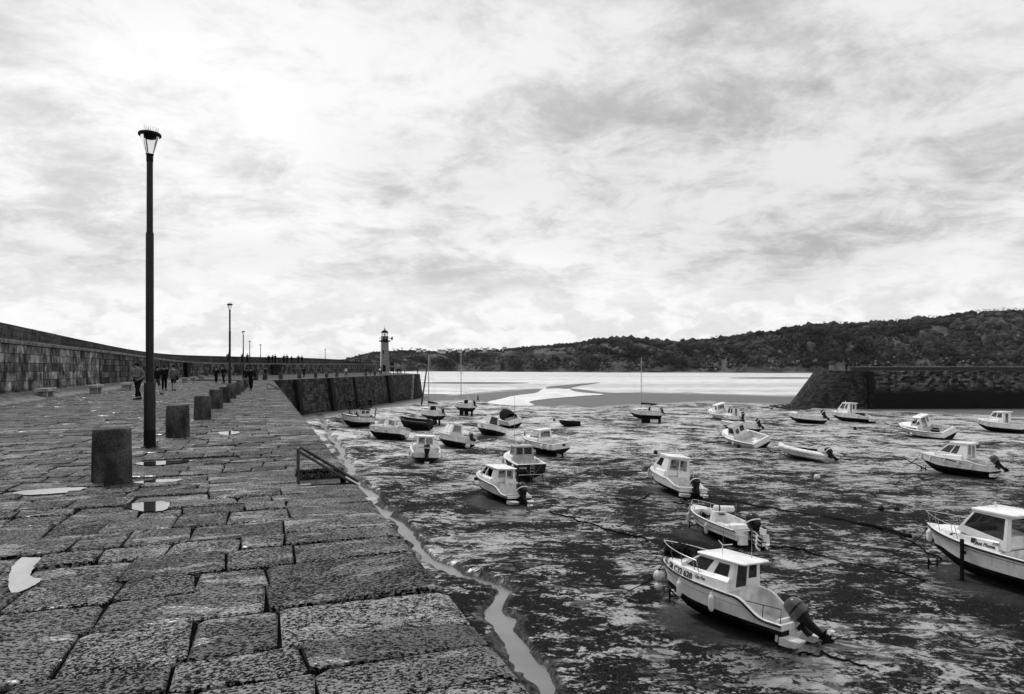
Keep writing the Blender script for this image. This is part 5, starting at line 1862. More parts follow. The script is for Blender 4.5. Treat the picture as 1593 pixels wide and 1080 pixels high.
# --- 1. nearest boat: wheelhouse fishing boat with tilted outboard
b = Boat('near', 'fishing_boat', 'white wheelhouse fishing boat lettered SB C32 628 with big tilted outboard', 'the boat lettered SB C32 628', roll=R(6), pitch=R(1.0), drop=.42, full=2.5, sheer=.20)
b.deck(.36, floor=.40)
b.rub('black', .030)
b.stripe(.66, r=.008, t0=.10)
b.coach(.36, .965, .44, .27, .05, nose=.9, name='raised_foredeck')
b.house(.345, .735, .60, 2.10, .80, .72, zbf=.28, zb=b.sz(.5) + .10, side=((.07, .16, .46, .90), (.60, .22, .90, .88)), front=((.05, .10, .485, .92), (.515, .10, .95, .92)), aft=((.12, 0, .52, .93), (.58, .30, .92, .90)), aft_pane=True, gl='glass_dark', over=(.14, .34), roof_t=.05)  # open aft doorway filled with a dark pane that paints its inner shade
b.pulpit(.60, .36, base=.28, posts=4, r=.016)
b.swim(.50, .34)
b.motor(0, 58, .9, 'motor_grey', z=.66, x=b.x(0) - .14)
MB().box((b.x(.02), 0, .52), (.22, .75, .50)).build('motor_well', M['gelcoat_worn'], b.root)
b.pole(.47, .45, b.roofz - .03, 1.05, .010, (-.05, .12))
b.pole(.36, -.35, b.roofz - .03, .95, .014, (.10, -.05), 'flag_staff')
mb = MB()
fx, fz = b.x(.36) + .08, b.roofz + .85
mb.loft([[Vector((fx - .02 - .07 * i, -.38 - .04 * math.sin(i * 1.3), fz - .03 * i)), Vector((fx - .05 - .05 * i, -.40 - .05 * math.sin(i * 1.3 + .5), fz - .40 - .045 * i))] for i in range(6)], cap=False)
b_flag = mb.build('ensign', M['cloth_light'], b.root)
mb = MB()
for k_ in range(3):
    mb.loft([[Vector((fx - .03 - .07 * i, -.372 - .04 * math.sin(i * 1.3), fz - .05 - .03 * i - k_ * .13)), Vector((fx - .04 - .067 * i, -.378 - .042 * math.sin(i * 1.3), fz - .11 - .033 * i - k_ * .13))] for i in range(6)], cap=False)
mb.build('flag_stripe', M['lettering'], b_flag)
b.rail([[(b.x(.52), .1, b.roofz - .02), (b.x(.52), .1, b.roofz + .24)], [(b.x(.52), .34, b.roofz + .40), (b.x(.52), .1, b.roofz + .24), (b.x(.5), -.14, b.roofz + .26), (b.x(.5), -.3, b.roofz + .26)]], 'roof_aerial', 'gelcoat')
b.rail([[(b.x(.02), .72, b.sz(0) - .02), (b.x(.02), .72, b.sz(0) + .42), (b.x(.24), .80, b.sz(.24) + .02)], [(b.x(.13), .76, b.sz(0)), (b.x(.13), .76, b.sz(.13) + .35)]], 'stern_rail', 'lamp_paint')
MB().box((b.x(.035), 0, .55), (.08, b.b(0) * 1.7, .62)).build('transom_bulkhead', M['gelcoat_worn'], b.root)
def on_coach(bt, t, f, side=1, lift=0.0):
    t0, t1, h0, h1, inset = bt.coachp
    k = (t - t0) / (t1 - t0)
    w_ = max(.06, bt.b(t) - inset * lerp(1, .9, k))
    return Vector((bt.x(t), side * lerp(w_, w_ * .96, f / .72), bt.sz(t) - .03 + (lerp(h0, h1, k ** 1.3) * .72 + .03) * f / .72))
def coach_fn(bt, t0, f0, slope=0.0):
    def fn(a, u):
        t = t0 - a / bt.L
        k = (t - bt.coachp[0]) / (bt.coachp[1] - bt.coachp[0])
        h = lerp(bt.coachp[2], bt.coachp[3], max(k, 0) ** 1.3)
        return on_coach(bt, t, f0 + u / h)
    return fn
b.text_on('SB C32 628', .25, coach_fn(b, .86, .08), name='registration_lettering')
b.text_on('ORMEON II', .085, coach_fn(b, .955, .22), 'lettering_mid', name='bow_name')
b.text_on('Cap Fun', .12, coach_fn(b, .60, .36), 'lettering', name='model_script', shear=.4)
b.text('OCEAN', .10, (b.x(.035) - .045, .62, .62), (0, -1, 0), (0, 0, 1), 'lettering', name='stern_name')
for t in (.70, .44):
    b.fender(t, 1, .16, .52, .085)
for (t, dy, dz, r) in ((1.0, .12, -.62, .21), (.985, .20, -.95, .15)):
    p = b.world((b.x(t) + .05, dy, b.sz(1) + dz))
    ball('mooring_buoy', p, r, ('larger' if r > .18 else 'smaller') + ' pale round buoy hanging at the bow of the boat lettered SB C32 628', group='bow buoys of the near boat')
near = b
# crab pots on the foredeck
def crab_pot(p, rz, sc, label):
    e = empty('crab_pot', p, rz, label, 'crab pot', 'crab pots on the foredeck')
    e.scale = (sc,) * 3
    mb = MB()
    arch = lambda x: [Vector((x, .28 * math.cos(a), .36 * math.sin(a) + .03)) for a in [math.pi * i / 12 for i in range(13)]]
    for i in range(5):
        mb.tube(arch(-.4 + .2 * i), .014, 5)
    for i in range(0, 13, 2):
        a = math.pi * i / 12
        mb.tube([(-.42, .28 * math.cos(a), .36 * math.sin(a) + .03), (.42, .28 * math.cos(a), .36 * math.sin(a) + .03)], .011, 5)
    mb.box((0, 0, .02), (.84, .56, .03))
    mb.build('frame', M['black'], e)
    mb = MB()
    for i in range(24):
        x = -.4 + .8 * i / 23
        mb.tube([(x, .27 * math.cos(a), .35 * math.sin(a) + .03) for a in [math.pi * k / 8 for k in range(9)]], .004, 3, cap=False)
    for i in range(22):
        a = math.pi * i / 21
        mb.tube([(-.41, .27 * math.cos(a), .35 * math.sin(a) + .03), (.41, .27 * math.cos(a), .35 * math.sin(a) + .03)], .004, 3, cap=False)
    mb.build('netting', M['cloth_dark'], e)
    mb = MB().lathe([(.12, .0), (.16, .12), (.10, .2)], 10, (.0, 0, .06)).box((.2, .05, .12), (.2, .2, .2))
    mb.build('bait_funnel', M['cloth_dark'], e)
rzn = PLACE['near'][1]
crab_pot(b.world((b.x(.885), .20, b.sz(.9) + .30)), rzn + .2, .98, 'black netted crab pot on the near boat, the one closer to the stem')
crab_pot(b.world((b.x(.84), -.26, b.sz(.9) + .30)), rzn - .1, .98, 'black netted crab pot on the near boat, the one closer to the windscreen')

# --- 2. open fishing boat with console, floats and spare engine
b = Boat('fisher', 'open_boat', 'open white fishing boat with long float on the console and banded outboard', 'the open fishing boat', roll=R(2), full=2.6, sheer=.30)
b.deck(.80, floor=.5, gun=.11)
b.rub('black', .022)
b.stripe(.52, 'black', .012, .0, .93)
mb = MB()
mb.loft([[Vector((x, w_, z)) for x, w_, z in ((-.1, .38, .45), (-.1, -.38, .45), (.5, -.38, .45), (.5, .38, .45))], [Vector((x, w_, z)) for x, w_, z in ((-.05, .36, 1.42), (-.05, -.36, 1.42), (.34, -.33, 1.42), (.34, .33, 1.42))]], closed=True)
b.console = mb.build('console', M['gelcoat'], b.root)
MB().lathe([(.16, -.02), (.19, 0), (.16, .02)], 14, (-.12, 0, 1.3)).build('wheel', M['black'], b.console)
MB().box((-1.15, 0, .72), (.42, 1.3, .5)).build('aft_bench', M['gelcoat'], b.root)
MB().box((-.62, .35, .70), (.4, .45, .46)).box((-.62, -.4, .66), (.4, .4, .4)).build('fish_box', M['gelcoat_worn'], b.root)
b.pulpit(.72, .30, posts=3)
b.rail([[(b.x(.1), s_ * .85, b.sz(.1)), (b.x(.1), s_ * .85, b.sz(.1) + .22), (b.x(.3), s_ * .92, b.sz(.3) + .22), (b.x(.3), s_ * .92, b.sz(.3))] for s_ in (1, -1)], 'side_rail')
b.motor(0, 30, 1.15, 'motor')
MB().box((b.x(0) - .18, -.62, .55), (.34, .35, .5), ry=.2).build('trim_pod', M['gelcoat_worn'], b.root)
MB().box((b.x(0) - .18, .62, .55), (.34, .35, .5), ry=.2).build('trim_pod', M['gelcoat_worn'], b.root)
b.pole(.62, -.5, b.sz(.6), 1.9, .02, (.05, 0), 'rod_pole', 'lamp_paint')
b.pole(.42, -.6, b.sz(.4), 2.4, .008, (-.2, 0))
e = empty('float_roll', b.world((-.28, -.0, 1.50)), PLACE['fisher'][1] + R(62), 'long white cylinder float lying on the console of the open boat', 'float')
MB().tube([(-.5, 0, .14), (-.45, 0, .14), (.45, 0, .14), (.5, 0, .14)], [.06, .14, .14, .06], 14).build('body', M['fender'], e, smooth=True)
MB().tube([(.18, 0, .14), (.24, 0, .14)], .146, 14).build('strap', M['black'], e, smooth=True)
for i, (x, y, r) in enumerate(((1.0, .1, .20), (.75, -.25, .18))):
    ball('pot_float', b.world((x, y, b.sz(.7) + .10)), r, 'pale ball float in the bow of the open fishing boat', group='bow floats of the open boat')
mb = MB()
r_ = random.Random(4)
for _ in range(40):
    x, y = r_.uniform(.55, 1.3), r_.uniform(-.5, .5)
    mb.tube([(x, y, .85), (x + r_.uniform(-.2, .2), y + r_.uniform(-.2, .2), .85 + r_.uniform(.1, .35)), (x + r_.uniform(-.3, .3), y + r_.uniform(-.3, .3), .9)], .02, 4)
e = mb.build('rope_heap', M['dark_rope'])
e.matrix_world = b.M
tag(e, 'dark heap of nets and ropes in the bow of the open boat', 'nets')
for t in (.80, .40):
    b.fender(t, 1, .1, .5, .09, 'fender_grey')
b.fender(.97, 1, .05, .55, .07, 'fender_grey')
b.text_on('SEVEN', .17, b.side_fn(.70, .56), 'lettering_mid', name='side_name')

# --- 3. high-cabin boat with open wheelhouse back
b = Boat('cuddy_r', 'cabin_boat', 'white cabin boat with tall rounded wheelhouse, open at the back, dark outboard', 'the tall-cabin boat right of the channel', roll=R(6), pitch=R(2), drop=.25, full=2.5)
b.deck(.40, floor=.45)
b.rub('gelcoat_worn', .022)
b.coach(.42, .94, .40, .08, .16)
b.house(.40, .78, .62, 2.45, .80, .70, zbf=.22, side=((.10, .35, .52, .88),), front=((.06, .30, .48, .9), (.52, .30, .94, .9)), aft=((.08, 0, .52, .92), (.56, .32, .92, .9)), over=(.06, .10), roof_t=.12)
b.pulpit(.66, .40, base=.05)
b.motor(0, 42, 1.05, 'motor')
b.swim(.3, .4)
b.rail([[(b.x(.05), s_ * .85, b.sz(.05)), (b.x(.05), s_ * .85, b.sz(.05) + .35), (b.x(.2), s_ * .92, b.sz(.2) + .3), (b.x(.2), s_ * .92, b.sz(.2))] for s_ in (1, -1)], 'stern_rail')
b.fender(.80, 1, .1, .42, .08, 'fender_grey')
b.fender(.66, 1, .1, .42, .08, 'fender_grey')

# --- 4. large cabin boat cut by the right edge
b = Boat('edge', 'cabin_cruiser', 'large white cabin cruiser with beaching leg and long dark cabin window', 'the cruiser with a beaching leg', roll=R(0), full=2.2, sheer=.26)
b.deck(.42, floor=.45)
b.rub('black', .04)
b.stripe(.80, 'black', .010)
b.coach(.44, .90, .46, .10, .26)
mbq = []
for t, f in ((.76, .2), (.58, .18), (.565, .72), (.74, .66)):
    k = (t - .44) / .46
    w_ = b.b(t) - .26 * lerp(1, .6, k) + .008
    mbq.append(Vector((b.x(t), w_ * lerp(1, .965, f), b.sz(t) + lerp(.46, .10, k ** 1.3) * f)))
MB().add(mbq, [(0, 1, 2, 3)]).build('long_window', M['glass_dark'], b.root)
MB().add([Vector((v.x, -v.y, v.z)) for v in mbq], [(3, 2, 1, 0)]).build('long_window', M['glass_dark'], b.root)
b.house(.40, .70, .60, 2.72, .88, .76, zbf=.42, zb=b.sz(.5) + .05, side=((.06, .28, .93, .92),), front=((.05, .25, .485, .92), (.515, .25, .95, .92)), aft=((.12, 0, .88, .9),), over=(.12, .3), roof_t=.08)
b.pulpit(.70, .50, posts=3)
b.pole(.55, 0, b.roofz - .02, .22, .05, name='radar_dome', mt='gelcoat')
b.fender(.905, 1, .06, .50, .10)
b.fender(.22, 1, .1, .5, .10)
b.motor(0, 20, 1.1)
for sg in (1, -1):
    mb = MB()
    xx, yy = b.x(.62), sg * (b.b(.62) + .10)
    mb.box((xx, yy, .78), (.10, .10, 1.66)).box((xx, yy, .0), (.3, .24, .06))
    mb.box((xx, yy - sg * .06, 1.1), (.16, .10, .12))
    mb.build('beaching_leg', M['wood_dark'], b.root)
k = (.56 - .44) / .46
def edge_coach(t0, f0):
    def fn(a, u):
        t = t0 - a / b.L
        k = max(0, (t - .44) / .46)
        h = lerp(.46, .10, k ** 1.3)
        w_ = b.b(t) - .26 * lerp(1, .6, k)
        f = f0 + u / h
        return (b.x(t), w_ * lerp(1, .96, f / .72), b.sz(t) - .03 + (h * .72 + .03) * f / .72)
    return fn
b.text_on('Jazz Plume', .17, edge_coach(.575, .22), 'lettering', name='side_name', shear=.3)
b.text_on('590', .15, edge_coach(.475, .50), 'lettering_mid', name='model_number', shear=.3)

# --- 5. sleek cruiser with arched cabin
b = Boat('cruiser', 'sport_cruiser', 'sleek white sport cruiser with arched cabin windows and dark swoosh stripe', 'the sleek sport cruiser', roll=R(1), drop=.18, full=2.3, sheer=.20)
b.deck(.36, floor=.45)
b.rub('gelcoat_worn', .022)
b.coach(.36, .88, .34, .08, .2)
b.house(.30, .74, .54, 2.42, .86, .70, zbf=.26, side=((.08, .30, .40, .86), (.44, .30, .66, .88)), front=((.05, .2, .485, .92), (.515, .2, .95, .92)), aft=((.10, 0, .45, .92), (.52, .1, .9, .9)), over=(.0, .25), roof_t=.10)
b.pulpit(.56, .36, posts=4)
b.motor(0, 50, .9, 'motor_grey')
b.swim(.4, .36)
mb = MB()
pts = []
for i in range(9):
    t = lerp(.30, .62, i / 8)
    q = b.section(t)[1]
    f = lerp(.62, .92, (i / 8))
    y = float(np.interp(f, [0, .16, .34, .58, .8, 1], [v[0] for v in q])) + .006
    z = float(np.interp(f, [0, .16, .34, .58, .8, 1], [v[1] for v in q]))
    pts.append((Vector((b.x(t), y, z + .06 * math.sin(math.pi * i / 8))), Vector((b.x(t), y, z - .015))))
mb.loft([[u, v] for u, v in pts], cap=False)
b.swoosh = mb.build('swoosh_stripe', M['lettering'], b.root)
for t in (.93, .76, .55, .37, .2):
    b.fender(t, 1, .10, .40, .085, 'fender_grey')

# --- 6. heeled pilot boat on the right
b = Boat('heel_r', 'pilot_boat', 'small white pilot boat heeled over with dark open wheelhouse near the jetty', 'the heeled boat near the jetty', roll=R(-19), pitch=R(0), full=2.5)
b.deck(.46, floor=.4)
b.rub('black', .03)
b.coach(.48, .94, .30, .08, .2, windows=2)
b.house(.42, .66, .58, 2.35, .70, .62, zbf=.1, side=((.12, .40, .88, .88),), aft=((.06, 0, .62, .94), (.68, .4, .94, .9)), over=(.06, .08), roof_mt='gelcoat')
b.pulpit(.66, .36, mt='steel')
b.rail([[(b.x(.02), s_ * .95, b.sz(0)), (b.x(.02), s_ * .95, b.sz(0) + .3), (b.x(.3), s_ * 1.02, b.sz(.3) + .28), (b.x(.3), s_ * 1.02, b.sz(.3))] for s_ in (1, -1)], 'stern_rail')
MB().box((b.x(.3), -.2, .75), (.6, .5, .5)).build('engine_box', M['wood_dark'], b.root)
b.fender(.55, 1, .3, .3, .14)
b.text_on('WA6305G', .16, b.side_fn(.40, .5), 'lettering_mid', name='registration')
b.pole(.5, 0, b.roofz, .18, .05, name='roof_light', mt='gelcoat')

# --- 7. white boat with wheelhouse near the jetty foot
b = Boat('seafarer', 'pilot_boat', 'white fishing boat with forward wheelhouse and high bow rail below the jetty', 'the wheelhouse boat below the jetty', roll=R(3), full=2.3, drop=.2)
b.deck(.50, floor=.42)
b.rub('gelcoat_worn', .03)
b.coach(.5, .93, .34, .08, .2)
b.house(.48, .78, .66, 2.65, .80, .72, zbf=.3, side=((.10, .34, .48, .9), (.56, .4, .80, .86)), aft=((.1, 0, .4, .9), (.5, .4, .9, .9)), over=(.04, .30), roof_t=.08)
b.pulpit(.74, .44, mt='lamp_paint')
b.rail([[(b.x(.02), s_ * .95, b.sz(0)), (b.x(.02), s_ * .95, b.sz(0) + .5), (b.x(.4), s_ * 1.1, b.sz(.4) + .35), (b.x(.4), s_ * 1.1, b.sz(.4))] for s_ in (1, -1)], 'stern_rail')
MB().box((b.x(.36), -.5, b.sz(.3) - .1), (1.0, .5, .5)).build('deck_box', M['interior'], b.root)
for t in (.78, .55, .25):
    b.fender(t, 1, .1, .45, .09)
b.swim(.5, .42)
b.pole(.66, 0, b.roofz, .2, .05, name='roof_light', mt='gelcoat')

# --- 8. boat cut by the right edge, farther out
b = Boat('edge_far', 'cabin_boat', 'white high-bowed cabin boat with bow roller just beyond the sport cruiser', 'the high-bowed boat', roll=R(0), full=2.2)
b.deck(.42)
b.rub('gelcoat_worn')
b.coach(.44, .92, .42, .08, .2)
b.house(.36, .68, .56, 2.6, .85, .74, zbf=.3)
b.pulpit(.70, .4)
MB().box((b.x(1) + .2, 0, b.sz(1) + .02), (.7, .28, .06)).build('bow_sprit', M['gelcoat_worn'], b.root)
b.fender(.85, 1, .1, .4, .09, 'fender_grey')
b.fender(.62, 1, .1, .4, .09, 'fender_grey')

# --- 9. low open motor boat
b = Boat('runabout', 'motor_boat', 'low white motor boat with small windscreen, dark bottom and black outboard', 'the low motor boat by the jetty foot', roll=R(2), full=2.3, sheer=.3)
b.deck(.62, floor=.45)
b.rub('gelcoat_worn', .02)
mb = MB()
mb.loft([[Vector((b.x(.66), .75, b.sz(.64))), Vector((b.x(.72), 0, b.sz(.7) + .05)), Vector((b.x(.66), -.75, b.sz(.64)))], [Vector((b.x(.56), .62, b.sz(.6) + .42)), Vector((b.x(.62), 0, b.sz(.6) + .48)), Vector((b.x(.56), -.62, b.sz(.6) + .42))]], cap=False)
mb.build('windscreen', M['glass'], b.root)
b.motor(0, 48, .85)
for t in (.62, .35):
    b.fender(t, 1, .1, .36, .08)
b.rail([[(b.x(.4), s_ * 1.0, b.sz(.4)), (b.x(.42), s_ * 1.0, b.sz(.4) + .15), (b.x(.85), s_ * .55, b.sz(.85) + .15), (b.x(.87), s_ * .5, b.sz(.87))] for s_ in (1, -1)], 'side_rail')

# --- 10. inflatable with rigid hull
b = Boat('rib', 'inflatable_boat', 'grey rigid inflatable boat with thick tubes and dark outboard', 'the rigid inflatable', roll=R(4), hull='gelcoat_worn', full=2.2, sheer=.42, bottom='grey_paint')
b.deck(.75, floor=.62, gun=.2)
for sg in (1, -1):
    ts = [i / 16 for i in range(17)]
    pts = [(b.x(t), sg * max(.0, b.b(t) - .02 - .14 * (t > .9)), b.sz(t) + .04) for t in ts]
    pts = [(b.x(0) - .45, sg * (b.b(0) - .04), b.sz(0) + .0)] + pts
    MB().tube(pts, [.06, .2] + [.225] * 14 + [.2, .18], 14).build('tube', M['grey_paint'] if sg < 0 else M['gelcoat_worn'], b.root, smooth=True)
b.stripe(.4, 'grey_paint', .012)
b.stripe(.65, 'grey_paint', .012)
mb = MB()
mb.loft([[Vector((x, y, .5)) for x, y in ((-.2, .3), (-.2, -.3), (.35, -.3), (.35, .3))], [Vector((x, y, 1.1)) for x, y in ((-.1, .28), (-.1, -.28), (.2, -.26), (.2, .26))]], closed=True)
mb.build('console', M['interior'], b.root)
MB().box((-.9, 0, .85), (.6, .6, .55)).build('seat', M['cloth_dark'], b.root)
b.motor(0, 50, .9)
b.rail([[(.1, .26, 1.05), (.12, .26, 1.3), (.12, -.26, 1.3), (.1, -.26, 1.05)]], 'console_rail')

# --- 11. strongly heeled pilot boat
b = Boat('heel_m', 'pilot_boat', 'white pilot boat leaning far over with oval window and open cockpit', 'the far-leaning pilot boat', roll=R(-22), pitch=R(3), full=2.6)
b.deck(.50, floor=.42, gun=.15)
b.rub('black', .02)
b.coach(.52, .92, .18, .05, .3)
b.house(.50, .70, .64, 2.25, .72, .64, side=((.12, .38, .9, .9),), front=((.06, .4, .94, .9),), aft=((.52, .35, .92, .88),), aft_pane=True, gl='glass_dark', roof_mt='grey_paint', over=(.12, .12))
mb = MB()
mb.add([Vector((b.x(.50) - .055, .32 + .2 * math.cos(a), 1.72 + .30 * math.sin(a))) for a in [2 * math.pi * i / 20 for i in range(20)]], [tuple(range(20))])
mb.build('oval_window', M['glass_dark'], b.root)
b.pulpit(.74, .3)
b.rail([[(b.x(.02), s_ * .9, b.sz(0)), (b.x(.02), s_ * .9, b.sz(0) + .1), (b.x(.4), s_ * 1.0, b.sz(.4) + .06)] for s_ in (1,)], 'stern_rail')
MB().box((b.x(.14), .1, .62), (.5, .5, .4)).build('engine_box', M['gelcoat'], b.root)
MB().box((b.x(0) - .1, -.1, .12), (.25, .06, .5)).build('rudder', M['antifoul'], b.root)
b.fender(.45, 1, .1, .4, .09)
for p, nm in (((1143, 694), 1), ((1150, 694.5), 2)):
    pass

# --- 12-14. cluster behind it
b = Boat('twin_a', 'cabin_boat', 'white pilot boat with dark wheelhouse doorway, farthest of the moored cluster', 'the farthest pilot boat of the cluster', roll=R(-16), full=2.4, bottom='grey_paint')
b.deck(.42)
b.rub('gelcoat_worn')
b.coach(.44, .92, .4, .1, .1)
b.house(.40, .68, .58, 2.4, .76, .66, aft=((.08, 0, .8, .94),), over=(.04, .1))
b.pulpit(.66, .34)
for t in (.8, .6):
    b.fender(t, 1, .1, .4, .08)
b = Boat('twin_b', 'cabin_boat', 'short white cabin boat with raked windscreen in the middle of the moored cluster', 'the short cabin boat of the cluster', roll=R(3), full=2.5)
b.deck(.34)
b.rub('gelcoat_worn')
b.coach(.36, .9, .25, .05, .2)
b.house(.30, .66, .56, 2.3, .76, .7, side=((.1, .35, .5, .9), (.6, .3, .92, .9)), roof_mt='glass_dark', aft=((.3, 0, .7, .9),), over=(.0, .05), roof_t=.03)
b.motor(0, 15, 1.0)
b.fender(.5, 1, .1, .4, .1, 'fender_grey')
b = Boat('hidden', 'open_boat', 'low white open boat half hidden behind the leaning pilot boat', 'the low open boat of the cluster', roll=R(2), full=2.4)
b.deck(.6, floor=.5)
b.rub('gelcoat_worn')
b.motor(0, 45, .8)
MB().box((b.x(.3), 0, .62), (.8, .9, .5)).build('console', M['cloth_dark'], b.root)
b.pulpit(.7, .2)

# --- 15. pilot boat left of centre with tilted outboard
b = Boat('pilot_l', 'fishing_boat', 'white wheelhouse boat with pale-banded outboard beside the dark hulled boat', 'the banded-outboard boat', roll=R(4), pitch=R(3), drop=.40, full=2.5)
b.deck(.38, floor=.40)
b.rub('black', .026)
b.coach(.40, .94, .36, .12, .08, nose=.9)
b.house(.36, .76, .63, 2.18, .80, .70, zbf=.2, side=((.08, .28, .30, .9), (.36, .30, .74, .9)), aft=((.12, 0, .52, .92), (.58, .3, .92, .9)), over=(.06, .22))
b.pulpit(.62, .42, base=.12, posts=4)
b.swim(.5, .36)
b.motor(0, 36, 1.15, 'motor', x=b.x(0) - .1, z=.62)
b.text_on('B C380', .15, b.side_fn(.70, .68), 'lettering', name='registration')
MB().lathe([(.16, -.1), (.2, 0), (.16, .1)], 12, (b.x(.99), .2, .75)).build('bow_fender', M['black'], b.root, smooth=True)

# --- 16. dark hulled boat, stern to the viewer
b = Boat('dark', 'motor_boat', 'dark hulled boat on legs with grey wheelhouse and white stern ladder', 'the dark hulled boat', hull='dark_hull', roll=R(0), full=2.5, keel_lift=.42, sheer=.25, transom=.92)
b.deck(.40, floor=.55)
b.rub('gelcoat', .045)
b.coach(.42, .9, .3, .08, .25)
b.house(.36, .64, .56, 2.28, .78, .74, mt='grey_paint', roof_mt='grey_paint', side=((.1, .4, .9, .9),), front=((.06, .40, .47, .92), (.53, .40, .94, .92)), aft=((.06, .42, .42, .92), (.50, .42, .94, .92)), aft_pane=True, over=(.05, .08), roof_t=.05)
mb = MB()
for y in (-.14, .14):
    mb.tube([(b.x(0) - .05, y, 1.05), (b.x(0) - .06, y, .35)], .018, 6)
for z in (.37, .6, .85, 1.04):
    mb.tube([(b.x(0) - .055, -.14, z), (b.x(0) - .055, .14, z)], .016, 6)
mb.build('stern_ladder', M['steel'], b.root)
mb = MB()
mb.tube([(b.x(0) - .03, .75, 1.1), (b.x(0) - .05, 0, .12)], .008, 5).tube([(b.x(0) - .03, -.75, 1.1), (b.x(0) - .05, 0, .12)], .008, 5)
mb.build('stern_line', M['rope'], b.root)
mb = MB()
mb.box((b.x(0) - .02, 0, .33), (.03, b.B * .88, .03))
mb.build('boot_stripe', M['gelcoat'], b.root)
mb = MB()
mb.add([(b.x(.05), .03, .05), (b.x(.75), .03, .05), (b.x(.7), .03, -.40), (b.x(.12), .03, -.40), (b.x(.05), -.03, .05), (b.x(.75), -.03, .05), (b.x(.7), -.03, -.40), (b.x(.12), -.03, -.40)], [(0, 1, 2, 3), (4, 7, 6, 5), (0, 4, 5, 1), (1, 5, 6, 2), (2, 6, 7, 3), (3, 7, 4, 0)])
mb.build('keel', M['antifoul'], b.root)
MB().box((b.x(0) + .1, 0, -.12), (.28, .05, .5)).build('rudder', M['antifoul'], b.root)
MB().tube([(b.x(.04), -.85, .4), (b.x(.03), -.95, -.44)], .035, 6).tube([(b.x(.04), .85, .4), (b.x(.03), .95, -.44)], .035, 6).build('support_leg', M['wood_dark'], b.root)
b.pole(.5, .55, b.roofz - .05, 4.6, .018, name='mast', mt='alloy')
b.text('Kannix', .20, (b.x(0) - .008, .98, .82), (0, -1, 0), (0, 0, 1), 'lettering_pale', name='stern_name')
b.fender(.12, 1, .08, .5, .1)
b.fender(.7, 1, .1, .4, .08)
b.fender(.62, 1, .1, .4, .08)

# --- 17. white pocket cruiser behind it
b = Boat('pocket', 'cabin_boat', 'white cabin boat on a keel, cabin shifted forward, behind the dark hulled boat', 'the white keel boat', roll=R(-3), full=2.4, keel_lift=.3, transom=.94)
b.deck(.42, floor=.5)
b.rub('black', .02)
b.coach(.44, .92, .34, .06, .22)
b.house(.40, .72, .56, 2.35, .80, .70, side=((.08, .3, .30, .85), (.36, .3, .92, .9)), aft=((.08, .3, .92, .9),), over=(.02, .06), roof_mt='gelcoat', roof_t=.04)
b.pulpit(.7, .36)
MB().box((b.x(.4), 0, -.12), (3.2, .12, .4)).build('keel', M['antifoul'], b.root)
MB().box((b.x(0) - .1, .0, -.02), (.2, .05, .7)).build('rudder', M['antifoul'], b.root)
MB().box((b.x(.0) - .02, -.3, .95), (.06, .3, .22)).build('motor_bracket', M['lamp_paint'], b.root)
for t in (.22, .06):
    b.fender(t, 1, .06, .45, .12)
b.pole(.95, .1, b.sz(.95), .5, .09, name='bow_bollard', mt='black')

# --- 18. small cabin boat seen from the stern
b = Boat('stern_on', 'cabin_boat', 'small white cabin boat seen from behind with black outboard and open wheelhouse', 'the stern-on cabin boat', roll=R(3), full=2.6, drop=.1)
b.deck(.44, floor=.4)
b.rub('gelcoat_worn', .025)
b.coach(.46, .94, .3, .06, .18)
b.house(.42, .70, .62, 1.95, .72, .66, aft=((.08, 0, .46, .93), (.52, .35, .92, .92)), side=((.1, .35, .9, .9),), over=(.05, .12), roof_t=.07)
b.pulpit(.62, .42)
b.motor(0, 10, 1.0, 'motor', z=.8)
b.rail([[(b.x(.05), s_ * .9, b.sz(.05)), (b.x(.06), s_ * .92, b.sz(.05) + .4), (b.x(.3), s_ * 1.0, b.sz(.3) + .4), (b.x(.32), s_ * 1.0, b.sz(.3))] for s_ in (1, -1)], 'side_rail')
for t, sd in ((.25, 1), (.12, -1), (.3, -1)):
    b.fender(t, sd, .1, .4, .09)

# --- 19. three boats heeled to starboard, and the dark speedboat
def heeled(key, name, label, short, roll, hull='hull_white', canvas=False, windows=1, **kw):
    b = Boat(key, name, label, short, roll=R(roll), full=2.5, hull=hull)
    b.deck(.40, floor=.45)
    b.rub('gelcoat_worn' if hull == 'hull_white' else 'gelcoat', .03)
    b.coach(.42, .94, .34, .06, .15, windows=windows)
    return b
b = heeled('heel_a', 'cabin_boat', 'white cabin boat tipped to starboard with ball fender under its stern', 'the tipped boat with ball fender', 13)
b.house(.42, .78, .60, 2.30, .74, .62, zbf=.2, side=((.08, .2, .42, .88), (.5, .2, .92, .9)), aft=((.1, .3, .9, .92),), over=(.02, .05), gl='glass')
b.pulpit(.70, .35)
MB().box((b.x(.28), 0, .9), (.8, 1.2, .5)).build('deck_gear', M['gelcoat_worn'], b.root)
b.rail([[(b.x(.02), s_ * .95, b.sz(0)), (b.x(.02), s_ * .95, b.sz(0) + .5), (b.x(.25), s_ * 1.0, b.sz(.2) + .45), (b.x(.27), s_ * 1.0, b.sz(.2))] for s_ in (1, -1)], 'stern_rail')
ball('mooring_buoy', b.world((b.x(-.03), .1, .32)), .26, 'pale ball buoy under the stern of the tipped cabin boat')
b.motor(-.3, 60, .8, 'motor')
b = heeled('heel_b', 'cabin_boat', 'white boat tipped to starboard with tall closed canvas wheelhouse', 'the tipped boat with canvas top', 16, windows=0)
b.house(.36, .80, .52, 2.15, .78, .62, zbf=.1, side=((.06, .15, .94, .9),), aft=((.06, .1, .94, .92),), aft_pane=True, over=(.0, .0), gl='glass', roof_t=.03)
b.pulpit(.72, .3)
b.fender(.5, 1, .15, .35, .09, 'fender_grey')
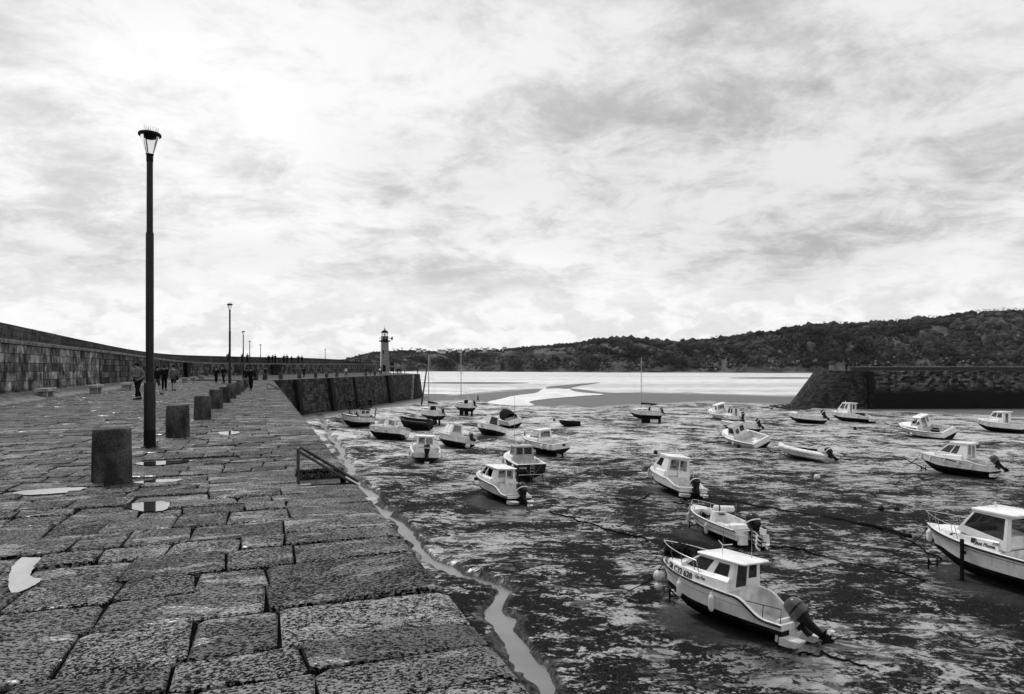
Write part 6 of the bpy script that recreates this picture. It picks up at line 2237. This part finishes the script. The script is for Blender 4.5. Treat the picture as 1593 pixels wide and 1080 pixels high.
b = heeled('heel_c', 'cabin_boat', 'white cabin boat tipped to starboard with rail ladder along its stern, nearest the quay', 'the tipped boat nearest the quay', 15)
b.house(.40, .74, .62, 2.05, .78, .66, zbf=.1, side=((.06, .12, .60, .9),), aft=((.06, .1, .94, .92),), front=((.06, .2, .94, .9),), over=(.03, .05), gl='glass', roof_t=.04)
b.pulpit(.72, .4, posts=4)
mb = MB()
for z in (.04, .22):
    mb.tube([(b.x(0) - .05, b.b(0), b.sz(0) + z), (b.x(0) - .05, -b.b(0), b.sz(0) + z)], .02, 6)
for i in range(9):
    y = lerp(b.b(0), -b.b(0), i / 8)
    mb.tube([(b.x(0) - .05, y, b.sz(0) - .02), (b.x(0) - .05, y, b.sz(0) + .22)], .016, 6)
mb.build('stern_rail', M['gelcoat_worn'], b.root)
ball('mooring_buoy', b.world((b.x(-.02), -.3, .45)), .24, 'pale ball buoy under the stern rail of the tipped boat nearest the quay')
p = gm(573, 680)
ball('mooring_buoy', (p.x, p.y, p.z + .22), .26, 'pale ball buoy lying on the mud nearest the quay')
b.fender(.62, 1, .2, .3, .15)
b.fender(.36, 1, .2, .3, .16, 'fender_grey')
b = Boat('speed', 'speedboat', 'dark hulled speedboat tipped over with pale gunwale stripe', 'the dark speedboat', roll=R(13), hull='dark_hull', full=2.2, sheer=.32)
b.deck(.52, floor=.5, mt='grey_paint')
b.rub('gelcoat', .035)
b.stripe(.45, 'gelcoat', .015)
mb = MB()
mb.loft([[Vector((b.x(.64), .72, b.sz(.62))), Vector((b.x(.70), 0, b.sz(.68) + .05)), Vector((b.x(.64), -.72, b.sz(.62)))], [Vector((b.x(.52), .6, b.sz(.55) + .42)), Vector((b.x(.56), 0, b.sz(.56) + .46)), Vector((b.x(.52), -.6, b.sz(.55) + .42))]], cap=False)
mb.build('windscreen', M['glass'], b.root)
MB().box((b.x(.4), .3, .8), (.4, .4, .7)).box((b.x(.4), -.4, .8), (.4, .4, .7)).build('seat', M['gelcoat'], b.root)
# --- canopy boat
b = Boat('canopy', 'cabin_boat', 'white boat leaning to port with dark canvas cockpit cover, beside the canvas-topped boat', 'the dark-covered boat', roll=R(-13), full=2.4)
b.deck(.44)
b.rub('black', .02)
mb = MB()
arcs = []
for t, h, w_ in ((.22, .55, .85), (.40, .95, .82), (.58, .95, .75), (.76, .25, .6)):
    arcs.append([Vector((b.x(t), w_ * math.cos(a), b.sz(t) + h * math.sin(a) ** .6)) for a in [math.pi * i / 8 for i in range(9)]])
mb.loft(arcs, cap=False)
b.cv = mb.build('canvas_cover', M['cloth_dark'], b.root, smooth=True)
mb = MB()
mb.loft([[v + Vector((.02, 0, .03)) for v in arcs[2]], [v * .5 + u * .5 + Vector((.03, 0, .03)) for u, v in zip(arcs[2], arcs[3])]], cap=False)
mb.build('windscreen', M['gelcoat_worn'], b.cv)

# --- lugger with raised spar
b = Boat('lugger', 'sailing_lugger', 'small dark working boat with slanting spar, boom and wheelhouse beside the sand strip', 'the working boat with slanting spar', roll=R(-3), hull='gelcoat_worn', full=2.8, sheer=.3, transom=.7)
b.deck(.55, floor=.55, inner='interior')
b.rub('black', .05)
b.house(.14, .46, .42, 1.95, .55, .5, side=((.1, .45, .46, .88), (.54, .45, .9, .88)), aft=((.2, 0, .8, .9),), mt='gelcoat_worn', roof_mt='cloth_dark', over=(.05, .1))
b.pole(.72, 0, b.sz(.7), 4.9, .065, (2.1, .0), 'spar', 'wood_dark')
b.rail([[(b.x(.82), 0, 2.0), (b.x(.05), .05, 2.22)]], 'boom', 'wood_dark', .06)
mb = MB()
r_ = random.Random(9)
for _ in range(60):
    x, y = r_.uniform(b.x(.5), b.x(.95)), r_.uniform(-.5, .5)
    mb.tube([(x, y, 1.0), (x + r_.uniform(-.3, .3), y + r_.uniform(-.2, .2), 1.0 + r_.uniform(.2, .75))], .03, 4)
e = mb.build('fishing_gear', M['cloth_dark'])
e.matrix_world = b.M
tag(e, 'dark pile of pots and flags on the working boat with slanting spar', 'fishing gear')
mb = MB()
for y in (.3, -.3, 0):
    mb.tube([(b.x(0) - .1, y, 1.0), (b.x(-.06), y * 1.6, 2.1)], .03, 5)
mb.build('stern_gear', M['wood_dark'], b.root)
b.fender(.5, 1, .15, .3, .14)
# --- yachts
def yacht(key, label, short, hull='hull_white', mast=8.0, tm=.58, jib=False, boom=True, gantry=False, roll=0, bilge=True, boomcover=True):
    b = Boat(key, 'sailing_yacht', label, short, roll=R(roll), hull=hull, full=2.0, sheer=.18, keel_lift=.62, transom=.74, bottom='antifoul')
    b.deck(.36, floor=.55)
    b.rub('grey_paint', .025)
    b.coach(.36, .78, .36, .16, .36, windows=2)
    mb = MB()
    for sg in (-1, 1):
        mb.loft([[Vector((x, sg * .42, .1)), Vector((x + (.04 if i else -.04), sg * .50, .1)), Vector((x, sg * .56, -.68)), Vector((x, sg * .48, -.68))] for i, x in enumerate((b.x(.36), b.x(.56)))], closed=True)
    mb.build('bilge_keel', M['antifoul'], b.root)
    mb = MB().box((b.x(.03), 0, -.22), (.42, .07, .95))
    mb.build('skeg', M['antifoul'], b.root)
    MB().tube([(b.x(tm), 0, b.sz(tm) + .2), (b.x(tm), 0, mast - .62)], [.065, .05], 8).build('mast', M['alloy'], b.root, smooth=True)
    mb = MB()
    top = Vector((b.x(tm), 0, mast - .7))
    for e_ in ((b.x(.99), 0, b.sz(1) + .05), (b.x(.01), 0, b.sz(0)), (b.x(tm) - .15, b.b(tm), b.sz(tm)), (b.x(tm) - .15, -b.b(tm), b.sz(tm))):
        mb.tube([top, e_], .006, 4)
    mb.build('rigging', M['steel'], b.root)
    MB().tube([(b.x(tm), -.45, b.sz(tm) + mast * .45), (b.x(tm), .45, b.sz(tm) + mast * .45)], .02, 5).build('spreader', M['alloy'], b.root)
    if jib:
        MB().tube([(b.x(.98), 0, b.sz(1) + .3), top.lerp(Vector((b.x(.98), 0, b.sz(1) + .3)), .5), top], [.11, .10, .05], 8).build('furled_jib', M['cloth_dark'], b.root, smooth=True)
    if boom:
        MB().tube([(b.x(tm), 0, b.sz(tm) + 1.0), (b.x(.36), 0, b.sz(tm) + .98), (b.x(.12), 0, b.sz(tm) + .95)], [.17, .13, .08], 8).build('boom_cover', M['cloth_dark'], b.root, smooth=True)
    b.pulpit(.86, .5)
    b.rail([[(b.x(.03), .55, b.sz(0)), (b.x(.02), .6, b.sz(0) + .55), (b.x(.02), -.6, b.sz(0) + .55), (b.x(.03), -.55, b.sz(0))]], 'pushpit_rail')
    b.motor(-.35, 35, .7, 'motor', z=b.sz(0) - .1)
    if gantry:
        b.rail([[(b.x(.02), s_ * .8, b.sz(0)), (b.x(.02), s_ * .8, b.sz(0) + 1.7)] for s_ in (1, -1)] + [[(b.x(.02), .8, b.sz(0) + 1.7), (b.x(.30), .8, b.sz(0) + 1.75), (b.x(.30), -.8, b.sz(0) + 1.75), (b.x(.02), -.8, b.sz(0) + 1.7)]], 'gantry', 'gelcoat', .03)
    MB().box((b.x(.34), 0, b.sz(.36) + .28), (.05, .7, .55)).build('companion_hatch', M['interior'], b.root)
    return b
yacht('sloop', 'white sloop on bilge keels with dark boom cover and dark furled jib', 'the sloop with furled jib', mast=9.8, jib=True)
yacht('catyacht', 'short white yacht on three keels with stern gantry near the sand', 'the yacht with stern gantry', mast=10.4, gantry=True, boom=False, tm=.62)
b = yacht('yacht', 'white yacht standing on dark keels with bare mast alone on the mud', 'the lone keel yacht', mast=10.0, tm=.60)
for t in (.55,):
    b.fender(t, 1, .2, .5, .09, 'fender_grey')
# --- small dark dinghy
b = Boat('dinghy', 'rowing_dinghy', 'small dark rowing dinghy lying alone on bright mud', 'the dark dinghy', roll=R(-4), hull='dark_hull', full=2.6, sheer=.35)
b.deck(.86, floor=.35, gun=.05, inner='wood_dark', mt='wood_dark')
b.rub('wood_dark', .03)
MB().box((0, 0, .42), (.25, 1.1, .04)).build('thwart', M['wood_dark'], b.root)
MB().box((b.x(.15), 0, .42), (.3, .95, .04)).build('thwart', M['wood_dark'], b.root)

# slack bow lines running down to the mud
for kk in ('fisher', 'cuddy_r', 'cruiser', 'heel_r', 'seafarer', 'runabout', 'rib', 'heel_m', 'twin_a', 'pilot_l', 'heel_a', 'heel_c', 'speed', 'near', 'edge', 'stern_on'):
    c_, rz_, L_, B_, D_ = PLACE[kk]
    rt = BROOT[kk]
    mi = (Matrix.Translation(rt.location) @ rt.rotation_euler.to_matrix().to_4x4() @ Matrix.Diagonal((*rt.scale, 1)))
    a_ = mi @ Vector((L_ / 2 - .05, 0, D_ * 1.12))
    hv = Vector((math.cos(rz_ + .35), math.sin(rz_ + .35), 0))
    b2 = a_ + hv * 1.3
    b2.z = float(mud_base(b2.x, b2.y)) + .05
    mid_ = (a_ + b2) / 2 + Vector((0, 0, -.22))
    e_ = b2 + hv * 1.6 + Vector((.3, -.2, 0))
    e_.z = float(mud_base(e_.x, e_.y)) + .04
    inv_ = mi.inverted()
    MB().tube([inv_ @ v for v in (a_, a_.lerp(mid_, .5) + Vector((0, 0, -.08)), mid_, b2, e_)], .018, 5).build('bow_line', M['dark_rope'], rt)

# ------------------------------------------------------------------ moorings: chains and lines lying on the mud
def mooring(pix, r, label, name='mooring_chain', mt='dark_rope', lift=.05):
    pts = []
    for (a, b_), (c, d) in zip(pix[:-1], pix[1:]):
        for i in range(10):
            k = i / 10
            pts.append(gm(lerp(a, c, k), lerp(b_, d, k)))
    pts.append(gm(*pix[-1]))
    pts = [p + Vector((0, 0, lift)) for p in pts]
    wr = random.Random(int(pix[0][0]))
    pts = [p + Vector((wr.uniform(-.16, .16), wr.uniform(-.3, .3), wr.uniform(-.05, .0))) for p in pts]
    # soften corners
    sm = [pts[0]] + [(pts[i - 1] + pts[i] * 2 + pts[i + 1]) / 4 for i in range(1, len(pts) - 1)] + [pts[-1]]
    o = MB().tube(sm, r, 6).build(name, M[mt], smooth=True)
    tag(o, label, 'chain')
mooring([(852, 796), (905, 812), (960, 828), (1010, 840)], .042, 'dark mooring chain trailing right from the banded-outboard boat')
mooring([(1120, 778), (1200, 792), (1290, 806), (1370, 822), (1420, 835)], .09, 'long dark mooring line running across the mud towards the cruiser')
mooring([(1370, 822), (1408, 838), (1445, 862), (1462, 868)], .042, 'dark mooring line ending at the cruiser bow')
mooring([(1190, 852), (1248, 854), (1262, 864), (1330, 878), (1400, 893), (1440, 905)], .042, 'dark chain lying behind the boat lettered SB C32 628')
mooring([(1240, 1020), (1275, 1019), (1320, 1030), (1370, 1050)], .042, 'dark chain beneath the tilted near outboard')
mooring([(1050, 783), (1066, 785), (1078, 792)], .042, 'short dark line at the bow of the open fishing boat')
mooring([(1010, 770), (985, 785), (960, 775)], .042, 'short dark line below the tall-cabin boat')
mooring([(1404, 714), (1425, 722), (1442, 731)], .042, 'dark line coiled at the bow of the sport cruiser')
mooring([(1366, 652), (1380, 660), (1404, 666)], .042, 'dark line between the two boats below the jetty')
mooring([(1186, 700), (1215, 706), (1232, 711)], .042, 'dark line between leaning pilot boat and rigid inflatable')
for i, (px, py, r) in enumerate(((1020, 706, .2), (1371, 794, .17), (1395, 794, .15), (1330, 668, .22), (1041, 668, .2), (905, 650, .22), (862, 655, .2), (1271, 745, .22), (1296, 668, .2), (1149, 696, .22))):
    p = gm(px, py)
    ball('mooring_buoy', (p.x, p.y, p.z + r * .6), r, 'small mooring buoy resting on open mud between boats', 'buoy' if i % 3 and i not in (1, 2) else 'black', 'loose mooring buoys on the mud')
# anchor stands under the bows
def mooring_stand(p, rz, label):
    e = empty('anchor_frame', p, rz, label, 'anchor', 'anchor frames under bows')
    mb = MB()
    mb.tube([(-.3, 0, 0), (-.3, 0, .42)], .03, 6).tube([(.3, .05, 0), (.3, .05, .38)], .03, 6).tube([(-.32, 0, .16), (.32, .05, .14)], .025, 6).tube([(-.3, 0, .42), (.1, .2, .1)], .025, 6)
    mb.build('frame', M['dark_rope'], e)
for (px, py), lb in (((1053, 934), 'dark anchor frame under the bow of the boat lettered SB C32 628'), ((1080, 822), 'dark anchor frame under the bow of the open fishing boat'), ((1452, 884), 'dark anchor frame under the bow of the cruiser with beaching leg'), ((1437, 733), 'dark anchor frame under the bow of the sport cruiser'), ((1217, 710), 'dark anchor frame under the bow of the inflatable')):
    mooring_stand(gm(px, py), .4, lb)

# ------------------------------------------------------------------ people
for nm, lo, hi in (('skin', .22, .30), ('hair_dark', .003, .006), ('black_cloth', .002, .006), ('grey_cloth', .10, .16), ('pale_cloth', .30, .42), ('white_cloth', .55, .68), ('mid_cloth', .02, .04), ('shoe', .003, .006)):
    M[nm] = material('person_' + nm, lo, hi, 6.0, .9, spec=.15)
def skin_mesh(joints, edges_, name, root, sub=1):
    """joints: name -> (x, y, z, radius_x, radius_y); one continuous surface grown round the skeleton"""
    keys = list(joints)
    me = bpy.data.meshes.new(name)
    me.from_pydata([joints[k][:3] for k in keys], [(keys.index(a), keys.index(b)) for a, b in edges_], [])
    o = bpy.data.objects.new(name, me)
    C.objects.link(o)
    o.modifiers.new('skin', 'SKIN')
    if not me.skin_vertices:
        C.objects.unlink(o)
        raise RuntimeError('no skin layer')
    for i, k in enumerate(keys):
        sv = me.skin_vertices[0].data[i]
        sv.radius = (joints[k][3], joints[k][4])
        sv.use_root = (k == root)
    m2 = o.modifiers.new('sub', 'SUBSURF')
    m2.levels = sub
    dg = bpy.context.evaluated_depsgraph_get()
    out = bpy.data.meshes.new_from_object(o.evaluated_get(dg))
    C.objects.unlink(o)
    bpy.data.objects.remove(o)
    out.polygons.foreach_set('use_smooth', [True] * len(out.polygons))
    return out
def person_parts(stride=.0, arms='hang', lean=0.0, shorts=False, female=False, coat=False, bag=False):
    """facing -y; 1.74 m tall; returns list of (name, mesh, role, children)"""
    f, bk = stride, -stride
    J = {}
    sh = .17 if female else .195
    lz = lean
    J['pelvis'] = (0, 0, .95, .13, .105)
    J['waist'] = (0, -lz * .1, 1.08, .125, .095)
    J['chest'] = (0, -lz * .3, 1.30, .15, .105)
    J['neck0'] = (0, -lz * .4, 1.46, .06, .06)
    J['neck'] = (0, -lz * .5 - .01, 1.52, .052, .055)
    J['head'] = (0, -lz * .65 - .03, 1.62, .075, .09)
    J['crown'] = (0, -lz * .7 - .01, 1.71, .06, .07)
    J['nose'] = (0, -lz * .65 - .115, 1.60, .016, .016)
    E = [('pelvis', 'waist'), ('waist', 'chest'), ('chest', 'neck0'), ('neck0', 'neck'), ('neck', 'head'), ('head', 'crown'), ('head', 'nose')]
    for sd, sg, st in (('l', 1, f), ('r', -1, bk)):
        J['hip' + sd] = (sg * .09, 0, .90, .09, .09)
        J['knee' + sd] = (sg * .095, -st * .5 - (.05 if st < 0 else .02), .49, .06, .06)
        foot_y = -st * .9 + (.06 if st < 0 else 0)
        fz = .09 if st >= 0 else .11
        J['ankle' + sd] = (sg * .10, foot_y, fz, .04, .042)
        J['toe' + sd] = (sg * .115, foot_y - .17, .04 if st >= 0 else .05, .038, .03)
        E += [('pelvis', 'hip' + sd), ('hip' + sd, 'knee' + sd), ('knee' + sd, 'ankle' + sd), ('ankle' + sd, 'toe' + sd)]
        J['sho' + sd] = (sg * sh, -lz * .35, 1.42, .062, .062)
        E += [('chest', 'sho' + sd)]
        if arms == 'pockets':
            el, wr, ha = (sg * (sh + .12), .06, 1.14), (sg * (sh + .03), -.10, 1.0), (sg * (sh - .02), -.15, .95)
        elif arms == 'up':
            el, wr, ha = (sg * (sh + .10), -.08, 1.2), (sg * .09, -.20, 1.35), (sg * .06, -.24, 1.42)
        else:
            sw = -st if arms == 'swing' else 0
            el, wr, ha = (sg * (sh + .06), -sw * .25 + .03, 1.16), (sg * (sh + .07), -sw * .6 - .03, .92), (sg * (sh + .065), -sw * .7 - .05, .84)
        J['elb' + sd] = (*el, .046, .046)
        J['wri' + sd] = (*wr, .030, .026)
        J['hand' + sd] = (*ha, .036, .022)
        E += [('sho' + sd, 'elb' + sd), ('elb' + sd, 'wri' + sd), ('wri' + sd, 'hand' + sd)]
    body = skin_mesh(J, E, 'body', 'pelvis')
    # fingers: four and a thumb per hand, curled
    mb = MB()
    for sd, sg in (('l', 1), ('r', -1)):
        h = Vector(J['hand' + sd][:3])
        w_ = Vector(J['wri' + sd][:3])
        d = (h - w_).normalized()
        side = d.cross(Vector((sg, 0, 0.01))).normalized()
        for i, ln in enumerate((.062, .072, .066, .05)):
            a = h + side * (.027 - .018 * i) + d * .015
            mb.tube([a, a + d * ln * .55, a + d * ln * .9 + Vector((-sg * .02, 0, 0))], [.0095, .009, .007], 5)
        a = h + side * .035 - d * .02
        mb.tube([a, a + side * .025 + d * .025, a + side * .03 + d * .05], [.011, .010, .008], 5)
    fm = mb.mesh('fingers')
    bm = bmesh.new()
    bm.from_mesh(body)
    bm.from_mesh(fm)
    bm.to_mesh(body)
    bm.free()
    g_ = lambda k, e: (*J[k][:3], J[k][3] + e, J[k][4] + e)
    top = {k: g_(k, .032 if coat else .018) for k in ('pelvis', 'waist', 'chest', 'shol', 'shor', 'elbl', 'elbr')}
    top['neck0'] = (*J['neck0'][:3], .075, .075)
    for s_ in 'lr':
        top['wri' + s_] = (*J['wri' + s_][:3], .044, .042)
    top['hem'] = (0, 0, .80 if coat else .90, .175 if coat else .15, .14 if coat else .12)
    jacket = skin_mesh(top, [('pelvis', 'waist'), ('waist', 'chest'), ('chest', 'neck0'), ('pelvis', 'hem'), ('chest', 'shol'), ('chest', 'shor'), ('shol', 'elbl'), ('shor', 'elbr'), ('elbl', 'wril'), ('elbr', 'wrir')], 'jacket', 'pelvis')
    leg = {'pelvis': (0, 0, .97, .142, .118)}
    le = []
    for s_ in 'lr':
        leg['hip' + s_] = g_('hip' + s_, .02)
        leg['knee' + s_] = g_('knee' + s_, .028)
        le += [('pelvis', 'hip' + s_), ('hip' + s_, 'knee' + s_)]
        if not shorts:
            leg['ankle' + s_] = g_('ankle' + s_, .032)
            le += [('knee' + s_, 'ankle' + s_)]
    trousers = skin_mesh(leg, le, 'trousers', 'pelvis')
    shoes = []
    for s_ in 'lr':
        a, t = Vector(J['ankle' + s_][:3]), Vector(J['toe' + s_][:3])
        mb = MB()
        hl = Vector((a.x, a.y + .05, .045))
        mb.loft([[Vector((p.x + w_ * c_, p.y, p.z + hh * s2)) for c_, s2 in ((-1, -1), (1, -1), (1, .3), (.5, 1), (-.5, 1), (-1, .3))] for p, w_, hh in ((hl, .035, .045), (hl + Vector((0, -.08, .005)), .045, .055), (Vector((t.x, t.y + .02, .04)), .05, .038), (Vector((t.x, t.y - .05, .035)), .03, .022))], closed=True)
        shoes.append(mb.mesh('shoe'))
    hc = Vector(J['head'][:3])
    mb = MB()
    secs = []
    for z, r, off_ in ((-.03, .082, .045), (.02, .098, .022), (.07, .10, .005), (.115, .08, 0), (.14, .03, 0)):
        secs.append([hc + Vector((r * .86 * math.cos(a), off_ + r * 1.05 * math.sin(a), z)) for a in [2 * math.pi * i / 12 for i in range(12)]])
    mb.loft(secs, closed=True)
    if female:
        mb.loft([[hc + Vector((.08 * math.cos(a), .06 + .045 * math.sin(a), z)) for a in [2 * math.pi * i / 8 for i in range(8)]] for z in (-.17, .0, .05)], closed=True)
    hair = mb.mesh('hair')
    face = MB()
    for sg in (-1, 1):
        face.lathe([(.001, -.008), (.008, 0), (.001, .008)], 6, hc + Vector((sg * .030, -.088, .012)))
    face.box(hc + Vector((0, -.092, -.055)), (.045, .012, .008))
    out = [('body', body, 'skin'), ('jacket', jacket, 'top'), ('trousers', trousers, 'bottom'), ('shoe', shoes[0], 'shoe'), ('shoe', shoes[1], 'shoe'), ('hair', hair, 'hair'), ('face_features', face.mesh('face_features'), 'hair')]
    if bag:
        out.append(('shoulder_strap', MB().tube([(.14, -.10, 1.43), (.02, -.155, 1.22), (-.17, -.10, .98), (-.20, .0, .9), (-.17, .10, .98), (.0, .15, 1.22), (.13, .09, 1.43), (.14, -.10, 1.43)], .016, 6).mesh('shoulder_strap'), 'black_cloth'))
        out.append(('bag', MB().box((-.25, .02, .84), (.10, .26, .24)).mesh('bag'), 'black_cloth'))
    for nm, me, role in out:
        me.materials.clear()
        me.materials.append(M['skin'])
        if nm != 'face_features' and nm != 'bag':
            me.polygons.foreach_set('use_smooth', [True] * len(me.polygons))
    return out
POSE = {
    'walk': person_parts(.32, 'swing', .05),
    'walk_coat': person_parts(.26, 'pockets', .08, coat=True),
    'stand': person_parts(.04, 'hang', .0, coat=True),
    'stand_up': person_parts(.05, 'up', .02),
    'woman': person_parts(.30, 'swing', .04, female=True, shorts=True, coat=True),
    'strap': person_parts(.24, 'swing', .03, shorts=True, bag=True),
}
def person(p, face, pose, top, bottom, label, h=1.74, group=None, hair='hair_dark'):
    e = empty('person', p, face, label, 'person', group)
    e.scale = (h / 1.74,) * 3
    for nm, me, role in POSE[pose]:
        o = bpy.data.objects.new(nm, me)
        link(o, e)
        mt = {'skin': M['skin'], 'top': M[top], 'bottom': M[bottom], 'shoe': M['shoe'], 'hair': M[hair]}.get(role, M.get(role))
        o.material_slots[0].link = 'OBJECT'
        o.material_slots[0].material = mt
    return e
away = lambda p, k=0: math.pi + math.atan2(-p.x, p.y) * 0 + k      # back to the viewer
def pier_person(px, py, *a, face=0.0, **kw):
    return person(gp(px, py), face, *a, **kw)
AW = math.pi + R(20)
pier_person(214.5, 621.5, 'walk_coat', 'grey_cloth', 'black_cloth', 'person in pale padded jacket and dark trousers walking with hands in pockets', h=1.80, face=R(-8))
pier_person(243.5, 613.5, 'woman', 'black_cloth', 'mid_cloth', 'person in dark cardigan and skirt striding half hidden by the tall lamp post', h=1.66, face=R(60))
pier_person(255.5, 607.5, 'stand', 'black_cloth', 'black_cloth', 'broad person in black walking away beside the one with shoulder strap', h=1.74, face=AW)
pier_person(270, 608, 'strap', 'grey_cloth', 'mid_cloth', 'person in grey shirt and shorts with shoulder strap walking away', h=1.76, face=AW)
pier_person(336.5, 596.3, 'walk', 'black_cloth', 'black_cloth', 'person in dark clothes walking with a stick near the last bench', h=1.66, face=R(15))
pier_person(348, 596.5, 'walk_coat', 'black_cloth', 'black_cloth', 'person in dark coat with pale sleeve walking near the last bench', h=1.74, face=R(-10))
pier_person(390.5, 607, 'walk_coat', 'black_cloth', 'black_cloth', 'person all in black walking at the end of the bollard row', h=1.6, face=R(10))
pier_person(383.5, 602.5, 'stand', 'black_cloth', 'black_cloth', 'person in black partly hidden behind the walker in black', h=1.6, face=AW)
pier_person(473, 587.3, 'stand', 'black_cloth', 'black_cloth', 'person in black alone on the quay beyond the bend', h=1.7, face=AW)
# far groups: on the quay, on the raised walk, at the pier end
gq = 'people far along the pier'
rp = random.Random(2)
far_quay = [(413, 588.5), (538.5, 585.5), (569.5, 583.5), (576, 583.5), (591, 582.8), (593.5, 582.6)]
for i, (px, py) in enumerate(far_quay):
    Y = EYE * F / (py - HY)
    person(Vector(((px - CX) / F * Y, Y, 0)), rp.uniform(0, 6.28), rp.choice(['walk', 'stand', 'walk_coat']), rp.choice(['black_cloth', 'pale_cloth', 'white_cloth', 'mid_cloth']), rp.choice(['black_cloth', 'mid_cloth']), 'small distant person on the quay between bend and lighthouse', 1.7, gq)
for i, px in enumerate((612, 616, 618.5, 621, 624, 629.5)):
    Y = 186 + rp.uniform(-2, 3)
    person(Vector(((px - CX) / F * Y, Y, 0)), rp.uniform(0, 6.28), rp.choice(['walk', 'stand', 'walk_coat']), 'black_cloth' if i else 'grey_cloth', 'black_cloth', 'one of the dark-clothed people gathered at the pier end', rp.uniform(1.4, 1.8) if px < 629 else 1.0, 'people gathered at the pier end')
person(Vector((PEND.x - .8, PEND.y + 1, 0)), 2.4, 'stand', 'black_cloth', 'black_cloth', 'lone person in black on the very corner of the pier end', 1.72)
# raised walk
def walk_person(px, pose, h, label, group):
    i = int(np.argmin([abs(CX + F * (p - n * 0.7).x / (p - n * .7).y - px) if p.y > 85 else 1e9 for p, n in wall_path]))
    best = None
    for k in np.linspace(tt[max(i - 2, 0)], tt[min(i + 2, NL)], 60):
        p, n, l, u = wall_at(float(k))
        q = p - n * .9
        d = abs(CX + F * q.x / q.y - px)
        if best is None or d < best[0]:
            best = (d, Vector((q.x, q.y, l + .01)))
    person(best[1], rp.uniform(2, 4.5), pose, 'black_cloth', 'black_cloth', label, h, group)
for px in (355.5, 377, 385, 418, 424, 428, 442, 446.5, 453.5, 464, 469.5):
    walk_person(px, rp.choice(['walk', 'stand', 'stand_up', 'walk_coat']), rp.uniform(1.5, 1.85), 'dark figure on the raised sea wall walk before the bend of the parapet', 'people on the raised sea wall walk')
for px in (539.5, 542.5, 553, 556.5, 560.5):
    walk_person(px, rp.choice(['walk', 'stand', 'walk_coat']), 1.72, 'dark figure on the raised walk near the lighthouse end', 'people on the raised walk near the lighthouse')
# on the sand below the wall
for i, (px, py) in enumerate(((536, 636.5), (544.5, 636), (560.5, 635.5), (574.5, 632), (577, 633))):
    person(gm(px, py), rp.uniform(0, 6.28), rp.choice(['walk', 'walk_coat']), 'black_cloth' if i != 2 else 'mid_cloth', 'black_cloth', 'dark figure walking on the sand below the quay wall', rp.uniform(1.5, 1.75), 'people on the sand below the quay wall')
person(gm(743.5, 625.5), 1.2, 'walk', 'black_cloth', 'black_cloth', 'lone dark figure on the sand beside the yacht with stern gantry', 1.7)
person(Vector((67.6, JY + .55, ztop)), 2.0, 'stand', 'black_cloth', 'black_cloth', 'lone dark figure on top of the jetty end', 1.6)

# fenders of one boat side are told apart by their order from the bow
sets = {}
for o in C.objects:
    if o.parent is None and o.name.split('.')[0] == 'fender':
        sets.setdefault(o['label'], []).append(o)
for lb, os_ in sets.items():
    if len(os_) > 1:
        key = lb.split(' side of ')[1]
        bt = SHORTS[key]
        os_.sort(key=lambda o: -(o.location - bt[0]).dot(bt[1]))
        for o, w_ in zip(os_, ('foremost', 'second', 'third', 'fourth', 'fifth')):
            o['label'] = w_ + ' ' + lb.replace(' hanging on the', ' from bow,')

# ------------------------------------------------------------------ thin sea haze that greys the distant headland
hz = MB().box((200, 1450, 70), (7400, 3100, 158)).build('haze', bpy.data.materials.new('sea_haze'))
hm = hz.data.materials[0]
hm.use_nodes = True
ht = hm.node_tree
ht.nodes.remove(ht.nodes['Principled BSDF'])
pv = ht.nodes.new('ShaderNodeVolumePrincipled')
pv.inputs['Color'].default_value = (.9, .9, .9, 1)
pv.inputs['Density'].default_value = 0.00002
pv.inputs['Anisotropy'].default_value = 0.2
ht.links.new(pv.outputs[0], ht.nodes['Material Output'].inputs['Volume'])
tag(hz, 'thin even sea haze filling the air over the bay', kind='stuff')
